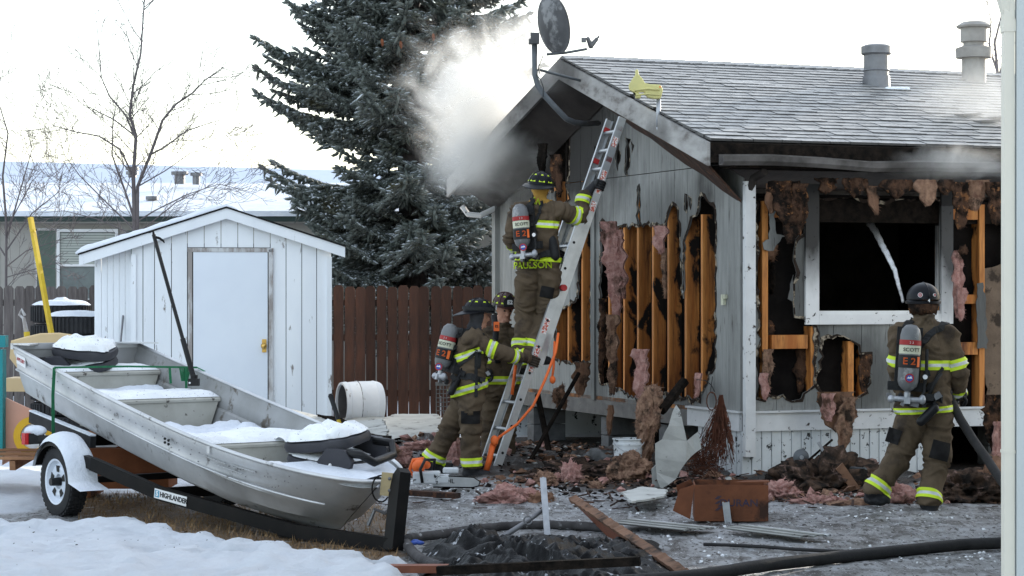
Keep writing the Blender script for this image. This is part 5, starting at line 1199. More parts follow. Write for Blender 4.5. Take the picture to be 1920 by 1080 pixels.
# pallet
pal = thing('wooden_pallet', 'brown slatted wooden pallet under the plastic playhouse', 'pallet', P(60, 880, 19.3))
for k in range(6):
    m = MB(); y = 18.9 + .17 * k; m.box((P(45, 0, 19.3).x + .03 * k, y, .34 + .045 * k * .5), (1.25, .10, .022), Matrix.Rotation(.02 * (k % 3 - 1), 3, 'Z')); m.build('slat', palletm, pal)
for xx in (-.5, 0, .5): m = MB(); m.bar((P(45, 0, 19.3).x + xx, 18.85, .28), (P(45, 0, 19.3).x + xx + .1, 19.85, .39), .05, .08); m.build('runner', palletm, pal)
for xx in (-.55, .5):
    m = MB(); m.box((P(45, 0, 19.3).x + xx, 19.2, .14), (.3, .6, .27)); m.build('support_block', crate_m, pal)
cr = thing('wooden_crate', 'low red-brown wooden crate lying behind the trailer wheel', 'crate', P(230, 885, 19.0))
c_ = P(225, 872, 19.0); 
for dx, dy, sz in ((0, -.28, (.95, .03, .2)), (0, .28, (.95, .03, .2)), (-.47, 0, (.03, .53, .2)), (.47, 0, (.03, .53, .2))):
    m = MB(); m.box(c_ + V((dx, dy, .06)), sz); m.build('side', crate_m, cr)
m = MB(); m.box(c_ + V((0, 0, -.03)), (.92, .52, .02)); m.build('base', crate_m, cr)
m = MB(); m.box(c_ + V((-.2, -.1, .18)), (.4, .2, .03)); m.build('snow_patch', snow, cr)
m = MB(); m.box(c_ + V((0, 0, -.11)), (.9, .5, .14)); m.build('plinth', crate_m, cr)
lb = thing('plywood_sheet', 'pale plywood sheet leaning beneath the boat hull behind the wheel', 'board', P(185, 850, 19.6)); m = MB(); m.box(P(185, 852, 19.5), (.3, .03, .42), Matrix.Rotation(-.35, 3, 'X')); m.build('sheet', palletm, lb)
# ------------------------------------------------------------ ladder
LB = V((-.12, 21.37, .02)); LT = P(1163, 217, 22.05); LD = (LT - LB).normalized()
LW = (HV * .40); LWn = HV
lad = thing('extension_ladder', 'silver aluminium extension ladder leaning on the gable eave with red stickers', 'ladder', LB)
LO = LD.cross(LWn).normalized();
if LO.x > 0: LO = -LO           # away from the wall, towards the climber
def Lp(t, w, o=0): return LB + (LT - LB) * t + LWn * w + LO * o
def railbar(t0, t1, w, o, nm='rail'):
    m = MB(); a, b = Lp(t0, w, o), Lp(t1, w, o); R = Matrix((LO, LWn, LD)).transposed(); L = (b - a).length; c = (a + b) / 2
    m.box(c, (.075, .006, L), R); 
    for s in (-1, 1): m.box(c + LO * s * .036 + LWn * (.014 if w < .2 else -.014), (.006, .03, L), R)
    return m.build(nm, alu_l, lad)
for w in (0, .40): railbar(0, .72, w, .035); 
for w in (.03, .37): railbar(.30, 1.0, w, -.045)
for k in range(13):
    t = .04 + .073 * k
    if t < .70: m = MB(); m.cyl(Lp(t, 0, .035), Lp(t, .40, .035), .017, n=10); m.build('rung', alu_l, lad)
    if t > .32 or 1:
        t2 = .32 + .0535 * k * 1.0
        if t2 < .99: m = MB(); m.cyl(Lp(t2, .03, -.045), Lp(t2, .37, -.045), .017, n=10); m.build('rung', alu_l, lad)
for t_, w in ((.97, .03), (.88, .03), (.97, .37), (.88, .37)):
    m = MB(); m.box(Lp(t_, w + (.012 if w < .2 else -.012), -.045), (.06, .03, .05), Matrix((LO, LWn, LD)).transposed()); m.build('rung_bracket', redm, lad)
rst = mat('red_sticker', (.5, .10, .06), (.42, .08, .05), rough=.5, scale=40, c3=(.7, .68, .66), c3s=60, c3lo=.5, c3hi=.52)
for t_, l_, o_ in ((.93, .10, -.045), (.83, .13, -.045), (.79, .06, -.045), (.745, .10, -.045), (.40, .16, .035), (.33, .10, .035), (.28, .05, .035)):
    w = .03 if o_ < 0 else 0; m = MB(); m.box(Lp(t_, w - .0045, o_), (.05, .002, l_), Matrix((LO, LWn, LD)).transposed()); m.build('sticker', rst, lad)
for t_ in np.arange(.05, .7, .073):
    m = MB(); m.cyl(Lp(t_, -.002, .035), Lp(t_, -.007, .035), .014, n=10); m.build('rung_end', blackm, lad)
m = MB(); m.cyl(Lp(.51, -.01, .0), Lp(.51, -.06, .0), .032, n=14); m.build('knob', redm, lad)
for w in (0, .4): m = MB(); m.box(Lp(.0, w, .035) + V((0, 0, -.0)), (.09, .05, .04), Matrix((LO, LWn, V((0, 0, 1)))).transposed()); m.build('foot', rubber, lad)
rope = MB(); pts = [P(1047, 625, 21.6), P(1042, 660, 21.5), P(1022, 712, 21.4), P(1000, 760, 21.3), P(970, 795, 21.3), P(935, 820, 21.25), P(922, 850, 21.3), P(912, 885, 21.35)]
rope.tube(pts, .014, 6); rope.tube([P(967, 685, 21.75), P(960, 740, 21.7)], .016, 6); rope.tube([P(924, 832, 21.25), P(918, 860, 21.2), P(910, 888, 21.25)], .03, 6); rope.tube([P(1040, 640, 21.6), P(1038, 690, 21.6), P(1034, 716, 21.6)], .012, 6)
rope.ell(P(927, 826, 21.22), (.04, .03, .05), n=8, m=6); rope.ell(P(1036, 712, 21.6), (.03, .03, .04), n=8, m=6)
tag(rebase(rope.build('ladder_rope', orange, smooth=True)), 'bright orange rope hanging in a loop from the aluminium ladder', 'rope')
# ------------------------------------------------------------ people
from mathutils.bvhtree import BVHTree
class Person:
    def __init__(s, label, base, facing, J):
        s.t = thing('person', label, 'person', base); s.f = V(facing).normalized(); s.r = V((s.f.y, -s.f.x, 0)).normalized(); s.J = {k: V(v) for k, v in J.items()}; s.mb = MB()
    def body(s, seed, bulk=1.0):
        J, m, r, f = s.J, s.mb, s.r, s.f; up = V((0, 0, 1))
        m.limb(J['chest'], J['waist'], .148 * bulk, .150 * bulk, 20, 1.36, r); m.limb(J['waist'], J['hem'], .152 * bulk, .168 * bulk, 20, 1.28, r)
        m.limb(J['shL'].lerp(J['chest'], .15) + V((0, 0, .01)), J['shR'].lerp(J['chest'], .15) + V((0, 0, .01)), .098, .098, 16); m.limb(J['chest'] + up * .08, J['neck'], .12, .075, 16)
        m.limb(J['neck'], J['head'], .068, .066, 14)
        for q in ('L', 'R'):
            m.limb(J['sh' + q], J['el' + q], .088 * bulk, .070 * bulk, 16); m.limb(J['el' + q], J['wr' + q], .070 * bulk, .055 * bulk, 16)
            m.limb(J['hip' + q], J['kn' + q], .122 * bulk, .098 * bulk, 18); m.limb(J['kn' + q], J['an' + q], .098 * bulk, .080 * bulk, 18)
            m.limb(J['an' + q], J['an' + q] + (J['an' + q] - J['kn' + q]).normalized() * .03, .086, .088, 18)
            # boot
            fd = J.get('toe' + q, f); fd = V(fd).normalized() if 'toe' + q in J else f
            a = J['an' + q]; m.limb(a + V((0, 0, -.02)), a + V((0, 0, -.09)), .066, .062, 14); m.limb(a + V((0, 0, -.105)) - fd * .04, a + V((0, 0, -.115)) + fd * .15, .052, .044, 14, 1.1, fd.cross(up))
        # head with features
        h = J['head']; R = frame(f if 'look' not in J else J['look'], up); s.HR = R
        m.ell(h, (.078, .088, .098), Matrix((s.r, f, up)).transposed())
        lk = V(J['look']).normalized() if 'look' in J else f; lr = V((lk.y, -lk.x, 0)).normalized(); lu = lr.cross(lk).normalized(); s.lk, s.lr, s.lu = lk, lr, lu
        m.limb(h + lk * .075 + lu * .02, h + lk * .105 - lu * .022, .011, .017, 10); m.limb(h + lk * .055 - lu * .085, h + lk * .065 - lu * .075, .035, .03, 10)
        m.limb(h + lk * .083 - lu * .05 - lr * .018, h + lk * .083 - lu * .05 + lr * .018, .008, .008, 8)
        for sg in (-1, 1): m.ell(h + lr * sg * .08, (.014, .022, .03), Matrix((lr, lk, lu)).transposed(), 8, 6)
        ob = m.build('body', [turnout, skin, s.hm, rubber], s.t); md = ob.modifiers.new('r', 'REMESH'); md.mode = 'VOXEL'; md.voxel_size = .0115; sm = ob.modifiers.new('s', 'SMOOTH'); sm.iterations = 4; sm.factor = .5
        bpy.context.view_layer.update()
        me = bpy.data.meshes.new_from_object(ob.evaluated_get(bpy.context.evaluated_depsgraph_get())); ob.modifiers.clear(); ob.data = me
        n = len(me.vertices); o = s.t.location; me.calc_loop_triangles(); nrm = [v.normal.copy() for v in me.vertices]
        segs = [(J['sh' + q], J['el' + q]) for q in 'LR'] + [(J['el' + q], J['wr' + q]) for q in 'LR'] + [(J['hip' + q], J['kn' + q]) for q in 'LR'] + [(J['kn' + q], J['an' + q]) for q in 'LR'] + [(J['chest'], J['hem'])]
        hz = h.z - .10
        for i, v in enumerate(me.vertices):
            p = v.co + o; best = 9; ba = None
            for a, b in segs:
                d = b - a; t = max(0, min(1, (p - a).dot(d) / d.length_squared)); q = (p - a - d * t).length
                if q < best: best = q; ba = (a, d, t)
            if (p - h).length < .16 and p.z > hz: continue
            a, d, t = ba; dn = d.normalized(); L = (p - a).dot(dn); pp = p - a - dn * L
            # folds wrap round the limb, wandering with noise
            ph = noise.noise(p * 5 + V((seed, 0, 0))) * 1.6
            e = noise.noise(V((pp.x * 5 + seed, pp.y * 5, pp.z * 5)) + dn * (L * 15 + ph)); rg = 1 - abs(e) * 2.6
            big = noise.noise(p * 4.5 + V((seed * 3, 1, 2)))
            jt = max(0, 1 - min(abs(t), abs(1 - t)) * 2.2)
            if p.z < J['anL'].z - .05 and p.z < J['anR'].z - .05: continue
            v.co += nrm[i] * (.021 * max(rg, -.5) * (.6 + .5 * jt) + .017 * big)
        me.update(); anz = {q: J['an' + q].z for q in 'LR'}
        for p in me.polygons:
            c = p.center + o; k = 0
            if (c - h).length < .15 and c.z > h.z - .13: k = 1
            elif (c - J['neck']).length < .10 and c.z > J['neck'].z - .02: k = 2 if s.hood else 0
            for q in 'LR':
                if (c - J['an' + q]).length < .30 and c.z < anz[q] - .055: k = 3
            if s.hood and (c - h).length < .17 and (c - h).dot(s.lk) < .035: k = 2
            p.material_index = k; p.use_smooth = True
        s.ob = ob; s.bvh = BVHTree.FromPolygons([v.co + o for v in me.vertices], [tuple(p.vertices) for p in me.polygons]); return ob
    hood = True; hm = hoodm
    def band(s, c, ax, hw=.035, rmax=.16, name='reflective_band', silver_mid=True, m1=None):
        c = V(c); ax = V(ax).normalized(); bm = bmesh.new(); bm.from_mesh(s.ob.data); o = s.t.location; cl = c - o
        kill = [f for f in bm.faces if abs((f.calc_center_median() - cl).dot(ax)) > hw + .03 or ((f.calc_center_median() - cl) - ax * (f.calc_center_median() - cl).dot(ax)).length > rmax]
        bmesh.ops.delete(bm, geom=kill, context='FACES')
        nr = {v: v.normal.copy() for v in bm.verts}
        for v in bm.verts: v.co += v.normal * .007
        for d, cl_in, cl_out in ((hw, False, True), (-hw, True, False)):
            bmesh.ops.bisect_plane(bm, geom=bm.verts[:] + bm.edges[:] + bm.faces[:], plane_co=cl + ax * d, plane_no=ax, clear_outer=cl_out, clear_inner=cl_in)
        if silver_mid:
            for d in (hw * .33, -hw * .33): bmesh.ops.bisect_plane(bm, geom=bm.verts[:] + bm.edges[:] + bm.faces[:], plane_co=cl + ax * d, plane_no=ax)
        me = bpy.data.meshes.new(name); 
        for f in bm.faces:
            f.material_index = 1 if silver_mid and abs((f.calc_center_median() - cl).dot(ax)) < hw * .33 else 0; f.smooth = True
        bm.to_mesh(me); bm.free(); me.materials.append(m1 or lime); me.materials.append(silver)
        if not len(me.polygons): print('EMPTY BAND', s.t.name); return
        ob = bpy.data.objects.new(name, me); COL.objects.link(ob); ob.parent = s.t; WOFF[ob.name] = o
    def proj(s, mb, nrm, offd=.010):
        out = []
        for p in mb.v:
            p = V(p); hit = s.bvh.ray_cast(p + nrm * .3, -nrm); out.append(tuple(hit[0] + nrm * offd + 0 * p if hit[0] and (hit[0] - p).length < .25 else p))
        mb.v = out
    def patch(s, px, py, Yd, w_, h_, rot, nm='thigh_pocket', mt=None):
        c = P(px, py, Yd - .2); n = 7; R = Matrix.Rotation(rot, 3, 'Y'); m = MB(); vs = []
        for lay in (0, 1):
            for j in range(n):
                for i in range(n): vs.append(c + R @ V(((i / (n - 1) - .5) * w_, 0, (j / (n - 1) - .5) * h_)))
        q = []
        for k, p in enumerate(vs):
            hit = s.bvh.ray_cast(p, V((0, 1, 0))); z = hit[0] if hit[0] and hit[3] < .5 else None; q.append(z)
        ok = [z for z in q if z]; my = sum(z.y for z in ok) / max(len(ok), 1)
        out = []
        for k, p in enumerate(vs):
            z = q[k] or V((p.x, my + .06, p.z)); z = V((z.x, min(z.y, my + .07), z.z)); out.append(z + V((0, -.016 if k < n * n else .02, 0)))
        N2 = n * n; fs = [(j * n + i, j * n + i + 1, (j + 1) * n + i + 1, (j + 1) * n + i) for j in range(n - 1) for i in range(n - 1)]
        bd = [i for i in range(n)] + [j * n + n - 1 for j in range(1, n)] + [(n - 1) * n + i for i in range(n - 2, -1, -1)] + [j * n for j in range(n - 2, 0, -1)]
        fs += [(bd[i], bd[(i + 1) % len(bd)], bd[(i + 1) % len(bd)] + N2, bd[i] + N2) for i in range(len(bd))]
        m.add(out, fs); m.build(nm, mt or patchk, s.t, smooth=40)
    def letters(s, txt, px, py, Yd, size, right, mt=None, slant=None, name='name_letters'):
        right = V(right).normalized(); up = V(slant or (0, 0, 1)); n = right.cross(up).normalized(); 
        if n.y > 0: n = -n
        m = MB(); m.text(txt, P(px, py, Yd), right, up, size, .0005, bold=.0022); s.proj(m, n, .012); m.build(name, mt or lime, s.t)
    def strap(s, pts, wd=.045, mt=None, name='strap', nrm=None, o_=.012):
        n = nrm if nrm is not None else -s.f; mb = MB(); P2 = []
        pts = [V(p) for p in pts]; dense = []
        for a, b in zip(pts[:-1], pts[1:]): dense += [a.lerp(b, k / 6) for k in range(6)]
        dense.append(pts[-1])
        for p in dense: hit = s.bvh.find_nearest(p); q = hit[0] + hit[1] * o_; P2.append((q, hit[1]))
        vs = []
        for i, (q, nn) in enumerate(P2):
            t = (P2[min(i + 1, len(P2) - 1)][0] - P2[max(i - 1, 0)][0]).normalized(); sd_ = t.cross(nn).normalized() * wd / 2
            vs += [q - sd_, q + sd_, q + sd_ - nn * .012, q - sd_ - nn * .012]
        k = len(P2); fs = [(i * 4 + j, i * 4 + (j + 1) % 4, i * 4 + 4 + (j + 1) % 4, i * 4 + 4 + j) for i in range(k - 1) for j in range(4)] + [(3, 2, 1, 0), (4 * k - 4, 4 * k - 3, 4 * k - 2, 4 * k - 1)]
        mb.add(vs, fs); return mb.build(name, mt or webk, s.t)
    def glove(s, c, axis, palm, wrist, rg=.025, mt=None, n='glove'):
        c = V(c); ax = V(axis).normalized(); pd = V(palm); pd = (pd - ax * pd.dot(ax)).normalized(); sd_ = ax.cross(pd); m = MB()
        pc = c + pd * (rg + .018); m.ell(pc, (.046, .022, .046), Matrix((ax, pd, sd_)).transposed()); m.limb(pc - sd_ * .02, V(wrist), .038, .050, 12)
        for i, dx in enumerate((-.036, -.012, .012, .035)):
            pts = []; L_ = (150, 185, 195, 170)[i]
            for k in range(7):
                a = math.radians(35 + L_ * k / 6); pts.append(c + ax * dx + pd * (math.cos(a) * (rg + .013)) + sd_ * (math.sin(a) * (rg + .013)))
            m.tube([pc + ax * dx + sd_ * .03] + pts, [.013, .0135, .013, .013, .0125, .012, .0115, .010], 8)
        pts = [c + ax * (.045 + .004 * k) + pd * (math.cos(-a) * (rg + .015)) + sd_ * (math.sin(-a) * (rg + .015)) for k, a in enumerate((.2, .7, 1.3, 1.9))]
        m.tube([pc - sd_ * .01 + ax * .02] + pts, [.017, .016, .015, .0145, .012], 8); m.build(n, mt or glovem, s.t, smooth=True)
    def helmet(s, c, fwd, mt, up=(0, 0, 1), brim=True, scale=1.0, shield=None, tri=True, dec=False, band_=None):
        fwd = V(fwd).normalized(); up = V(up); rt = fwd.cross(up).normalized(); up = rt.cross(fwd).normalized(); R = Matrix((rt, fwd, up)).transposed(); c = V(c); k = scale
        m = MB(); vs = []; n, q = 28, 8
        for i in range(q + 1):
            a = PI / 2 * i / q; 
            for j in range(n):
                b = 2 * PI * j / n; vs.append(c + R @ V((.122 * k * math.cos(a) * math.cos(b), .145 * k * math.cos(a) * math.sin(b), (.125 * math.sin(a) ** .9) * k)))
        m.add(vs, [(i * n + j, i * n + (j + 1) % n, (i + 1) * n + (j + 1) % n, (i + 1) * n + j) for i in range(q) for j in range(n)])
        h = m.build('helmet', mt, s.t, smooth=True)
        if brim:
            m = MB(); vs = []
            for (f1, dz) in ((.9, .005), (1.0, .0), (1.0, .0), (1, -.006), (.9, -.004)):
                pass
            rows = [(0, .004), (1, -.004), (1, -.012), (0, -.006)]
            for (e, dz) in rows:
                for j in range(n):
                    b = 2 * PI * j / n; back = max(0, -math.sin(b)); ext = e * (.028 + .080 * back ** 1.6 + .02 * max(0, math.sin(b)) ** 3)
                    vs.append(c + R @ V(((.118 * k + ext) * math.cos(b), (.14 * k + ext) * math.sin(b), dz - e * (.012 + .035 * back - .018 * abs(math.cos(b))))))
            m.add(vs, [(i * n + j, i * n + (j + 1) % n, ((i + 1) % 4) * n + (j + 1) % n, ((i + 1) % 4) * n + j) for i in range(4) for j in range(n)]); m.build('brim', mt, h, smooth=40)
            for ang in (0, PI / 4, PI / 2, 3 * PI / 4):
                m = MB(); pts = []
                for t in np.linspace(.12, PI - .12, 11): pts.append(c + R @ V((.125 * k * math.cos(t) * math.cos(ang), .148 * k * math.cos(t) * math.sin(ang), .128 * k * math.sin(t))))
                m.tube(pts, .0055, 5, cap=False); m.build('comb', mt, h, smooth=True)
        else:
            m = MB(); pts = [c + R @ V((0, .15 * math.cos(t), .128 * math.sin(t))) for t in np.linspace(.2, PI - .1, 12)]; m.tube(pts, .013, 6); m.build('comb', mt, h, smooth=True)
            m = MB(); m.lathe([(.122, -.03), (.14, -.035), (.142, -.015), (.124, .0)], c, up, 28); m.build('brim', mt, h, smooth=40)
        if tri:
            for b in np.arange(PI / 8, 2 * PI, PI / 4):
                m = MB(); vs = []
                for (db, a) in ((-.24, .16), (.24, .16), (.10, .85), (-.10, .85)):
                    vs.append(c + R @ V((.127 * k * math.cos(a) * math.cos(b + db), .150 * k * math.cos(a) * math.sin(b + db), .128 * math.sin(a) ** .9 * k)) * 1.0)
                nn = (vs[0] + vs[2]) / 2 - c; nn.normalize(); m.add(vs + [v - nn * .012 for v in vs], [(0, 1, 2, 3), (0, 4, 5, 1), (1, 5, 6, 2), (2, 6, 7, 3), (3, 7, 4, 0)]); m.build('reflective_patch', lime, h)
        if shield:
            m = MB(); m.prism([(-.055, -.01), (.055, -.01), (.06, .06), (.0, .13), (-.06, .06)], lambda x, y, d: c + R @ V((x, .150 * k + d + .01 - abs(x) * .3, y)), 0, .006); sh_ = m.build('front_shield', blackm, h)
            m = MB(); m.text(shield, c + R @ V((0, .170 * k, .045)), -rt, up, .055, .0015, bold=.002); m.build('lettering', whitem, sh_)
        if band_:
            m = MB(); vs = []
            for dz in (.012, .045):
                for e in (.0, .012):
                    for j in range(n): b = 2 * PI * j / n; vs.append(c + R @ V(((.122 * k + e) * math.cos(b), (.145 * k + e) * math.sin(b), dz)))
            m.add(vs, [(a * n + j, a * n + (j + 1) % n, b * n + (j + 1) % n, b * n + j) for a, b in ((0, 1), (1, 3), (3, 2)) for j in range(n)]); m.build('goggle_strap', webk, h)
        if dec:
            for b in (-PI / 2 - .52, -PI / 2 + .38):
                cc = c + R @ V((.127 * math.cos(b), .150 * math.sin(b), .035)); nn = (R @ V((math.cos(b), math.sin(b), .1))).normalized()
                m = MB(); r_ = .019 if b < -PI / 2 else .013; m.lathe([(0, .008), (r_, .008), (r_, .002)], cc, nn, 18); d1 = m.build('round_decal', whitem, h); m = MB(); m.lathe([(r_ * .45, .0095), (r_ * .8, .0095)], cc, nn, 18); m.box(cc + nn * .0095, (r_ * .5, r_ * .5, .001), frame(nn)); m.build('decal_mark', redm, d1)
            cc = c + R @ V((.02 * 0, -.152, -.01)); m = MB(); m.text('4', cc + V((.0, -.004, 0)), rt, up, .035, .001, bold=.001); m.build('lettering', whitem, h)
        return h
    def scba(s, top, bot, back, label_side, r=.083, tilt=0):
        top = V(top); bot = V(bot); ax = (top - bot); L = ax.length; ax.normalize(); n = 24; bd = V(back); bd = (bd - ax * bd.dot(ax)).normalized(); sd_ = ax.cross(bd)
        m = MB(); prof = [(.0, 0), (.02, .0), (.022, .02), (r * .55, .035), (r * .85, .06), (r, .10), (r, L - .09), (r * .86, L - .04), (r * .5, L - .008), (0, L)]; m.lathe(prof, bot, ax, n); tk = m.build('air_cylinder', tankg, s.t, smooth=50)
        def ring(z0, z1, a0, a1, mt, nm, e=.003, par=None):
            m = MB(); k = 16; vs = []
            for z in (z0, z1):
                for j in range(k + 1):
                    a = a0 + (a1 - a0) * j / k; vs.append(bot + ax * z + (bd * math.cos(a) + sd_ * math.sin(a)) * (r + e))
            m.add(vs, [(j, j + 1, k + 2 + j, k + 1 + j) for j in range(k)]); return m.build(nm, mt, par or tk, smooth=True)
        ring(L - .165, L - .125, -PI, PI, redm, 'red_band'); ring(L - .235, L - .168, -PI, PI, cream, 'label_band')
        lc = V(label_side); 
        a = math.atan2(lc.dot(sd_), lc.dot(bd)); ring(L - .345, L - .245, a - 1.6, a + 1.6, blackm, 'black_sleeve', .006)
        dirl = (bd * math.cos(a) + sd_ * math.sin(a)); rt = ax.cross(dirl).normalized()
        def tx(txt, z, size, mt, offa=0, nm='lettering', bold=.0015):
            m = MB(); m.text(txt, (0, 0, 0), (1, 0, 0), (0, 1, 0), size, .0002, bold=bold); mx = []
            for (x, y, _) in m.v:
                aa = x / r + offa; q = dirl * math.cos(aa) + rt * math.sin(aa); mx.append(tuple(bot + ax * (z + y) + q * (r + .0095)))
            m.v = mx; m.build(nm, mt, tk)
        tx('E 2', L - .295, .075, orange, -.12); tx('SCOTT', L - .203, .040, blackm, .05, bold=.0006); tx('2 3', L - .146, .024, whitem, 0, bold=.0003)
        ring(L - .335, L - .255, a + .62, a + .95, orange, 'orange_tab', .009)
        # round emblem: ring + blue field + white peak
        cc = bot + ax * (L - .425) + dirl * (r + .003)
        m = MB(); m.lathe([(.024, 0), (.036, 0)], cc, dirl, 22); m.build('emblem_ring', redm, tk); m = MB(); m.lathe([(0, .001), (.025, .001)], cc, dirl, 22); eb = m.build('emblem', bluem, tk)
        m = MB(); m.add([cc + dirl * .003 + rt * x + ax * y for x, y in ((-.022, -.004), (-.008, .012), (0, .004), (.01, .016), (.022, -.002))], [(0, 1, 2, 3, 4)]); m.build('emblem_mark', whitem, eb)
        # frame and valve
        m = MB(); bc = (top + bot) / 2 - bd * (r + .02); R = Matrix((sd_, bd, ax)).transposed(); m.box(bc, (.20, .03, L * .92), R); m.box(bc - ax * L * .40, (.30, .07, .07), R); m.box(bc + ax * .02 + bd * .03, (.19, .05, .035), R); m.box(bc + ax * .13 + bd * .03, (.19, .05, .03), R); m.build('back_frame', webk, s.t)
        m = MB(); m.cyl(bot + ax * .01, bot - ax * .055, .026); m.cyl(bot - ax * .045 - sd_ * .11, bot - ax * .045 + sd_ * .12, .022); m.ell(bot - ax * .05 - sd_ * .12, (.032, .032, .032), n=10, m=6); m.ell(bot - ax * .04 + sd_ * .12, (.03, .03, .04), n=10, m=6)
        m.box(bot - ax * .055 + bd * .01, (.05, .05, .05), R); m.build('valve', [steel], s.t, smooth=35)
        m = MB(); g = bot + ax * .14 + sd_ * (r + .05) * (1 if s.gs > 0 else -1) - bd * .02; m.tube([g, g - ax * .12, bot - ax * .04 + sd_ * .10 * s.gs], .011, 6); m.lathe([(0, .02), (.026, .02), (.028, 0), (0, 0)], g, bd, 14); m.build('gauge', webk, s.t)
        m = MB(); m.lathe([(0, .0215), (.019, .0215)], g, bd, 14); m.build('gauge_face', whitem, s.t)
        for k in range(6):
            m = MB(); q = bot - ax * (.02 + .03 * (k % 3)) + sd_ * (-.14 + .056 * k) - bd * .03; m.box(q, (.04, .035, .03), R @ Matrix.Rotation(k, 3, 'Y')); m.build('buckle', blackm if k % 2 else vent_m, s.t)
    gs = 1
YA = 21.72
J = dict(head=P(1013, 355, YA + .03), neck=P(1012, 377, YA), chest=P(1008, 418, YA + .02), waist=P(1008, 466, YA + .03), hem=P(1009, 494, YA + .03), shL=P(972, 398, YA), shR=P(1047, 394, YA),
         elL=P(957, 446, YA + .02), wrL=P(973, 470, YA + .18), elR=P(1088, 410, YA + .14), wrR=P(1096, 368, YA + .20), hipL=P(990, 518, YA), hipR=P(1030, 518, YA), knL=P(986, 588, YA + .12), knR=P(1024, 590, YA + .10), anL=P(979, 650, YA + .02), anR=P(1000, 654, YA - .02),
         toeL=(.75, .6, 0), toeR=(.85, .4, 0))
A = Person('firefighter in tan turnout gear climbing the aluminium ladder with an air cylinder on the back', P(1000, 690, YA), (.30, .95, 0), J); A.body(1)
A.band(J['waist'].lerp(J['chest'], .95), (0.05, 0, 1), .036, .25); A.band(P(1008, 486, YA + .03), (0.05, 0, 1), .022, .3, silver_mid=False)
A.band(J['shR'].lerp(J['elR'], .72), J['elR'] - J['shR'], .042, .11); A.band(J['elR'].lerp(J['wrR'], .84), J['wrR'] - J['elR'], .036, .1)
A.band(J['elL'].lerp(J['wrL'], .55), J['wrL'] - J['elL'], .042, .11)
for q in 'LR': A.band(J['kn' + q].lerp(J['an' + q], .93), J['an' + q] - J['kn' + q], .038, .12)
A.letters('PAULSON', 1000, 498, YA, .088, (1, -.12, 0.02)); A.letters('AN', 1007, 379, YA, .085, (1, -.1, -.45), slant=(.4, 0, 1))
A.helmet(J['head'] + V((0, 0, .045)), (.25, .95, .0), helk, up=(0, -.42, .9))
A.scba(P(974, 382, YA - .20), P(981, 470, YA - .22), -A.f + V((-.2, 0, 0)), (0, -1, 0), .078)
A.strap([P(985, 384, YA - .15), P(995, 372, YA - .1), P(1003, 368, YA + .1)]); A.strap([P(1000, 420, YA - .18), P(1010, 395, YA - .18), P(1016, 376, YA - .1)], .03)
A.strap([P(972, 480, YA - .2), P(1010, 476, YA - .2), P(1045, 474, YA - .1)], .07)
A.glove(Lp((P(1100, 345, 22).z - LB.z) / (LT.z - LB.z), .03, -.045), LD, (-1, -.3, 0), J['wrR'], .03, glovek)
A.glove(Lp((P(1000, 478, 22).z - LB.z) / (LT.z - LB.z), .37, -.0), LD, (-1, -.1, 0), J['wrL'] , .03, glovek)
m = MB(); m.limb(P(1035, 452, YA - .08), P(1040, 478, YA - .10), .06, .06, 14, .8, (1, 0, 0)); m.build('hip_bag', webk, A.t, smooth=True)
A.patch(1026, 548, YA, .13, .11, .2, 'knee_patch')
# B: bending towards the ladder, profile
YB = 21.25
J = dict(head=P(897, 592, YB), neck=P(890, 614, YB), chest=P(884, 648, YB), waist=P(882, 695, YB), hem=P(877, 730, YB), shR=P(886, 634, YB - .17), shL=P(893, 634, YB + .17), elR=P(925, 656, YB - .20), wrR=P(972, 670, YB - .06),
         elL=P(930, 660, YB + .24), wrL=P(985, 668, YB + .2), hipR=P(884, 752, YB - .09), hipL=P(872, 752, YB + .09), knR=P(882, 812, YB - .07), knL=P(842, 806, YB + .12), anR=P(884, 868, YB - .06), anL=P(814, 858, YB + .16), toeR=(1, .1, 0), toeL=(.95, .2, 0), look=(.93, .25, -.15))
Bp_ = Person('firefighter seen from the side steadying the ladder with gloved hands, air cylinder behind', G(862, 888), (.97, .22, 0), J); Bp_.gs = -1; Bp_.hm = greyhood; Bp_.body(2)
Bp_.band(P(884, 662, YB), (-.35, 0, 1), .036, .26); Bp_.band(P(878, 728, YB), (-.30, 0, 1), .04, .3)
Bp_.band(J['shR'].lerp(J['elR'], .93), J['elR'] - J['shR'] * 1.0 + V((.12, 0, 0)), .042, .11); Bp_.band(J['elR'].lerp(J['wrR'], .82), J['wrR'] - J['elR'], .036, .10); Bp_.band(J['elL'].lerp(J['wrL'], .8), J['wrL'] - J['elL'], .036, .09)
for q in 'LR': Bp_.band(J['kn' + q].lerp(J['an' + q], .95), J['an' + q] - J['kn' + q], .04, .13)
Bp_.helmet(J['head'] + V((.0, 0, .04)), (.95, .2, -.05), helk, shield='E2', band_=True)
Bp_.scba(P(847, 607, YB - .04), P(826, 697, YB - .06), (-.9, -.35, 0), (-.35, -1, 0), .080)
Bp_.strap([P(862, 625, YB - .05), P(880, 615, YB - .14), P(898, 640, YB - .16), P(897, 690, YB - .2)], .045); Bp_.strap([P(850, 712, YB - .1), P(880, 706, YB - .2), P(905, 714, YB - .16)], .06); Bp_.strap([P(858, 690, YB - .1), P(880, 672, YB - .2), P(893, 660, YB - .2)], .03); Bp_.strap([P(893, 660, YB - .2), P(892, 745, YB - .2)], .03)
lt_ = (P(1000, 681, 21.4).z - LB.z) / (LT.z - LB.z)
Bp_.glove(Lp(lt_ - .0, 0, .035), LD, (-.9, -.5, 0), J['wrR'], .038); Bp_.glove(Lp(lt_ + .02, .40, .035), LD, (-1, -.1, 0), J['wrL'], .038)
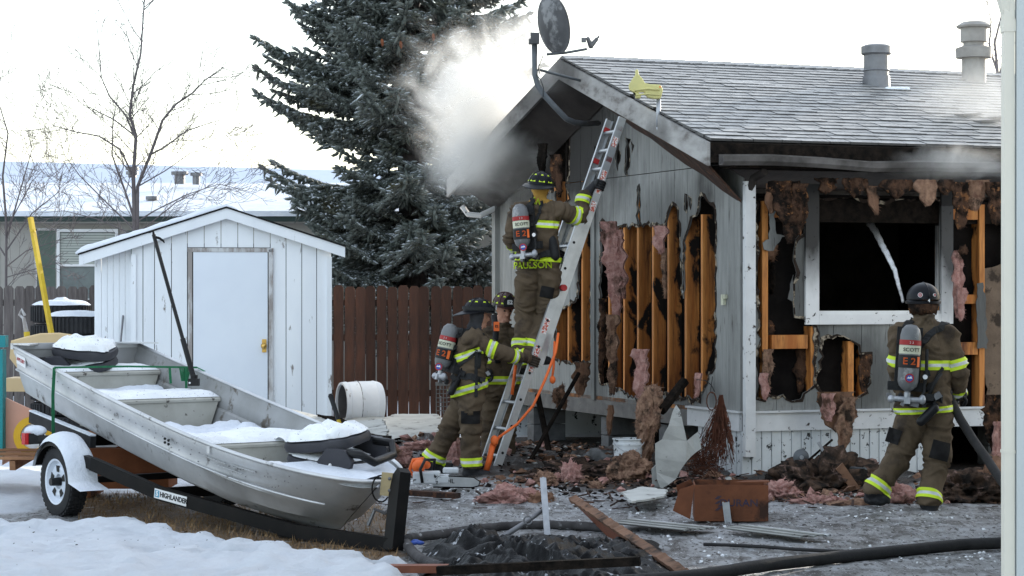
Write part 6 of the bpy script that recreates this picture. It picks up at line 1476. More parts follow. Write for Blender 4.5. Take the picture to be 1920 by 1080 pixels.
m = MB(); m.limb(P(846, 735, YB - .18), P(857, 712, YB - .18), .035, .035, 10); m.tube([P(866, 690, YB - .16), P(858, 715, YB - .2), P(846, 738, YB - .2)], .012, 6); m.build('radio', plastic_k, Bp_.t, smooth=True)
Bp_.patch(882, 783, YB, .18, .12, 0)
for k, (px, py, sz) in enumerate(((905, 712, .05), (915, 700, .04), (868, 700, .05), (895, 725, .04), (850, 708, .06))): m = MB(); m.box(P(px, py, YB - .2), (sz, .04, sz * .8), Matrix.Rotation(k, 3, 'Y')); m.build('buckle', vent_m if k % 2 else webk, Bp_.t)
# C: behind, facing us, looking down
YC = 22.25
J = dict(head=P(946, 580, YC), neck=P(943, 606, YC + .02), chest=P(940, 650, YC), waist=P(938, 695, YC), hem=P(936, 725, YC), shL=P(975, 632, YC), shR=P(908, 630, YC), elL=P(992, 675, YC - .05), wrL=P(985, 700, YC - .22), elR=P(900, 670, YC), wrR=P(915, 700, YC - .18),
         hipL=P(955, 750, YC), hipR=P(920, 750, YC), knL=P(950, 805, YC - .05), knR=P(918, 808, YC), anL=P(948, 862, YC), anR=P(918, 862, YC), toeL=(.5, -.85, 0), toeR=(.3, -.95, 0), look=(.35, -.85, -.35))
C_ = Person('firefighter with brown helmet standing behind the ladder, face partly visible, looking down', G(935, 875), (.35, -.93, 0), J); C_.hood = False; C_.body(3)
C_.band(P(938, 712, YC), (0, 0, 1), .04, .3); C_.band(P(940, 660, YC), (0, 0, 1), .036, .24); 
for q in 'LR': C_.band(J['kn' + q].lerp(J['an' + q], .95), J['an' + q] - J['kn' + q], .04, .13)
for q in 'LR': C_.band(J['el' + q].lerp(J['wr' + q], .6), J['wr' + q] - J['el' + q], .036, .1)
C_.helmet(J['head'] + V((0, 0, .045)), (.30, -.92, -.12), helbr, shield='E2')
for sg in (-1, 1):
    m = MB(); m.ell(J['head'] + C_.lk * .076 + C_.lr * sg * .03 + C_.lu * .012, (.011, .011, .009), n=10, m=6); m.build('eye', blackm, C_.t)
m = MB(); m.tube([P(926, 590, YC - .2), P(930, 620, YC - .22), P(928, 650, YC - .2), P(934, 680, YC - .18)], .03, 8); m.build('breathing_hose', webk, C_.t, smooth=True); m = MB(); m.box(P(931, 612, YC - .255), (.055, .02, .09)); tg = m.build('orange_tag', orange, C_.t); m = MB(); m.text('E2', P(931, 612, YC - .268), (1, 0, 0), (0, 0, 1), .035, .001, bold=.001); m.build('lettering', blackm, tg)
C_.glove(P(985, 706, YC - .30), (0, 1, .2), (0, .2, 1), J['wrL'], .03, glovek); C_.glove(P(915, 706, YC - .26), (0, 1, .2), (0, .2, 1), J['wrR'], .03, glovek)
# D: at the window, back to us
YD = 17.95
J = dict(head=P(1731, 566, YD + .05), neck=P(1732, 598, YD + .02), chest=P(1732, 650, YD), waist=P(1732, 712, YD), hem=P(1730, 756, YD), shL=P(1688, 628, YD), shR=P(1777, 630, YD), elL=P(1682, 688, YD + .04), wrL=P(1690, 726, YD + .22), elR=P(1795, 696, YD + .0), wrR=P(1797, 738, YD + .14),
         hipL=P(1708, 796, YD), hipR=P(1756, 796, YD), knL=P(1685, 858, YD + .05), knR=P(1757, 862, YD - .04), anL=P(1647, 912, YD + .02), anR=P(1744, 934, YD - .16), toeL=(-.35, .93, 0), toeR=(.1, 1, 0))
D = Person('firefighter in black helmet with back turned, spraying a hose through the burnt window', G(1715, 962), (-.05, 1, 0), J); D.gs = 1; D.hm = turnout; D.body(4, 1.03)
D.band(P(1731, 684, YD), (0, 0, 1), .038, .215); D.band(P(1730, 768, YD), (-.06, 0, 1), .026, .3)
D.band(J['shR'].lerp(J['elR'], .80), J['elR'] - J['shR'], .042, .115); D.band(J['shL'].lerp(J['elL'], .80), J['elL'] - J['shL'], .042, .115); D.band(J['elR'].lerp(J['wrR'], .9), J['wrR'] - J['elR'], .034, .1)
for q in 'LR': D.band(J['kn' + q].lerp(J['an' + q], .97), J['an' + q] - J['kn' + q], .04, .13)
D.helmet(J['head'] + V((0, -.0, .02)), (-.12, 1, 0), helk, brim=False, tri=False, dec=True, band_=False, scale=1.08)
m = MB(); n_ = 22; vs = []
for z, r_ in ((.02, .128), (-.04, .122), (-.10, .108), (-.09, .098)):
    for j in range(n_ + 1): a = PI + PI * j / n_; vs.append(J['head'] + V((r_ * math.cos(a), r_ * 1.05 * math.sin(a), z + .008 * math.sin(j * 1.3))))
m.add(vs, [(i * (n_ + 1) + j, i * (n_ + 1) + j + 1, (i + 1) * (n_ + 1) + j + 1, (i + 1) * (n_ + 1) + j) for i in range(3) for j in range(n_)]); m.build('neck_flap', burnt_ins, D.t, smooth=True)
D.scba(P(1709, 608, YD - .25), P(1701, 738, YD - .26), (-.1, -1, 0), (-.05, -1, 0), .082)
D.strap([P(1697, 632, YD - .16), P(1699, 612, YD - .10), P(1710, 602, YD + .02)], .06); D.strap([P(1722, 652, YD - .16), P(1745, 622, YD - .15), P(1772, 612, YD - .02), P(1776, 616, YD + .06)], .055)
D.strap([P(1690, 750, YD - .2), P(1730, 752, YD - .2), P(1768, 748, YD - .18)], .07); D.strap([P(1772, 690, YD - .16), P(1755, 715, YD - .2), P(1735, 735, YD - .2)], .03)
D.glove(P(1795, 748, YD + .14), V(P(1885, 880, 17.6) - P(1780, 745, 18.1)), (0, .2, 1), J['wrR'], .035, glovek); D.glove(P(1694, 742, YD + .26), (1, 0, .3), (0, .2, 1), J['wrL'], .03, glovek)
m = MB(); m.limb(P(1727, 790, YD - .24), P(1752, 766, YD - .24), .038, .038, 12); m.build('radio', plastic_k, D.t, smooth=True)
D.patch(1766, 846, YD, .15, .15, .25); D.patch(1682, 820, YD, .09, .12, .3)
for k, (px, py, sz) in enumerate(((1742, 745, .07), (1738, 700, .05), (1757, 742, .06), (1690, 745, .06), (1752, 760, .05), (1715, 757, .06), (1700, 752, .05))): m = MB(); m.box(P(px, py, YD - .22), (sz, .05, sz * .8), Matrix.Rotation(k * 1.3, 3, 'Y')); m.build('buckle', (webk, plastic_k, vent_m)[k % 3], D.t)
m = MB(); m.tube([P(1738, 655, YD - .2), P(1737, 700, YD - .24), P(1732, 735, YD - .23)], .013, 6); m.tube([P(1765, 700, YD - .2), P(1752, 718, YD - .23), P(1742, 742, YD - .22)], .014, 6); m.build('air_hose', webk, D.t, smooth=True)
# ------------------------------------------------------------ hose line held by D, water
m = MB(); pts = [P(1765, 722, 18.05), P(1780, 745, 18.0), P(1800, 785, 17.9), P(1825, 825, 17.75), P(1850, 860, 17.6), P(1880, 905, 17.3), P(1920, 945, 16.9), P(1990, 1000, 15.6)]
m.tube(pts, .036, 12); hs = thing('fire_hose', 'black fire hose with nozzle running down from the right firefighter to the ground', 'hose', P(1880, 905, 17.3)); m.build('hose', hosek, hs, smooth=True)
m = MB(); m.limb(P(1762, 728, 18.02), P(1775, 735, 17.98), .07, .05, 12); m.limb(P(1752, 712, 18.3), P(1760, 728, 18.05), .035, .045, 12); m.box(P(1757, 740, 17.95), (.05, .05, .16), Matrix.Rotation(.3, 3, 'Y')); m.build('nozzle', plastic_k, hs, smooth=True)
wat = bpy.data.materials.new('water_spray'); wat.use_nodes = True; b = wat.node_tree.nodes['Principled BSDF']; b.inputs['Base Color'].default_value = (.75, .8, .88, 1); b.inputs['Roughness'].default_value = .35; b.inputs['Alpha'].default_value = .8
nz_ = node(wat.node_tree, 'ShaderNodeTexNoise', Scale=24, Detail=5); mr_ = node(wat.node_tree, 'ShaderNodeMapRange'); mr_.inputs[1].default_value = .3; mr_.inputs[2].default_value = .6; tcx = node(wat.node_tree, 'ShaderNodeTexCoord'); wat.node_tree.links.new(tcx.outputs['Object'], nz_.inputs[0]); wat.node_tree.links.new(nz_.outputs[0], mr_.inputs[0]); wat.node_tree.links.new(mr_.outputs[0], b.inputs['Alpha'])
m = MB(); pts = [P(1693, 566, 18.4), P(1685, 535, 19.0), P(1677, 505, 19.8), P(1665, 480, 20.7), P(1652, 455, 21.6), P(1640, 432, 22.4), P(1628, 415, 23.2)]
pp = []; rr = []
for i in range(len(pts) - 1):
    for k in range(6): u = k / 6; p = pts[i].lerp(pts[i + 1], u); w_ = (i + u) / 6; pp.append(p + V((random.uniform(-1, 1), 0, random.uniform(-1, 1))) * .0016 * (1 + 2 * w_)); rr.append((.012 + .028 * w_) * random.uniform(.96, 1.05))
m.tube(pp, rr, 8)
wob = m.build('water_jet', wat, smooth=True); tag(rebase(wob), 'thin white jet of water shooting into the black window opening', 'water')
nt = wat.node_tree; nt.nodes.clear(); wo = nt.nodes.new('ShaderNodeOutputMaterial'); wv = node(nt, 'ShaderNodeVolumePrincipled'); wv.inputs['Color'].default_value = (.93, .95, .98, 1); wg = node(nt, 'ShaderNodeNewGeometry'); wnz = node(nt, 'ShaderNodeTexNoise', Scale=16, Detail=6, Roughness=.7); nt.links.new(wg.outputs['Position'], wnz.inputs[0])
wm = node(nt, 'ShaderNodeMapRange'); wm.inputs[1].default_value = .38; wm.inputs[2].default_value = .62; wm.inputs[3].default_value = 1; wm.inputs[4].default_value = 11; nt.links.new(wnz.outputs[0], wm.inputs[0]); nt.links.new(wm.outputs[0], wv.inputs['Density']); nt.links.new(wv.outputs[0], wo.inputs['Volume'])
# ------------------------------------------------------------ dish on its mast
dsh = thing('satellite_dish', 'sooty grey satellite dish on a bent mast fixed below the gable peak', 'satellite dish', P(1120, 232, 23.6))
YS = 23.0; m = MB(); m.tube([P(1122, 231, 23.9), P(1098, 232, 23.4), P(1078, 230, 23.1), P(1062, 223, YS), P(1040, 200, YS), P(1020, 178, YS), P(1008, 160, YS), P(1003, 140, YS), P(1002, 70, YS)], .03, 12); m.build('mast', pipem, dsh, smooth=True)
m = MB(); m.cyl(P(1008, 130, YS), P(1092, 152, 23.35), .014); m.build('strut', pipem, dsh)
ax_ = V((.80, .56, .22)).normalized(); c_ = P(1029, 48, YS - .05); Rd = frame(ax_); m = MB(); n = 36; vs = []
for k in range(9):
    f_ = k / 8
    for j in range(n): a = 2 * PI * j / n; vs.append(c_ + Rd @ V((.27 * f_ * math.cos(a), .31 * f_ * math.sin(a), .07 * f_ * f_)))
b0 = len(vs)
for k in range(9):
    f_ = k / 8
    for j in range(n): a = 2 * PI * j / n; vs.append(c_ + Rd @ V((.27 * f_ * math.cos(a), .31 * f_ * math.sin(a), .07 * f_ * f_ - .008)))
fs = [(q + i * n + j, q + i * n + (j + 1) % n, q + (i + 1) * n + (j + 1) % n, q + (i + 1) * n + j) for q in (0, b0) for i in range(8) for j in range(n)] + [(8 * n + j, 8 * n + (j + 1) % n, b0 + 8 * n + (j + 1) % n, b0 + 8 * n + j) for j in range(n)]
m.add(vs, fs); m.build('reflector', dishm, dsh, smooth=True)
m = MB(); m.box(P(1003, 72, YS - .03), (.09, .09, .11)); m.box(P(996, 78, YS - .03), (.05, .1, .05)); m.build('bracket', dishm, dsh)
m = MB(); m.tube([P(1025, 102, YS - .02), P(1060, 99, YS), P(1100, 92, YS + .1)], .014, 8); m.build('feed_arm', pipem, dsh)
m = MB(); q = P(1108, 86, YS + .1); m.limb(q, q + V((-.03, -.02, .07)), .03, .022, 10); m.limb(q + V((.01, 0, .01)), q + V((.06, 0, .07)), .026, .02, 10); m.box(q + V((-.075, 0, .06)), (.05, .05, .05)); m.box(q + V((.07, 0, .08)), (.02, .05, .05), Matrix.Rotation(.6, 3, 'Y')); m.build('receiver', vent_m, dsh, smooth=35)
m = MB(); m.tube([P(1018, 105, YS), P(1010, 125, YS - .03), P(1012, 138, YS - .04)], .005, 5); m.tube([P(1006, 140, YS - .03), P(1014, 150, YS - .05), P(1019, 165, YS - .04), P(1018, 182, YS - .03)], .005, 5); m.build('cable', blackm, dsh)
# yellow ornament on its pipe
yo = thing('yellow_ornament', 'faded yellow plastic yard ornament on a bent pipe fixed to the barge board', 'ornament', P(1236, 245, 21.7)); YO = 21.55
q = lambda x, y: (P(x, y, YO).x, P(x, y, YO).z)
poly = [q(820 + x / 2.7, y / 2.7) for x, y in ((1003, 352), (1016, 354), (1018, 378), (1036, 398), (1050, 422), (1078, 428), (1128, 430), (1142, 455), (1136, 478), (1130, 500), (1098, 502), (1068, 496), (1050, 480), (1048, 466), (1010, 468), (1032, 480), (1028, 500), (1004, 498), (1000, 474), (972, 456), (968, 430), (984, 404), (1002, 380))]
m = MB(); m.prism(poly, lambda x, y, d: V((x, YO + d, y)), -.045, .045); ob = m.build('figure', yelpl, yo, smooth=40); md = ob.modifiers.new('bevel', 'BEVEL'); md.width = .018; md.segments = 3
m = MB(); m.tube([P(1190, 169, YO - .05), P(1215, 166, YO - .055), P(1236, 168, YO - .05)], .012, 6); m.tube([P(1192, 178, YO - .048), P(1214, 176, YO - .054), P(1238, 178, YO - .05)], .009, 6); m.build('moulded_rib', yelpl, yo, smooth=True)
m = MB(); m.ell(P(1237, 164, YO), (.02, .05, .022)); m.build('tail_spot', orange, yo)
m = MB(); m.tube([P(1235, 186, YO), P(1234, 238, YO)], .022, 10); m.tube([P(1234, 236, YO), P(1235, 245, YO), P(1243, 248, YO + .02), P(1262, 250, YO + .14)], .02, 10); m.build('pipe', steel, yo, smooth=True); m = MB(); m.cyl(P(1260, 250, YO + .10), P(1264, 250, YO + .14), .05, .05, 16); m.build('flange', steel, yo)
# ------------------------------------------------------------ insulation
def clump(name, label, cat, px, py, Y, rad, mt, seed, sub=4, rough_=.45, tilt=0.0, group=None, parent=None, freq=2.2, build=True):
    bm = bmesh.new(); bmesh.ops.create_icosphere(bm, subdivisions=sub, radius=1); c = P(px, py, Y); R = Matrix.Rotation(tilt, 3, 'Y') @ Matrix.Rotation(seed * .7, 3, 'Z'); m = MB(); vs = []
    for v in bm.verts:
        p = v.co.copy(); s3 = V((seed, 0, 0)); d = 1 + .55 * noise.noise(p * freq * .7 + s3) + rough_ * (.35 - abs(noise.noise(p * freq + s3)) * 1.3) + .30 * (.3 - abs(noise.noise(p * freq * 2.3 - s3))) + .22 * (.3 - abs(noise.noise(p * freq * 5 + s3))) + .10 * noise.noise(p * freq * 11)
        p = p * d; vs.append(c + R @ V((p.x * rad[0], p.y * rad[1], p.z * rad[2])))
    m.add(vs, [tuple(v.index for v in f.verts) for f in bm.faces])
    if mt in (pink, tanins, kraft):      # loose fibres on the surface
        rr = random.Random(seed)
        for k in range(int(260 * min(1.6, (rad[0] + rad[1] + rad[2]) / .3))):
            v = vs[rr.randrange(len(vs))]; d_ = ((v - c).normalized() + V((rr.uniform(-.8, .8), rr.uniform(-.8, .8), rr.uniform(-.9, .6)))).normalized(); s_ = d_.orthogonal().normalized() * rr.uniform(.002, .006); m.add([v - s_, v + s_, v + d_ * rr.uniform(.015, .05)], [(0, 1, 2)])
    bm.free()
    if not build: return m
    ob = m.build(name, mt, parent, smooth=True)
    if parent is None: tag(rebase(ob), label, cat, group)
    return ob
IN = 'insulation_clump'
clump(IN, 'large pink insulation batt lying on the icy slush in front of the ladder', 'insulation', 950, 938, 18.6, (.27, .12, .10), pink, 1, 5, tilt=-.1)
clump(IN, 'scorched brown end of debris lying behind the large pink insulation batt', 'debris', 1010, 943, 18.7, (.14, .12, .09), kraft, 2, 4)
clump(IN, 'pink insulation heap under the right boot of the hose firefighter', 'insulation', 1672, 940, 18.5, (.22, .14, .13), pink, 3, 5, tilt=.25)
clump(IN, 'tan insulation strip flattened left of the pink heap beside the boots', 'insulation', 1610, 950, 18.3, (.20, .10, .05), tanins, 4, 4)
clump(IN, 'lumpy pink insulation roll between the cardboard box and the firefighter boots', 'insulation', 1535, 948, 18.6, (.22, .10, .065), pink, 5, 5, rough_=.7, freq=3.5)
clump(IN, 'dark pink insulation pile directly right of the cardboard box', 'insulation', 1462, 930, 19.2, (.17, .14, .10), pink, 6, 5, rough_=.7, freq=3.5)
clump(IN, 'pink insulation tuft among rubble right of the ladder foot', 'insulation', 1072, 893, 20.3, (.10, .08, .11), pink, 7, 4, rough_=.7)
clump(IN, 'tan insulation scrap just right of the ladder foot', 'insulation', 1022, 900, 20.1, (.09, .08, .06), tanins, 8, 4, rough_=.6)
clump(IN, 'pinkish insulation ball beside the white plaster sheets behind the chainsaw', 'insulation', 742, 856, 21.9, (.14, .12, .11), pink, 9, 5, rough_=.5)
clump(IN, 'flat pink insulation piece behind the side-on firefighter legs', 'insulation', 790, 836, 22.6, (.15, .1, .05), pink, 10, 4)
clump(IN, 'pink insulation between the legs of the side-on firefighter', 'insulation', 852, 850, 22.2, (.07, .07, .14), pink, 11, 4)
clump(IN, 'small tan insulation tuft beside the dark rubble mound', 'insulation', 1118, 915, 19.8, (.07, .05, .05), tanins, 12, 4, rough_=.7)
clump(IN, 'brown insulation mound in front of the white bucket', 'insulation', 1180, 878, 20.5, (.15, .12, .13), tanins, 13, 5, rough_=.3)
clump(IN, 'small yellowish insulation crumb right of the box on the slush', 'insulation', 1455, 975, 17.6, (.05, .05, .035), tanins, 14, 3)
clump(IN, 'pale insulation scrap touching the front of the cardboard box', 'insulation', 1398, 972, 17.0, (.09, .05, .03), pink, 15, 4)
clump(IN, 'tiny lone insulation crumb on the ice near the lower hose', 'insulation', 1708, 1014, 16.0, (.03, .02, .02), tanins, 16, 3)
def torn(px0, py0, px1, py1, Y, wpx, mt, seed, nm='torn_insulation', fold=.03, th=.014):
    a, b = P(px0, py0, Y), P(px1, py1, Y - .03); L = (b - a).length; ax = (b - a).normalized(); wd = wpx / F * Y; nx, ny = 13, max(10, int(L / .022)); sd_ = V((.95, .25, 0)).normalized() if px0 > 1400 else V((.75, -.5, 0)).normalized(); nn = ax.cross(sd_).normalized(); m = MB(); fr, bk = [], []
    if nn.y > 0: nn = -nn
    for j in range(ny + 1):
        v = j / ny; wl_ = wd * (.5 + .35 * noise.noise(V((v * L * 9, seed, 1))) + .12 * noise.noise(V((v * L * 40, seed, 2)))) * (1 - .75 * v ** 3); wr_ = wd * (.5 + .35 * noise.noise(V((v * L * 9, seed, 5))) + .12 * noise.noise(V((v * L * 40, seed, 6)))) * (1 - .75 * v ** 3)
        for i in range(nx):
            u = i / (nx - 1); x = -wl_ + (wl_ + wr_) * u; p = a + ax * (L * v + .03 * noise.noise(V((u * 5, seed, 9))) * v) + sd_ * x
            d_ = fold * (1 - abs(noise.noise(V((x * 16, v * L * 3, seed)))) * 2.5) + .012 * noise.noise(V((x * 50, v * L * 40, seed))) + .006 * noise.noise(V((x * 120, v * L * 110, seed)))
            fr.append(p + nn * (d_ + th)); bk.append(p + nn * (d_ - th) * .6)
    n0 = len(fr); m.add(fr + bk, [(j * nx + i, j * nx + i + 1, (j + 1) * nx + i + 1, (j + 1) * nx + i) for j in range(ny) for i in range(nx - 1)] + [(n0 + j * nx + i, n0 + (j + 1) * nx + i, n0 + (j + 1) * nx + i + 1, n0 + j * nx + i + 1) for j in range(ny) for i in range(nx - 1)] + [(j * nx + e, (j + 1) * nx + e, n0 + (j + 1) * nx + e, n0 + j * nx + e) for j in range(ny) for e in (0, nx - 1)])
    rr = random.Random(seed)
    for k in range(int(90 * L / .2)):
        v = fr[rr.randrange(len(fr))]; d_ = (nn * rr.uniform(.2, 1) + V((rr.uniform(-1, 1), 0, rr.uniform(-1.2, .3)))).normalized(); s_ = d_.orthogonal().normalized() * rr.uniform(.001, .004); m.add([v - s_, v + s_, v + d_ * rr.uniform(.01, .04)], [(0, 1, 2)])
    return m.build(nm, mt, house, smooth=True)
for q_ in ((1142, 415, 1160, 600, 22.55, 34, pink, 1), (1158, 430, 1172, 560, 22.5, 22, pink, 2), (1150, 590, 1150, 740, 22.5, 24, tanins, 3), (1238, 424, 1240, 475, 22.05, 26, pink, 4), (1246, 465, 1250, 560, 22.05, 9, tanins, 5), (1225, 735, 1208, 858, 20.9, 40, tanins, 6), (1205, 655, 1200, 750, 21.5, 32, pink, 7), (1146, 760, 1144, 815, 22.3, 10, kraft, 8), (1092, 680, 1088, 740, 22.8, 34, kraft, 9),
           (1565, 735, 1572, 810, 21.0, 74, kraft, 10), (1590, 745, 1578, 850, 20.95, 36, tanins, 11), (1552, 738, 1552, 790, 20.93, 28, pink, 12), (1440, 655, 1434, 745, 21.05, 20, tanins, 13), (1432, 700, 1432, 748, 21.0, 18, pink, 14), (1796, 470, 1794, 595, 21.45, 20, pink, 15), (1803, 540, 1800, 600, 21.4, 16, pink, 16), (1868, 740, 1866, 850, 21.0, 50, burnt_ins, 17), (1878, 790, 1872, 880, 20.9, 34, pink, 18),
           (1470, 340, 1476, 420, 21.0, 62, burnt_ins, 20), (1500, 345, 1498, 440, 21.0, 30, burnt_ins, 21), (1446, 345, 1444, 400, 21.0, 24, kraft, 22), (1484, 400, 1480, 455, 21.0, 34, burnt_ins, 23), (1548, 335, 1548, 362, 21.1, 50, burnt_ins, 24), (1600, 335, 1604, 368, 21.1, 44, burnt_ins, 25), (1632, 350, 1642, 402, 21.15, 22, kraft, 26), (1682, 338, 1680, 372, 21.2, 56, burnt_ins, 27), (1735, 338, 1738, 386, 21.25, 40, tanins, 28), (1772, 338, 1770, 366, 21.3, 28, burnt_ins, 29),
           (1800, 342, 1800, 430, 21.3, 32, burnt_ins, 30), (1830, 338, 1826, 395, 21.4, 44, tanins, 31), (1862, 342, 1866, 420, 21.4, 34, burnt_ins, 32), (1620, 665, 1618, 735, 21.15, 24, burnt_ins, 33), (1505, 640, 1498, 735, 21.4, 26, burnt_ins, 34), (1311, 700, 1306, 745, 21.2, 14, pink, 35), (1131, 560, 1130, 720, 22.7, 14, burnt_ins, 36), (1043, 290, 1050, 370, 23.6, 24, burnt_ins, 37), (1020, 270, 1016, 330, 24.1, 20, char, 38)):
    torn(*q_)
# hanging insulation (parts of the house)
def hang(px, py, Y, rad, mt, seed, tilt=0.0, r_=.4): return clump('hanging_insulation', '', '', px, py, Y, rad, mt, seed, 5, rough_=r_, tilt=tilt, parent=house, freq=1.8)
for q_ in ((1440, 470), (1447, 520), (1806, 470), (1440, 620), (1135, 660)):
    clump('hanging_insulation', '', '', q_[0], q_[1], 21.25 if q_[0] > 1400 else 22.7, (random.uniform(.03, .08), .025, random.uniform(.04, .12)), random.choice((burnt_ins, kraft, char)), q_[0] % 23, 4, rough_=.8, parent=house, freq=2.4)
YG = lambda t: (H(0, t, 0)).y
hang(1214, 795, 20.9, (.10, .09, .26), tanins, 31, .12, .3); hang(1222, 745, 21.1, (.09, .08, .10), tanins, 32)
hang(1050, 745, 22.4, (.09, .05, .10), kraft, 43)
# ------------------------------------------------------------ rubble
def slab_thing(name, label, cat, pts, Y, th, mt, group=None, nrm=None, jagged=0.0, ground=False, zoff=0.0):
    W_ = [G(x, y, zoff) if ground else P(x, y, Y if not isinstance(Y, (list, tuple)) else Y[i]) for i, (x, y) in enumerate(pts)]
    a = W_[0]; e1 = (W_[1] - a).normalized(); nn = V((0, 0, 0))
    for i in range(len(W_)): nn += (W_[i] - a).cross(W_[(i + 1) % len(W_)] - a)
    nn.normalize(); e2 = nn.cross(e1); p2 = [((p - a).dot(e1), (p - a).dot(e2)) for p in W_]
    if jagged: p2 = jag(p2, .05, jagged, len(pts))
    m = MB(); m.prism(p2, lambda x, y, d: a + e1 * x + e2 * y + nn * d, 0, th); return tag(rebase(m.build(name, mt)), label, cat, group)
plast = mat('white_plasterboard', (.50, .50, .47), (.40, .40, .375), rough=.8, scale=4, bump=.2, c3=(.12, .11, .10), c3s=5, c3lo=.58, c3hi=.66)
slab_thing('plasterboard', 'long pale plasterboard sheet leaning against the shed front beside the boat', 'plasterboard', [(538, 765), (600, 780), (700, 800), (722, 830), (650, 828), (590, 800)], [25.1, 25.0, 24.4, 22.6, 22.6, 23.6], .02, plast, jagged=.01)
slab_thing('plasterboard', 'broken plasterboard piece lying in front of the white barrel', 'plasterboard', [(660, 790), (715, 785), (728, 812), (722, 830), (680, 826)], [24.6, 24.5, 23.2, 22.4, 22.6], .02, plast, jagged=.012)
slab_thing('plasterboard', 'snowy plasterboard sheet against the brown fence behind the firefighters', 'plasterboard', [(700, 792), (740, 776), (820, 778), (840, 800), (815, 828), (735, 832)], [26.5, 27.5, 27.5, 26, 23.8, 23.6], .02, plast, jagged=.015)
slab_thing('burnt_board', 'black burnt board edge sticking up in front of the shed wall', 'board', [(595, 776), (640, 783), (672, 796), (660, 800), (632, 790)], [24.9, 24.8, 24.5, 24.4, 24.7], .03, char, jagged=.01)
slab_thing('burnt_roofing', 'charred black roofing scrap beneath the yellow handled axe', 'debris', [(622, 812), (690, 812), (728, 826), (738, 842), (690, 848), (640, 838)], [22.6, 22.6, 22.4, 21.6, 21.4, 21.6], .05, char, jagged=.02)
clump('debris_heap', 'brown scorched debris heap beside the pink insulation ball', 'debris', 700, 846, 21.8, (.22, .15, .07), kraft, 71, 4)
clump('debris_heap', 'dark rubble mound between ladder foot and house piers', 'debris', 1080, 890, 21.2, (.42, .3, .12), rubble_m, 72, 5, rough_=.6)
clump('debris_heap', 'charred rubble mound around the gas meter', 'debris', 1545, 905, 20.0, (.55, .3, .22), rubble_m, 73, 5, rough_=.7)
clump('debris_heap', 'black wet debris heap behind the hose firefighter boots', 'debris', 1810, 925, 18.9, (.45, .3, .17), rubble_m, 74, 5, rough_=.7)
clump('debris_heap', 'dark rounded rubble below the house piers', 'debris', 1125, 866, 21.6, (.16, .14, .12), concr, 75, 4, rough_=.15)
clump('debris_heap', 'scorched debris between the hose firefighter and right wall', 'debris', 1868, 915, 19.0, (.16, .2, .2), kraft, 76, 4, rough_=.6)
# axe
t = thing('axe', 'long tool with black grip and yellow shaft standing in the debris by the shed', 'axe', P(648, 830, 21.8)); a, b = P(648, 830, 21.8), P(620, 742, 22.0)
m = MB(); m.tube([a, a.lerp(b, .52)], .017, 8, sx=1.3); m.build('shaft', yellowm, t); m = MB(); m.tube([a.lerp(b, .48), a.lerp(b, .9), b, b + V((-.005, 0, .02))], [.022, .024, .028, .016], 8); m.build('grip', plastic_k, t); m = MB(); m.box(a + V((.03, 0, -.02)), (.18, .04, .07)); m.build('head', black_st, t)
# white barrel lying on its side
c_ = P(637, 757, 28.0); ba = V((.93, .36, 0)).normalized(); bar_ = thing('white_barrel', 'dirty white plastic barrel lying on its side against the brown fence', 'barrel', (c_.x + .3, c_.y, 0)); rB = .27
m = MB(); m.lathe([(rB * .9, .03), (rB * .9, .0), (rB, .0), (rB * 1.02, .06), (rB * .99, .07), (rB * 1.03, .20), (rB * 1.05, .21), (rB * 1.03, .22), (rB * 1.03, .40), (rB * 1.05, .41), (rB, .47), (rB * .95, .50), (0, .50)], c_ + V((.02, 0, 0)), ba, 32); m.build('drum', white_p, bar_, smooth=30)
m = MB(); m.lathe([(0, .2), (rB * .9, .2), (rB * .9, .03)], c_ + V((.02, 0, 0)), ba, 32); m.build('inside', vent_m, bar_, smooth=30); m = MB(); m.tube([c_ + ba * .22 + V((rB * 1.05 * math.cos(a) * -ba.y, rB * 1.05 * math.cos(a) * ba.x, rB * 1.05 * math.sin(a))) for a in np.linspace(0, 2 * PI, 25)], .006, 5); m.build('hoop', vent_m, bar_)
m = MB(); m.ell(V((c_.x + .35, c_.y, c_.z - rB - .0)), (.45, .4, .12)); tag(rebase(m.build('rubble_bank', plast, smooth=True)), 'pale rubble bank under the dirty white barrel', 'debris')
# wire crate at the fence
t = thing('wire_cage', 'small grey wire cage on the ground behind the side-on firefighter', 'cage', P(828, 775, 27)); m = MB()
for k in range(7): z = P(0, 722 + 8 * k, 27).z; m.tube([V((P(818, 0, 27).x, 27, z)), V((P(838, 0, 27).x, 27, z)), V((P(838, 0, 27).x + .03, 27.15, z))], .006, 5)
for k in range(4): x = P(818 + 6.6 * k, 0, 27).x; m.tube([V((x, 27, P(0, 720, 27).z)), V((x, 27, P(0, 776, 27).z))], .006, 5)
m.box(V((P(828, 0, 27).x, 27.02, P(0, 720, 27).z)), (.15, .06, .04)); m.build('mesh', concr, t)
# white bucket
t = thing('bucket', 'white plastic bucket standing in rubble below the house floor', 'bucket', P(1178, 880, 20.9)); c_ = P(1178, 882, 20.9); m = MB(); m.lathe([(0, 0), (.115, 0), (.135, .24), (.145, .24), (.145, .26), (.137, .26), (.139, .29), (.15, .29), (.15, .30), (.14, .30), (.13, .05)], c_, n=28); m.build('pail', vinyl if 0 else skirtm, t, smooth=30); m = MB(); m.tube([c_ + V((.145 * math.cos(a), .145 * math.sin(a) * .5 - .08, .27 - .09 * math.sin(a) ** 2)) for a in np.linspace(PI, 2 * PI, 9)], .004, 5); m.build('handle', steel, t)
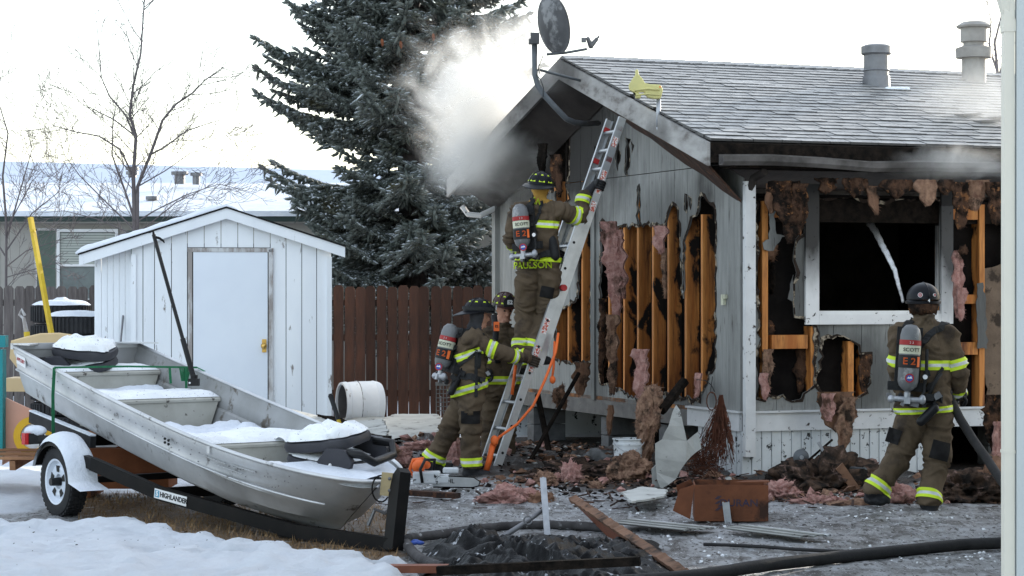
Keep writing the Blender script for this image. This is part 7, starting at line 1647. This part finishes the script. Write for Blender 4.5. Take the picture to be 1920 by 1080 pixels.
# leaning bent skirting panel
bent = mat('bent_skirting', (.33, .33, .31), (.24, .24, .225), rough=.6, scale=4, bump=.1, c3=(.04, .03, .03), c3s=7, c3lo=.62, c3hi=.66)
t = thing('loose_skirting', 'bent white skirting panel leaning below the orange studs', 'panel', P(1270, 920, 19.9))
pts = [(1230, 835), (1244, 828), (1262, 790), (1274, 765), (1281, 775), (1294, 832), (1316, 815), (1322, 845), (1290, 870), (1270, 900), (1240, 918), (1232, 900)]
a = P(1230, 918, 19.8); m = MB(); p2 = [((x - 1230) * .0048, (918 - y) * .0048) for x, y in pts]; m.prism(jag(p2, .06, .004, 3), lambda x, y, d: a + V((x * .95, .35 * y + .3 * x + .02 * math.sin(x * 40) + d, y)), 0, .008); m.build('panel', bent, t)
slab_thing('fallen_siding', 'white strip of skirting lying beside the bent leaning panel', 'panel', [(1222, 880), (1232, 870), (1240, 905), (1236, 925), (1224, 925)], [19.9] * 5, .05, bent)
slab_thing('fallen_siding', 'pale flat siding scrap on the ground left of the leaning panel', 'panel', [(1165, 922), (1205, 912), (1250, 918), (1245, 930), (1185, 940)], 0, .015, plast, ground=True, zoff=.10, jagged=.01)
slab_thing('fallen_siding', 'grey metal flashing strip lying in front of the rubble mound', 'panel', [(1185, 930), (1240, 925), (1250, 933), (1195, 944)], 0, .012, vent_m, ground=True, zoff=.06, jagged=.008)
# tangled roots hanging
m = MB(); rr_ = random.Random(4); top = P(1352, 752, 20.55)
for k in range(170):
    a = rr_.uniform(-.11, .12); ln = rr_.uniform(.35, .62); y_ = rr_.uniform(-.1, .1); pts = [top + V((a * .15, y_ * .3, rr_.uniform(-.05, .06)))]
    for i in range(1, 7): u = i / 6; pts.append(top + V((a * u ** .7 - .12 * u * (k % 3 == 0) + rr_.uniform(-.015, .015), y_ * u + rr_.uniform(-.02, .02), -ln * u)))
    m.tube(pts, .003, 3, cap=False)
for k in range(140):
    c0 = P(rr_.gauss(1318, 14), rr_.gauss(862, 14), 20.4 + rr_.uniform(-.15, .15)); m.tube([c0, c0 + V((rr_.uniform(-.12, .12), rr_.uniform(-.1, .1), rr_.uniform(-.12, .12))), c0 + V((rr_.uniform(-.16, .16), rr_.uniform(-.1, .1), rr_.uniform(-.12, .14)))], .003, 3, cap=False)
m.tube([P(1334 + 9 * math.cos(a_), 752 + 17 * math.sin(a_), 20.6) for a_ in np.linspace(0, 2 * PI, 14)], .006, 4)
tag(rebase(m.build('tangled_roots', copper)), 'tangled rusty brown bundle of roots hanging above the cardboard box', 'roots')
m = MB(); m.tube([P(1306, 712, 21.1), P(1322, 713, 21), P(1334, 722, 21), P(1340, 735, 21)], .005, 4); tag(rebase(m.build('loose_wire', blackm)), 'upper curling black wire on the grey siding right of the last orange stud', 'wire'); m = MB(); m.tube([P(1336, 706, 21.05), P(1332, 735, 21), P(1336, 738, 21)], .005, 4); tag(rebase(m.build('loose_wire', blackm)), 'short vertical black wire hanging just above the tangled roots', 'wire')
# cardboard box
c0 = G(1302, 977, .03); bw, bd_, bh = .55, .48, .27; Rb = Matrix.Rotation(math.radians(-3), 3, 'Z'); box = thing('cardboard_box', 'scorched open cardboard box with blue printed logo in front of the house', 'box', c0)
def Bx(x, y, z): return c0 + Rb @ V((x, y, z))
for c, sz in (((bw / 2, 0, bh / 2), (bw, .008, bh)), ((bw / 2, bd_, bh / 2), (bw, .008, bh)), ((0.004, bd_ / 2, bh / 2), (.008, bd_ - .01, bh)), ((bw - .004, bd_ / 2, bh / 2), (.008, bd_ - .01, bh))):
    m = MB(); m.box(Bx(*c), sz, Rb); m.build('side', cardb, box)
m = MB(); m.box(Bx(bw / 2, bd_ / 2, .01), (bw, bd_, .01), Rb); m.build('bottom', cardb, box)
m = MB(); m.prism([(0, 0), (-.11, -.04), (-.16, -.20), (-.03, -.26)], lambda x, y, d: Bx(x, .02 - x * .3 + d, bh + y), 0, .008); m.prism([(-.13, -.02), (-.02, .02), (.0, -.02), (-.12, -.10)], lambda x, y, d: Bx(x - .0, .3 + d + x, bh + y), 0, .008); m.build('flap', cardb, box)
m = MB(); m.prism([(.30, 0), (bw + .01, 0), (bw + .01, .13), (.38, .10)], lambda x, y, d: Bx(x, y, bh + .01 + d + .02 * x), 0, .008); m.build('flap', cardb, box)
ink = mat('blue_print', (.035, .035, .07), (.06, .04, .045), rough=.8, scale=20); m = MB()
m.text('DURAN', Bx(.33, -.0065, .135), Rb @ V((1, 0, 0)), (0, 0, 1), .075, .0006, 1.1, bold=.001); m.build('lettering', ink, box)
m = MB(); m.prism([(.15, .165), (.175, .19), (.205, .19), (.18, .165)], lambda x, y, d: Bx(x, -.0065 - d, y), 0, .001)
for s_, q_ in ((.15, .10), (.17, .13), (.15, .15)): m.prism([(s_, q_ - .0), (s_ + .03, q_ + .025), (s_ + .055, q_ + .025), (s_ + .025, q_)], lambda x, y, d: Bx(x, -.0068 - d - q_ * .002, y - .02), 0, .001)
m.build('printed_logo', ink, box)
m = MB()
for x in (.22, .26): m.box(Bx(x, -.05, .07), (.012, .012, .16), Rb @ Matrix.Rotation(-.12, 3, 'Y'))
m.box(Bx(.24, -.046, .07), (.03, .006, .15), Rb @ Matrix.Rotation(-.12, 3, 'Y')); tag(rebase(m.build('metal_channel', steel)), 'short silver metal channel standing against the cardboard box front', 'metal strip')
# corrugated strips
def corr(label, px0, px1, py0, py1, rot, n=5):
    t = thing('corrugated_panel', label, 'panel', G((px0 + px1) / 2, (py0 + py1) / 2, .03)); a = G(px0, py0, .05); b = G(px1, py1, .04); d = (b - a); L = d.length; d.normalize(); s_ = V((-d.y, d.x, 0)) * -1; m = MB(); w_ = .06
    for k in range(n):
        c = (a + b) / 2 + s_ * (-k * w_) * -1 + V((0, 0, .006 * (k % 2))); R = Matrix((d, s_, V((0, 0, 1)))).transposed(); m = MB(); m.box(c, (L * (1 - .03 * k), w_ * .55, .012), R); m.box(c + s_ * w_ * .5, (L * (1 - .03 * k), w_ * .5, .004), R @ Matrix.Rotation(.4, 3, 'X')); m.build('rib', bent if k else skirtm, t)
corr('white ribbed skirting strip lying flat left of the cardboard box', 1185, 1345, 974, 990, 0, 6); corr('white ribbed skirting strip lying flat in front of the insulation', 1400, 1555, 985, 1004, 0, 5)
# gas meter and pipe
t = thing('gas_meter', 'round grey gas regulator on a pipe standing in rubble at the skirting', 'meter', P(1497, 905, 20.2)); c_ = P(1502, 857, 20.2); m = MB(); m.lathe([(0, -.03), (.05, -.03), (.068, -.01), (.072, 0), (.068, .012), (.03, .03), (0, .035)], c_, (-.1, -1, .1), 24); m.build('housing', pipem, t, smooth=35); m = MB(); m.cyl(c_ + V((0, .04, 0)), c_ + V((0, .04, -.42)), .022); m.tube([c_ + V((0, .04, -.08)), c_ + V((.10, .04, -.10)), c_ + V((.14, .04, -.09))], .025, 8); m.build('pipe', pipem, t, smooth=True); m = MB(); m.cyl(c_ + V((0, -.035, 0)), c_ + V((0, -.055, 0)), .018); m.build('cap', steel, t)
m = MB(); m.cyl(P(1576, 878, 20.0), P(1604, 878, 19.9), .016); m.cyl(P(1604, 878, 19.9), P(1624, 880, 19.8), .013); m.cyl(P(1582, 878, 20.0), P(1592, 878, 19.97), .026); m.tube([P(1620, 876, 19.8), P(1624, 890, 19.8), P(1622, 905, 19.8)], .012, 6); tag(rebase(m.build('gas_pipe', pipem, smooth=35)), 'short dark threaded gas pipe poking out left of the firefighter knee', 'pipe')
slab_thing('metal_channel', 'shiny white metal strip sticking up from the rubble near the gas regulator', 'metal strip', [(1532, 830), (1537, 828), (1560, 870), (1555, 873)], [19.9] * 4, .03, steel)
for lab, pa, pb, Ya, Yb, r_ in (('long thin black pole propped against the house floor beside the ladder', (995, 862), (1085, 700), 21.5, 22.3, .022), ('charred stick leaning left of the piers under the floor', (1030, 850), (1008, 740), 22.0, 22.4, .03), ('charred beam end leaning across the orange studs above the skirting', (1240, 770), (1283, 715), 20.9, 21.2, .05), ('thin dark stick poking from rubble by the gas regulator', (1510, 868), (1560, 825), 19.9, 20.3, .012)):
    m = MB(); m.tube([P(*pa, Ya), P(*pb, Yb)], r_, 6); tag(rebase(m.build('burnt_stick', char)), lab, 'stick')
slab_thing('loose_board', 'red-brown scorched board standing left of the hose firefighter', 'board', [(1568, 880), (1580, 868), (1620, 925), (1608, 935)], [19.6] * 4, .04, kraft)
m = MB(); q0, q1 = P(764, 933, 18.9), P(858, 944, 18.6); q0.z = .05; q1.z = .05; m.bar(q0, q1, .09, .045); tag(rebase(m.build('burnt_plank', rustp)), 'short charred brown plank lying on ice right of the winch post', 'plank')
# chainsaw
t = thing('chainsaw', 'orange and white chainsaw resting on the ground at the firefighter feet', 'chainsaw', G(800, 905)); YCS = 19.75
m = MB(); m.ell(P(785, 874, YCS), (.062, .08, .062)); m.limb(P(786, 868, YCS), P(800, 872, YCS), .045, .035, 10); m.build('housing', orange, t, smooth=True)
m = MB(); m.box(P(800, 895, YCS), (.24, .16, .11)); m.box(P(828, 898, YCS), (.14, .13, .08)); m.box(P(845, 882, YCS + .1), (.14, .1, .05)); o_ = m.build('engine_block', skirtm, t); md = o_.modifiers.new('bevel', 'BEVEL'); md.width = .015; md.segments = 2
m = MB(); m.tube([P(792, 905, YCS - .12), P(788, 880, YCS - .13), P(797, 862, YCS - .1), P(815, 862, YCS + .05), P(812, 888, YCS + .1)], .014, 8); m.build('front_handle', plastic_k, t, smooth=True)
m = MB(); m.tube([P(778, 895, YCS), P(768, 882, YCS), P(775, 862, YCS), P(795, 860, YCS)], .016, 8); m.build('rear_handle', orange, t, smooth=True)
m = MB(); q = lambda x, y: (P(x, y, YCS - .06).x, P(x, y, YCS - .06).z); m.prism([q(812, 892), q(888, 896), q(899, 903), q(897, 910), q(886, 913), q(812, 912)], lambda x, y, d: V((x, YCS - .06 + d, y)), 0, .008); gb = m.build('guide_bar', alu_l, t); m = MB(); m.text('STIHL', P(838, 902, YCS - .062), (1, 0, -.06), (0, 0, 1), .052, .001, bold=.0012); m.build('lettering', blackm, gb)
m = MB(); m.tube([P(x, y, YCS - .056) for x, y in ((812, 891), (888, 895), (900, 903), (897, 911), (886, 914), (812, 913))], .007, 4); m.build('chain', black_st, gb)
# T-shaped metal tool, long board, board, tarp, hoses
t = thing('metal_tripod_leg', 'silver T-shaped metal stake with dirty rod standing in the foreground', 'stake', P(1022, 1015, 15.9)); a, b = P(1018, 896, 16.2), P(1027, 1014, 15.95)
m = MB(); m.box((a + b) / 2, (.045, .012, (a - b).length), frame(a - b)); m.box((a + b) / 2 + V((0, .012, 0)), (.012, .03, (a - b).length), frame(a - b)); m.build('flat_bar', steel, t); m = MB(); m.tube([P(1018, 956, 16.1), P(985, 980, 16.0), P(930, 1015, 15.8)], [.016, .018, .022], 8); m.tube([P(990, 975, 16) + V((.03 * math.cos(x), -.02, .03 * math.sin(x))) for x in np.linspace(0, 2 * PI, 12)], .006, 5); m.ell(P(932, 1016, 15.8), (.07, .05, .05), n=10, m=6); m.build('rod', vent_m, t, smooth=True)
rb = mat('red_brown_board2', (.24, .085, .045), (.17, .06, .035), rough=.6, scale=4, stretch=(2, 2, 2), bump=.15)
t = thing('long_board', 'long red-brown board propped diagonally in the right foreground with charred edge', 'board', P(1250, 1070, 14.3))
A0, A1 = P(1073, 936, 16.8), P(1300, 1088, 13.6); dd = (A1 - A0).normalized(); dn_ = V((0.45, -.2, -1)); dn_ = (dn_ - dd * dn_.dot(dd)).normalized(); nn = dd.cross(dn_)
m = MB(); L = (A1 - A0).length; m.prism([(0, 0), (L, 0), (L, .30), (.9 * L, .30), (.5 * L, .25), (0, .03)], lambda x, y, d: A0 + dd * x + dn_ * y + nn * d, 0, .03); m.build('plank', rb, t)
m = MB(); m.prism(jag([(0, -.012), (L, -.012), (L, .012), (0, .012)], .05, .006, 1), lambda x, y, d: A0 + dd * x + dn_ * y + nn * (d - .004), -.02, .045); m.build('charred_edge', kraft, t)
m = MB(); q0, q1 = G(570, 1066, .06), G(840, 1066, .07); m.bar(q0, q1, .10, .045); tag(rebase(m.build('long_board', rb)), 'straight red-brown wooden board lying flat at the bottom left of the tarp', 'board')
m = MB(); q0, q1 = G(820, 1070, .14), G(1200, 1052, .22); m.bar(q0, q1, .06, .05); tag(rebase(m.build('dark_beam', char)), 'thin black beam lying across the crumpled tarp in the foreground', 'beam')
def tarp():
    m = MB(); xs = np.linspace(-.62, 1.02, 110); ys = np.linspace(12.6, 15.6, 120); vs = []
    for y in ys:
        for x in xs:
            wx = x + .18 * noise.noise(V((x * 1.6, y * 1.2, 31))); wy = y + .25 * noise.noise(V((x * 1.4, y * 1.1, 37)))
            a = noise.noise(V((x * 2.2, y * 1.3, 5))); u1 = wx * .8 + wy * .6; v1 = -wx * .6 + wy * .8; u2 = wx * .9 - wy * .45; v2 = wx * .45 + wy * .9
            b_ = (1 - abs(noise.noise(V((u1 * 5.5, v1 * 1.1, 2)))) * 3.0); c = (1 - abs(noise.noise(V((u2 * 9, v2 * 2.0, 9)))) * 3.0)
            ex = min((x + .62) / .35, (1.02 - x) / .3, (15.6 - y) / .5, 1); ex = max(0, ex)
            lump = math.exp(-((x + .33) / .22) ** 2 - ((y - 14.7) / .5) ** 2) * .16 + math.exp(-((x - .1) / .4) ** 2 - ((y - 13.9) / .6) ** 2) * .16
            vs.append((x + .06 * noise.noise(V((x * 3, y * 3, 1))), y + .2 * noise.noise(V((x * 2, y * 2, 8))), (.04 + .060 * b_ + .030 * c + .012 * (1 - abs(noise.noise(V((u1 * 16, v1 * 4, 3)))) * 2.5) + .03 * a + lump * .7) * ex ** .7 - .02))
    nx = 110; m.add(vs, [(j * nx + i, j * nx + i + 1, (j + 1) * nx + i + 1, (j + 1) * nx + i) for j in range(119) for i in range(109)]); return m.build('crumpled_tarp', tarpm, smooth=True)
tag(rebase(tarp()), 'crumpled black plastic tarp with ice patches and painted highlights in the bottom foreground', 'tarp')
def gtube(pts, r, mt, name, label, cat, wob=.004, z=None):
    W_ = [G(x, y, r) for x, y in pts]; fine = []
    for i in range(len(W_) - 1):
        p0, p1, p2, p3 = W_[max(i - 1, 0)], W_[i], W_[i + 1], W_[min(i + 2, len(W_) - 1)]
        for k in range(10):
            u = k / 10; fine.append(.5 * ((2 * p1) + (p2 - p0) * u + (2 * p0 - 5 * p1 + 4 * p2 - p3) * u * u + (-p0 + 3 * p1 - 3 * p2 + p3) * u ** 3) + V((random.uniform(-wob, wob), random.uniform(-wob, wob), 0)))
    fine.append(W_[-1])
    for p in fine: p.z = max(gh(p.x, p.y), 0) + r * .85
    m = MB(); m.tube(fine, r, 10); return tag(rebase(m.build(name, mt, smooth=True)), label, cat)
gtube([(1120, 1092), (1300, 1078), (1450, 1056), (1600, 1040), (1720, 1028), (1800, 1020), (1885, 1016), (1990, 1010)], .040, hosek, 'fire_hose', 'thick black fire hose sweeping across the bottom right foreground', 'hose')
gtube([(765, 1008), (830, 1000), (900, 990), (980, 984), (1060, 984), (1120, 988), (1180, 1000)], .034, hosem, 'fire_hose', 'ash covered grey fire hose curving behind the silver T-shaped stake', 'hose')
gtube([(1190, 1012), (1100, 1030), (1040, 1042), (985, 1046), (960, 1050)], .032, hosem, 'fire_hose', 'ash covered grey fire hose running into the crumpled black tarp', 'hose')
gtube([(1320, 1020), (1420, 1024), (1500, 1030), (1590, 1034)], .012, hosek, 'cable', 'thin black cable lying on the slush above the thick hose', 'cable')
gtube([(762, 1018), (775, 1035), (800, 1052), (830, 1062)], .035, hosem, 'fire_hose', 'short end of dirty hose beside the foot of the winch post', 'hose')
m = MB()
for k in range(5): q = G(776 + 3 * k, 1016 + random.uniform(-3, 3), .05); m.ell(q, (.03, .02, .015), n=8, m=5)
tag(rebase(m.build('blue_rag', bluem, smooth=True)), 'small blue plastic scrap beside the foot of the winch post', 'scrap')
# loose scraps everywhere: uncountable
def scraps(nm, mt, n, areas, s0, s1, seed, flat=.35):
    rr = random.Random(seed); m = MB()
    for k in range(n):
        cx, cy, rx, ry = rr.choice(areas); x, y = rr.gauss(cx, rx * .55), rr.gauss(cy, ry * .55); p = V((x, y, 0)) - HC
        s = rr.uniform(s0, s1) * rr.choice((.5, .7, 1, 1.4)); z = gh(x, y) if -6 < x < 6.4 and 12.5 < y < 26.9 else 0
        R = Matrix.Rotation(rr.uniform(0, 6.3), 3, 'Z') @ Matrix.Rotation(rr.uniform(-.6, .6), 3, 'X') @ Matrix.Rotation(rr.uniform(-.5, .5), 3, 'Y')
        nn = 5; vs = [R @ V((s * math.cos(2 * PI * j / nn) * rr.uniform(.5, 1.3), s * math.sin(2 * PI * j / nn) * rr.uniform(.4, 1.1), 0)) for j in range(nn)] + [R @ V((0, 0, s * flat * rr.uniform(.5, 1.6)))] + [R @ V((0, 0, -s * flat))]
        m.add([V((x, y, z + s * flat * .4)) + v for v in vs], [(j, (j + 1) % nn, nn) for j in range(nn)] + [((j + 1) % nn, j, nn + 1) for j in range(nn)])
    return m.build(nm, mt, kind='stuff')
def splinters():
    rr = random.Random(17); m = MB()
    for k in range(420):
        cx, cy, rx, ry = rr.choice(AR + [(1.0, 18.6, 1.8, .9)]); x, y = rr.gauss(cx, rx * .6), rr.gauss(cy, ry * .6); z = gh(x, y) + .01; a_ = rr.uniform(0, 6.3); l_ = rr.uniform(.04, .22); d_ = V((math.cos(a_), math.sin(a_), rr.uniform(-.1, .3))).normalized()
        m.bar(V((x, y, z)), V((x, y, z)) + d_ * l_, rr.uniform(.006, .025), rr.uniform(.004, .012))
    m.cm = 0; m.build('splinters', rustp, kind='stuff')
AR = [(.5, 21.6, 1.2, .8), (1.5, 20.6, .8, .7), (2.6, 20.0, .7, .5), (3.6, 19.0, 1.0, .6), (-.9, 23.5, 1.2, .9), (.2, 24.5, 1.0, 1.5), (2.3, 19.2, .8, .6), (.6, 20.4, .9, .5)]
scraps('charred_scraps', char, 1500, AR + [(.8, 19.2, 1.4, .8)], .012, .045, 1)
splinters(); scraps('tan_insulation_scraps', tanins, 330, AR, .02, .055, 2, .6); scraps('pink_insulation_scraps', pink, 200, AR, .02, .06, 3, .7)
scraps('plaster_scraps', plast, 260, AR + [(-1.6, 23.2, .8, .8)], .02, .05, 4, .25); scraps('kraft_scraps', kraft, 420, AR, .03, .08, 5, .3)
scraps('ice_chunks', snowd, 1000, [(-.2, 19.5, .8, .6), (.6, 18.0, 1.4, 1.0), (2.5, 17.3, 1.5, .7), (1.0, 16.0, 1.5, 1.0), (-.6, 20.4, .7, .4), (2.5, 14.8, 1.5, .5), (-1.3, 26, .7, .9), (-.9, 28, 1, 1.5)], .006, .016, 6, .5)
scraps('ash_specks', char, 260, [(1.5, 16.5, 2.0, 1.2), (.2, 17.6, 1.2, 1.0), (2.6, 15.4, 1.4, .9), (-2.2, 15.3, 1.6, .8), (-2.6, 14.5, 1.4, .5)], .004, .010, 7, .3)
# ------------------------------------------------------------ smoke
def smoke(name, label, c, size, dens, seed, rot=0.0, tint=(.92, .90, .86), thr=.50, sc=1.6, aniso=.35, soft=.75, gain=4.0):
    me = bpy.data.meshes.new(name); bm = bmesh.new(); bmesh.ops.create_icosphere(bm, subdivisions=3, radius=1); bm.to_mesh(me); bm.free()
    o = bpy.data.objects.new(name, me); COL.objects.link(o); o.location = c; o.scale = size; o.rotation_euler = (0, rot, 0); o['kind'] = 'stuff'
    m = bpy.data.materials.new(name + '_volume'); m.use_nodes = True; nt = m.node_tree; L = nt.links.new; nt.nodes.remove(nt.nodes['Principled BSDF']); out = nt.nodes['Material Output']
    pv = node(nt, 'ShaderNodeVolumePrincipled'); pv.inputs['Color'].default_value = c4(tint); pv.inputs['Anisotropy'].default_value = aniso; L(pv.outputs[0], out.inputs['Volume'])
    tc = node(nt, 'ShaderNodeTexCoord'); ge = node(nt, 'ShaderNodeNewGeometry'); ln = node(nt, 'ShaderNodeVectorMath', operation='LENGTH'); L(tc.outputs['Object'], ln.inputs[0])
    fo = node(nt, 'ShaderNodeMapRange'); fo.inputs[1].default_value = 1.0; fo.inputs[2].default_value = 1 - soft; L(ln.outputs['Value'], fo.inputs[0]); fo.interpolation_type = 'SMOOTHSTEP'
    nz = node(nt, 'ShaderNodeTexNoise', Scale=sc, Detail=9, Roughness=.66, Distortion=1.3); mp = node(nt, 'ShaderNodeMapping'); mp.inputs['Location'].default_value = (seed, seed * 2, 0); L(ge.outputs['Position'], mp.inputs[0]); L(mp.outputs[0], nz.inputs[0])
    # density = fall-off * clamp((noise - thr + .5*falloff - .25)*gain)
    a = node(nt, 'ShaderNodeMath', operation='MULTIPLY_ADD'); L(fo.outputs[0], a.inputs[0]); a.inputs[1].default_value = .34; L(nz.outputs[0], a.inputs[2])
    b = node(nt, 'ShaderNodeMapRange'); b.inputs[1].default_value = thr + .12; b.inputs[2].default_value = thr + .12 + 1 / gain; L(a.outputs[0], b.inputs[0])
    d = node(nt, 'ShaderNodeMath', operation='MULTIPLY'); L(b.outputs[0], d.inputs[0]); L(fo.outputs[0], d.inputs[1]); e = node(nt, 'ShaderNodeMath', operation='MULTIPLY'); L(d.outputs[0], e.inputs[0]); e.inputs[1].default_value = dens; L(e.outputs[0], pv.inputs['Density'])
    me.materials.append(m); o['label'] = label; return o
smoke('smoke', 'thick pale smoke billowing from the left gable eave across the spruce', P(905, 205, 25.6), (1.25, .95, 1.55), 6.0, 1.3, -.4, tint=(.90, .893, .875), aniso=.1, thr=.45, gain=3.2, sc=1.5, soft=.95)
smoke('smoke', 'grey smoke hanging under the left eave above the ladder climber', P(960, 315, 23.8), (.60, .6, .34), 1.7, 4.1, -.6, tint=(.09, .085, .08), thr=.46, sc=2.5, soft=.9)
smoke('smoke', 'thin smoke drifting up past the satellite dish', P(995, 75, 24.2), (.75, .6, .55), 3.0, 7.7, thr=.46, sc=2, soft=.95, aniso=.1, tint=(.86, .855, .84))
smoke('smoke', 'thin smoke drifting over the right end of the shingle roof', roofpt(1850, 225) + V((0, -.2, .12)), (1.3, .8, .6), 1.9, 9.2, .15, tint=(.8, .79, .77), aniso=.05, thr=.44, gain=2.6, soft=.95)
smoke('smoke', 'smoke rolling along the gutter at the right end of the front eave', P(1770, 305, 21.3), (1.15, .4, .28), 5.0, 5.9, aniso=.1, thr=.46, gain=3, sc=2.2, soft=.95)

# repeats share a group
GR = {'person': 'firefighters at the burning house', 'insulation': 'insulation clumps torn from the walls', 'fence': 'board fences behind the yard', 'tree': 'trees behind the yard', 'hose': 'fire hoses on the ground', 'chair': 'folded seats lying in the boat', 'plasterboard': 'plasterboard pieces by the shed', 'stick': 'burnt sticks at the house', 'wire': 'loose wires on the siding', 'panel': 'fallen skirting and siding pieces', 'debris': 'debris heaps along the house', 'board': 'loose boards in the yard', 'house': 'homes in the street'}
for o in bpy.data.objects:
    c_ = o.get('category')
    if c_ in GR and 'group' not in o: o['group'] = GR[c_]

smoke('smoke', 'pale smoke veiling the lower end of the left gable overhang', P(885, 292, 25.6), (.85, 1.3, .62), 3.2, 3.3, -.5, tint=(.86, .85, .83), aniso=.1, thr=.41, gain=2.8, sc=1.9, soft=.95)
smoke('smoke', 'thin haze crossing the gable peak behind the dish mast', P(1045, 135, 24.0), (.6, .5, .35), 2.0, 6.3, -.3, tint=(.8, .79, .77), aniso=.1, thr=.43, gain=2.8, sc=2.2, soft=.95)
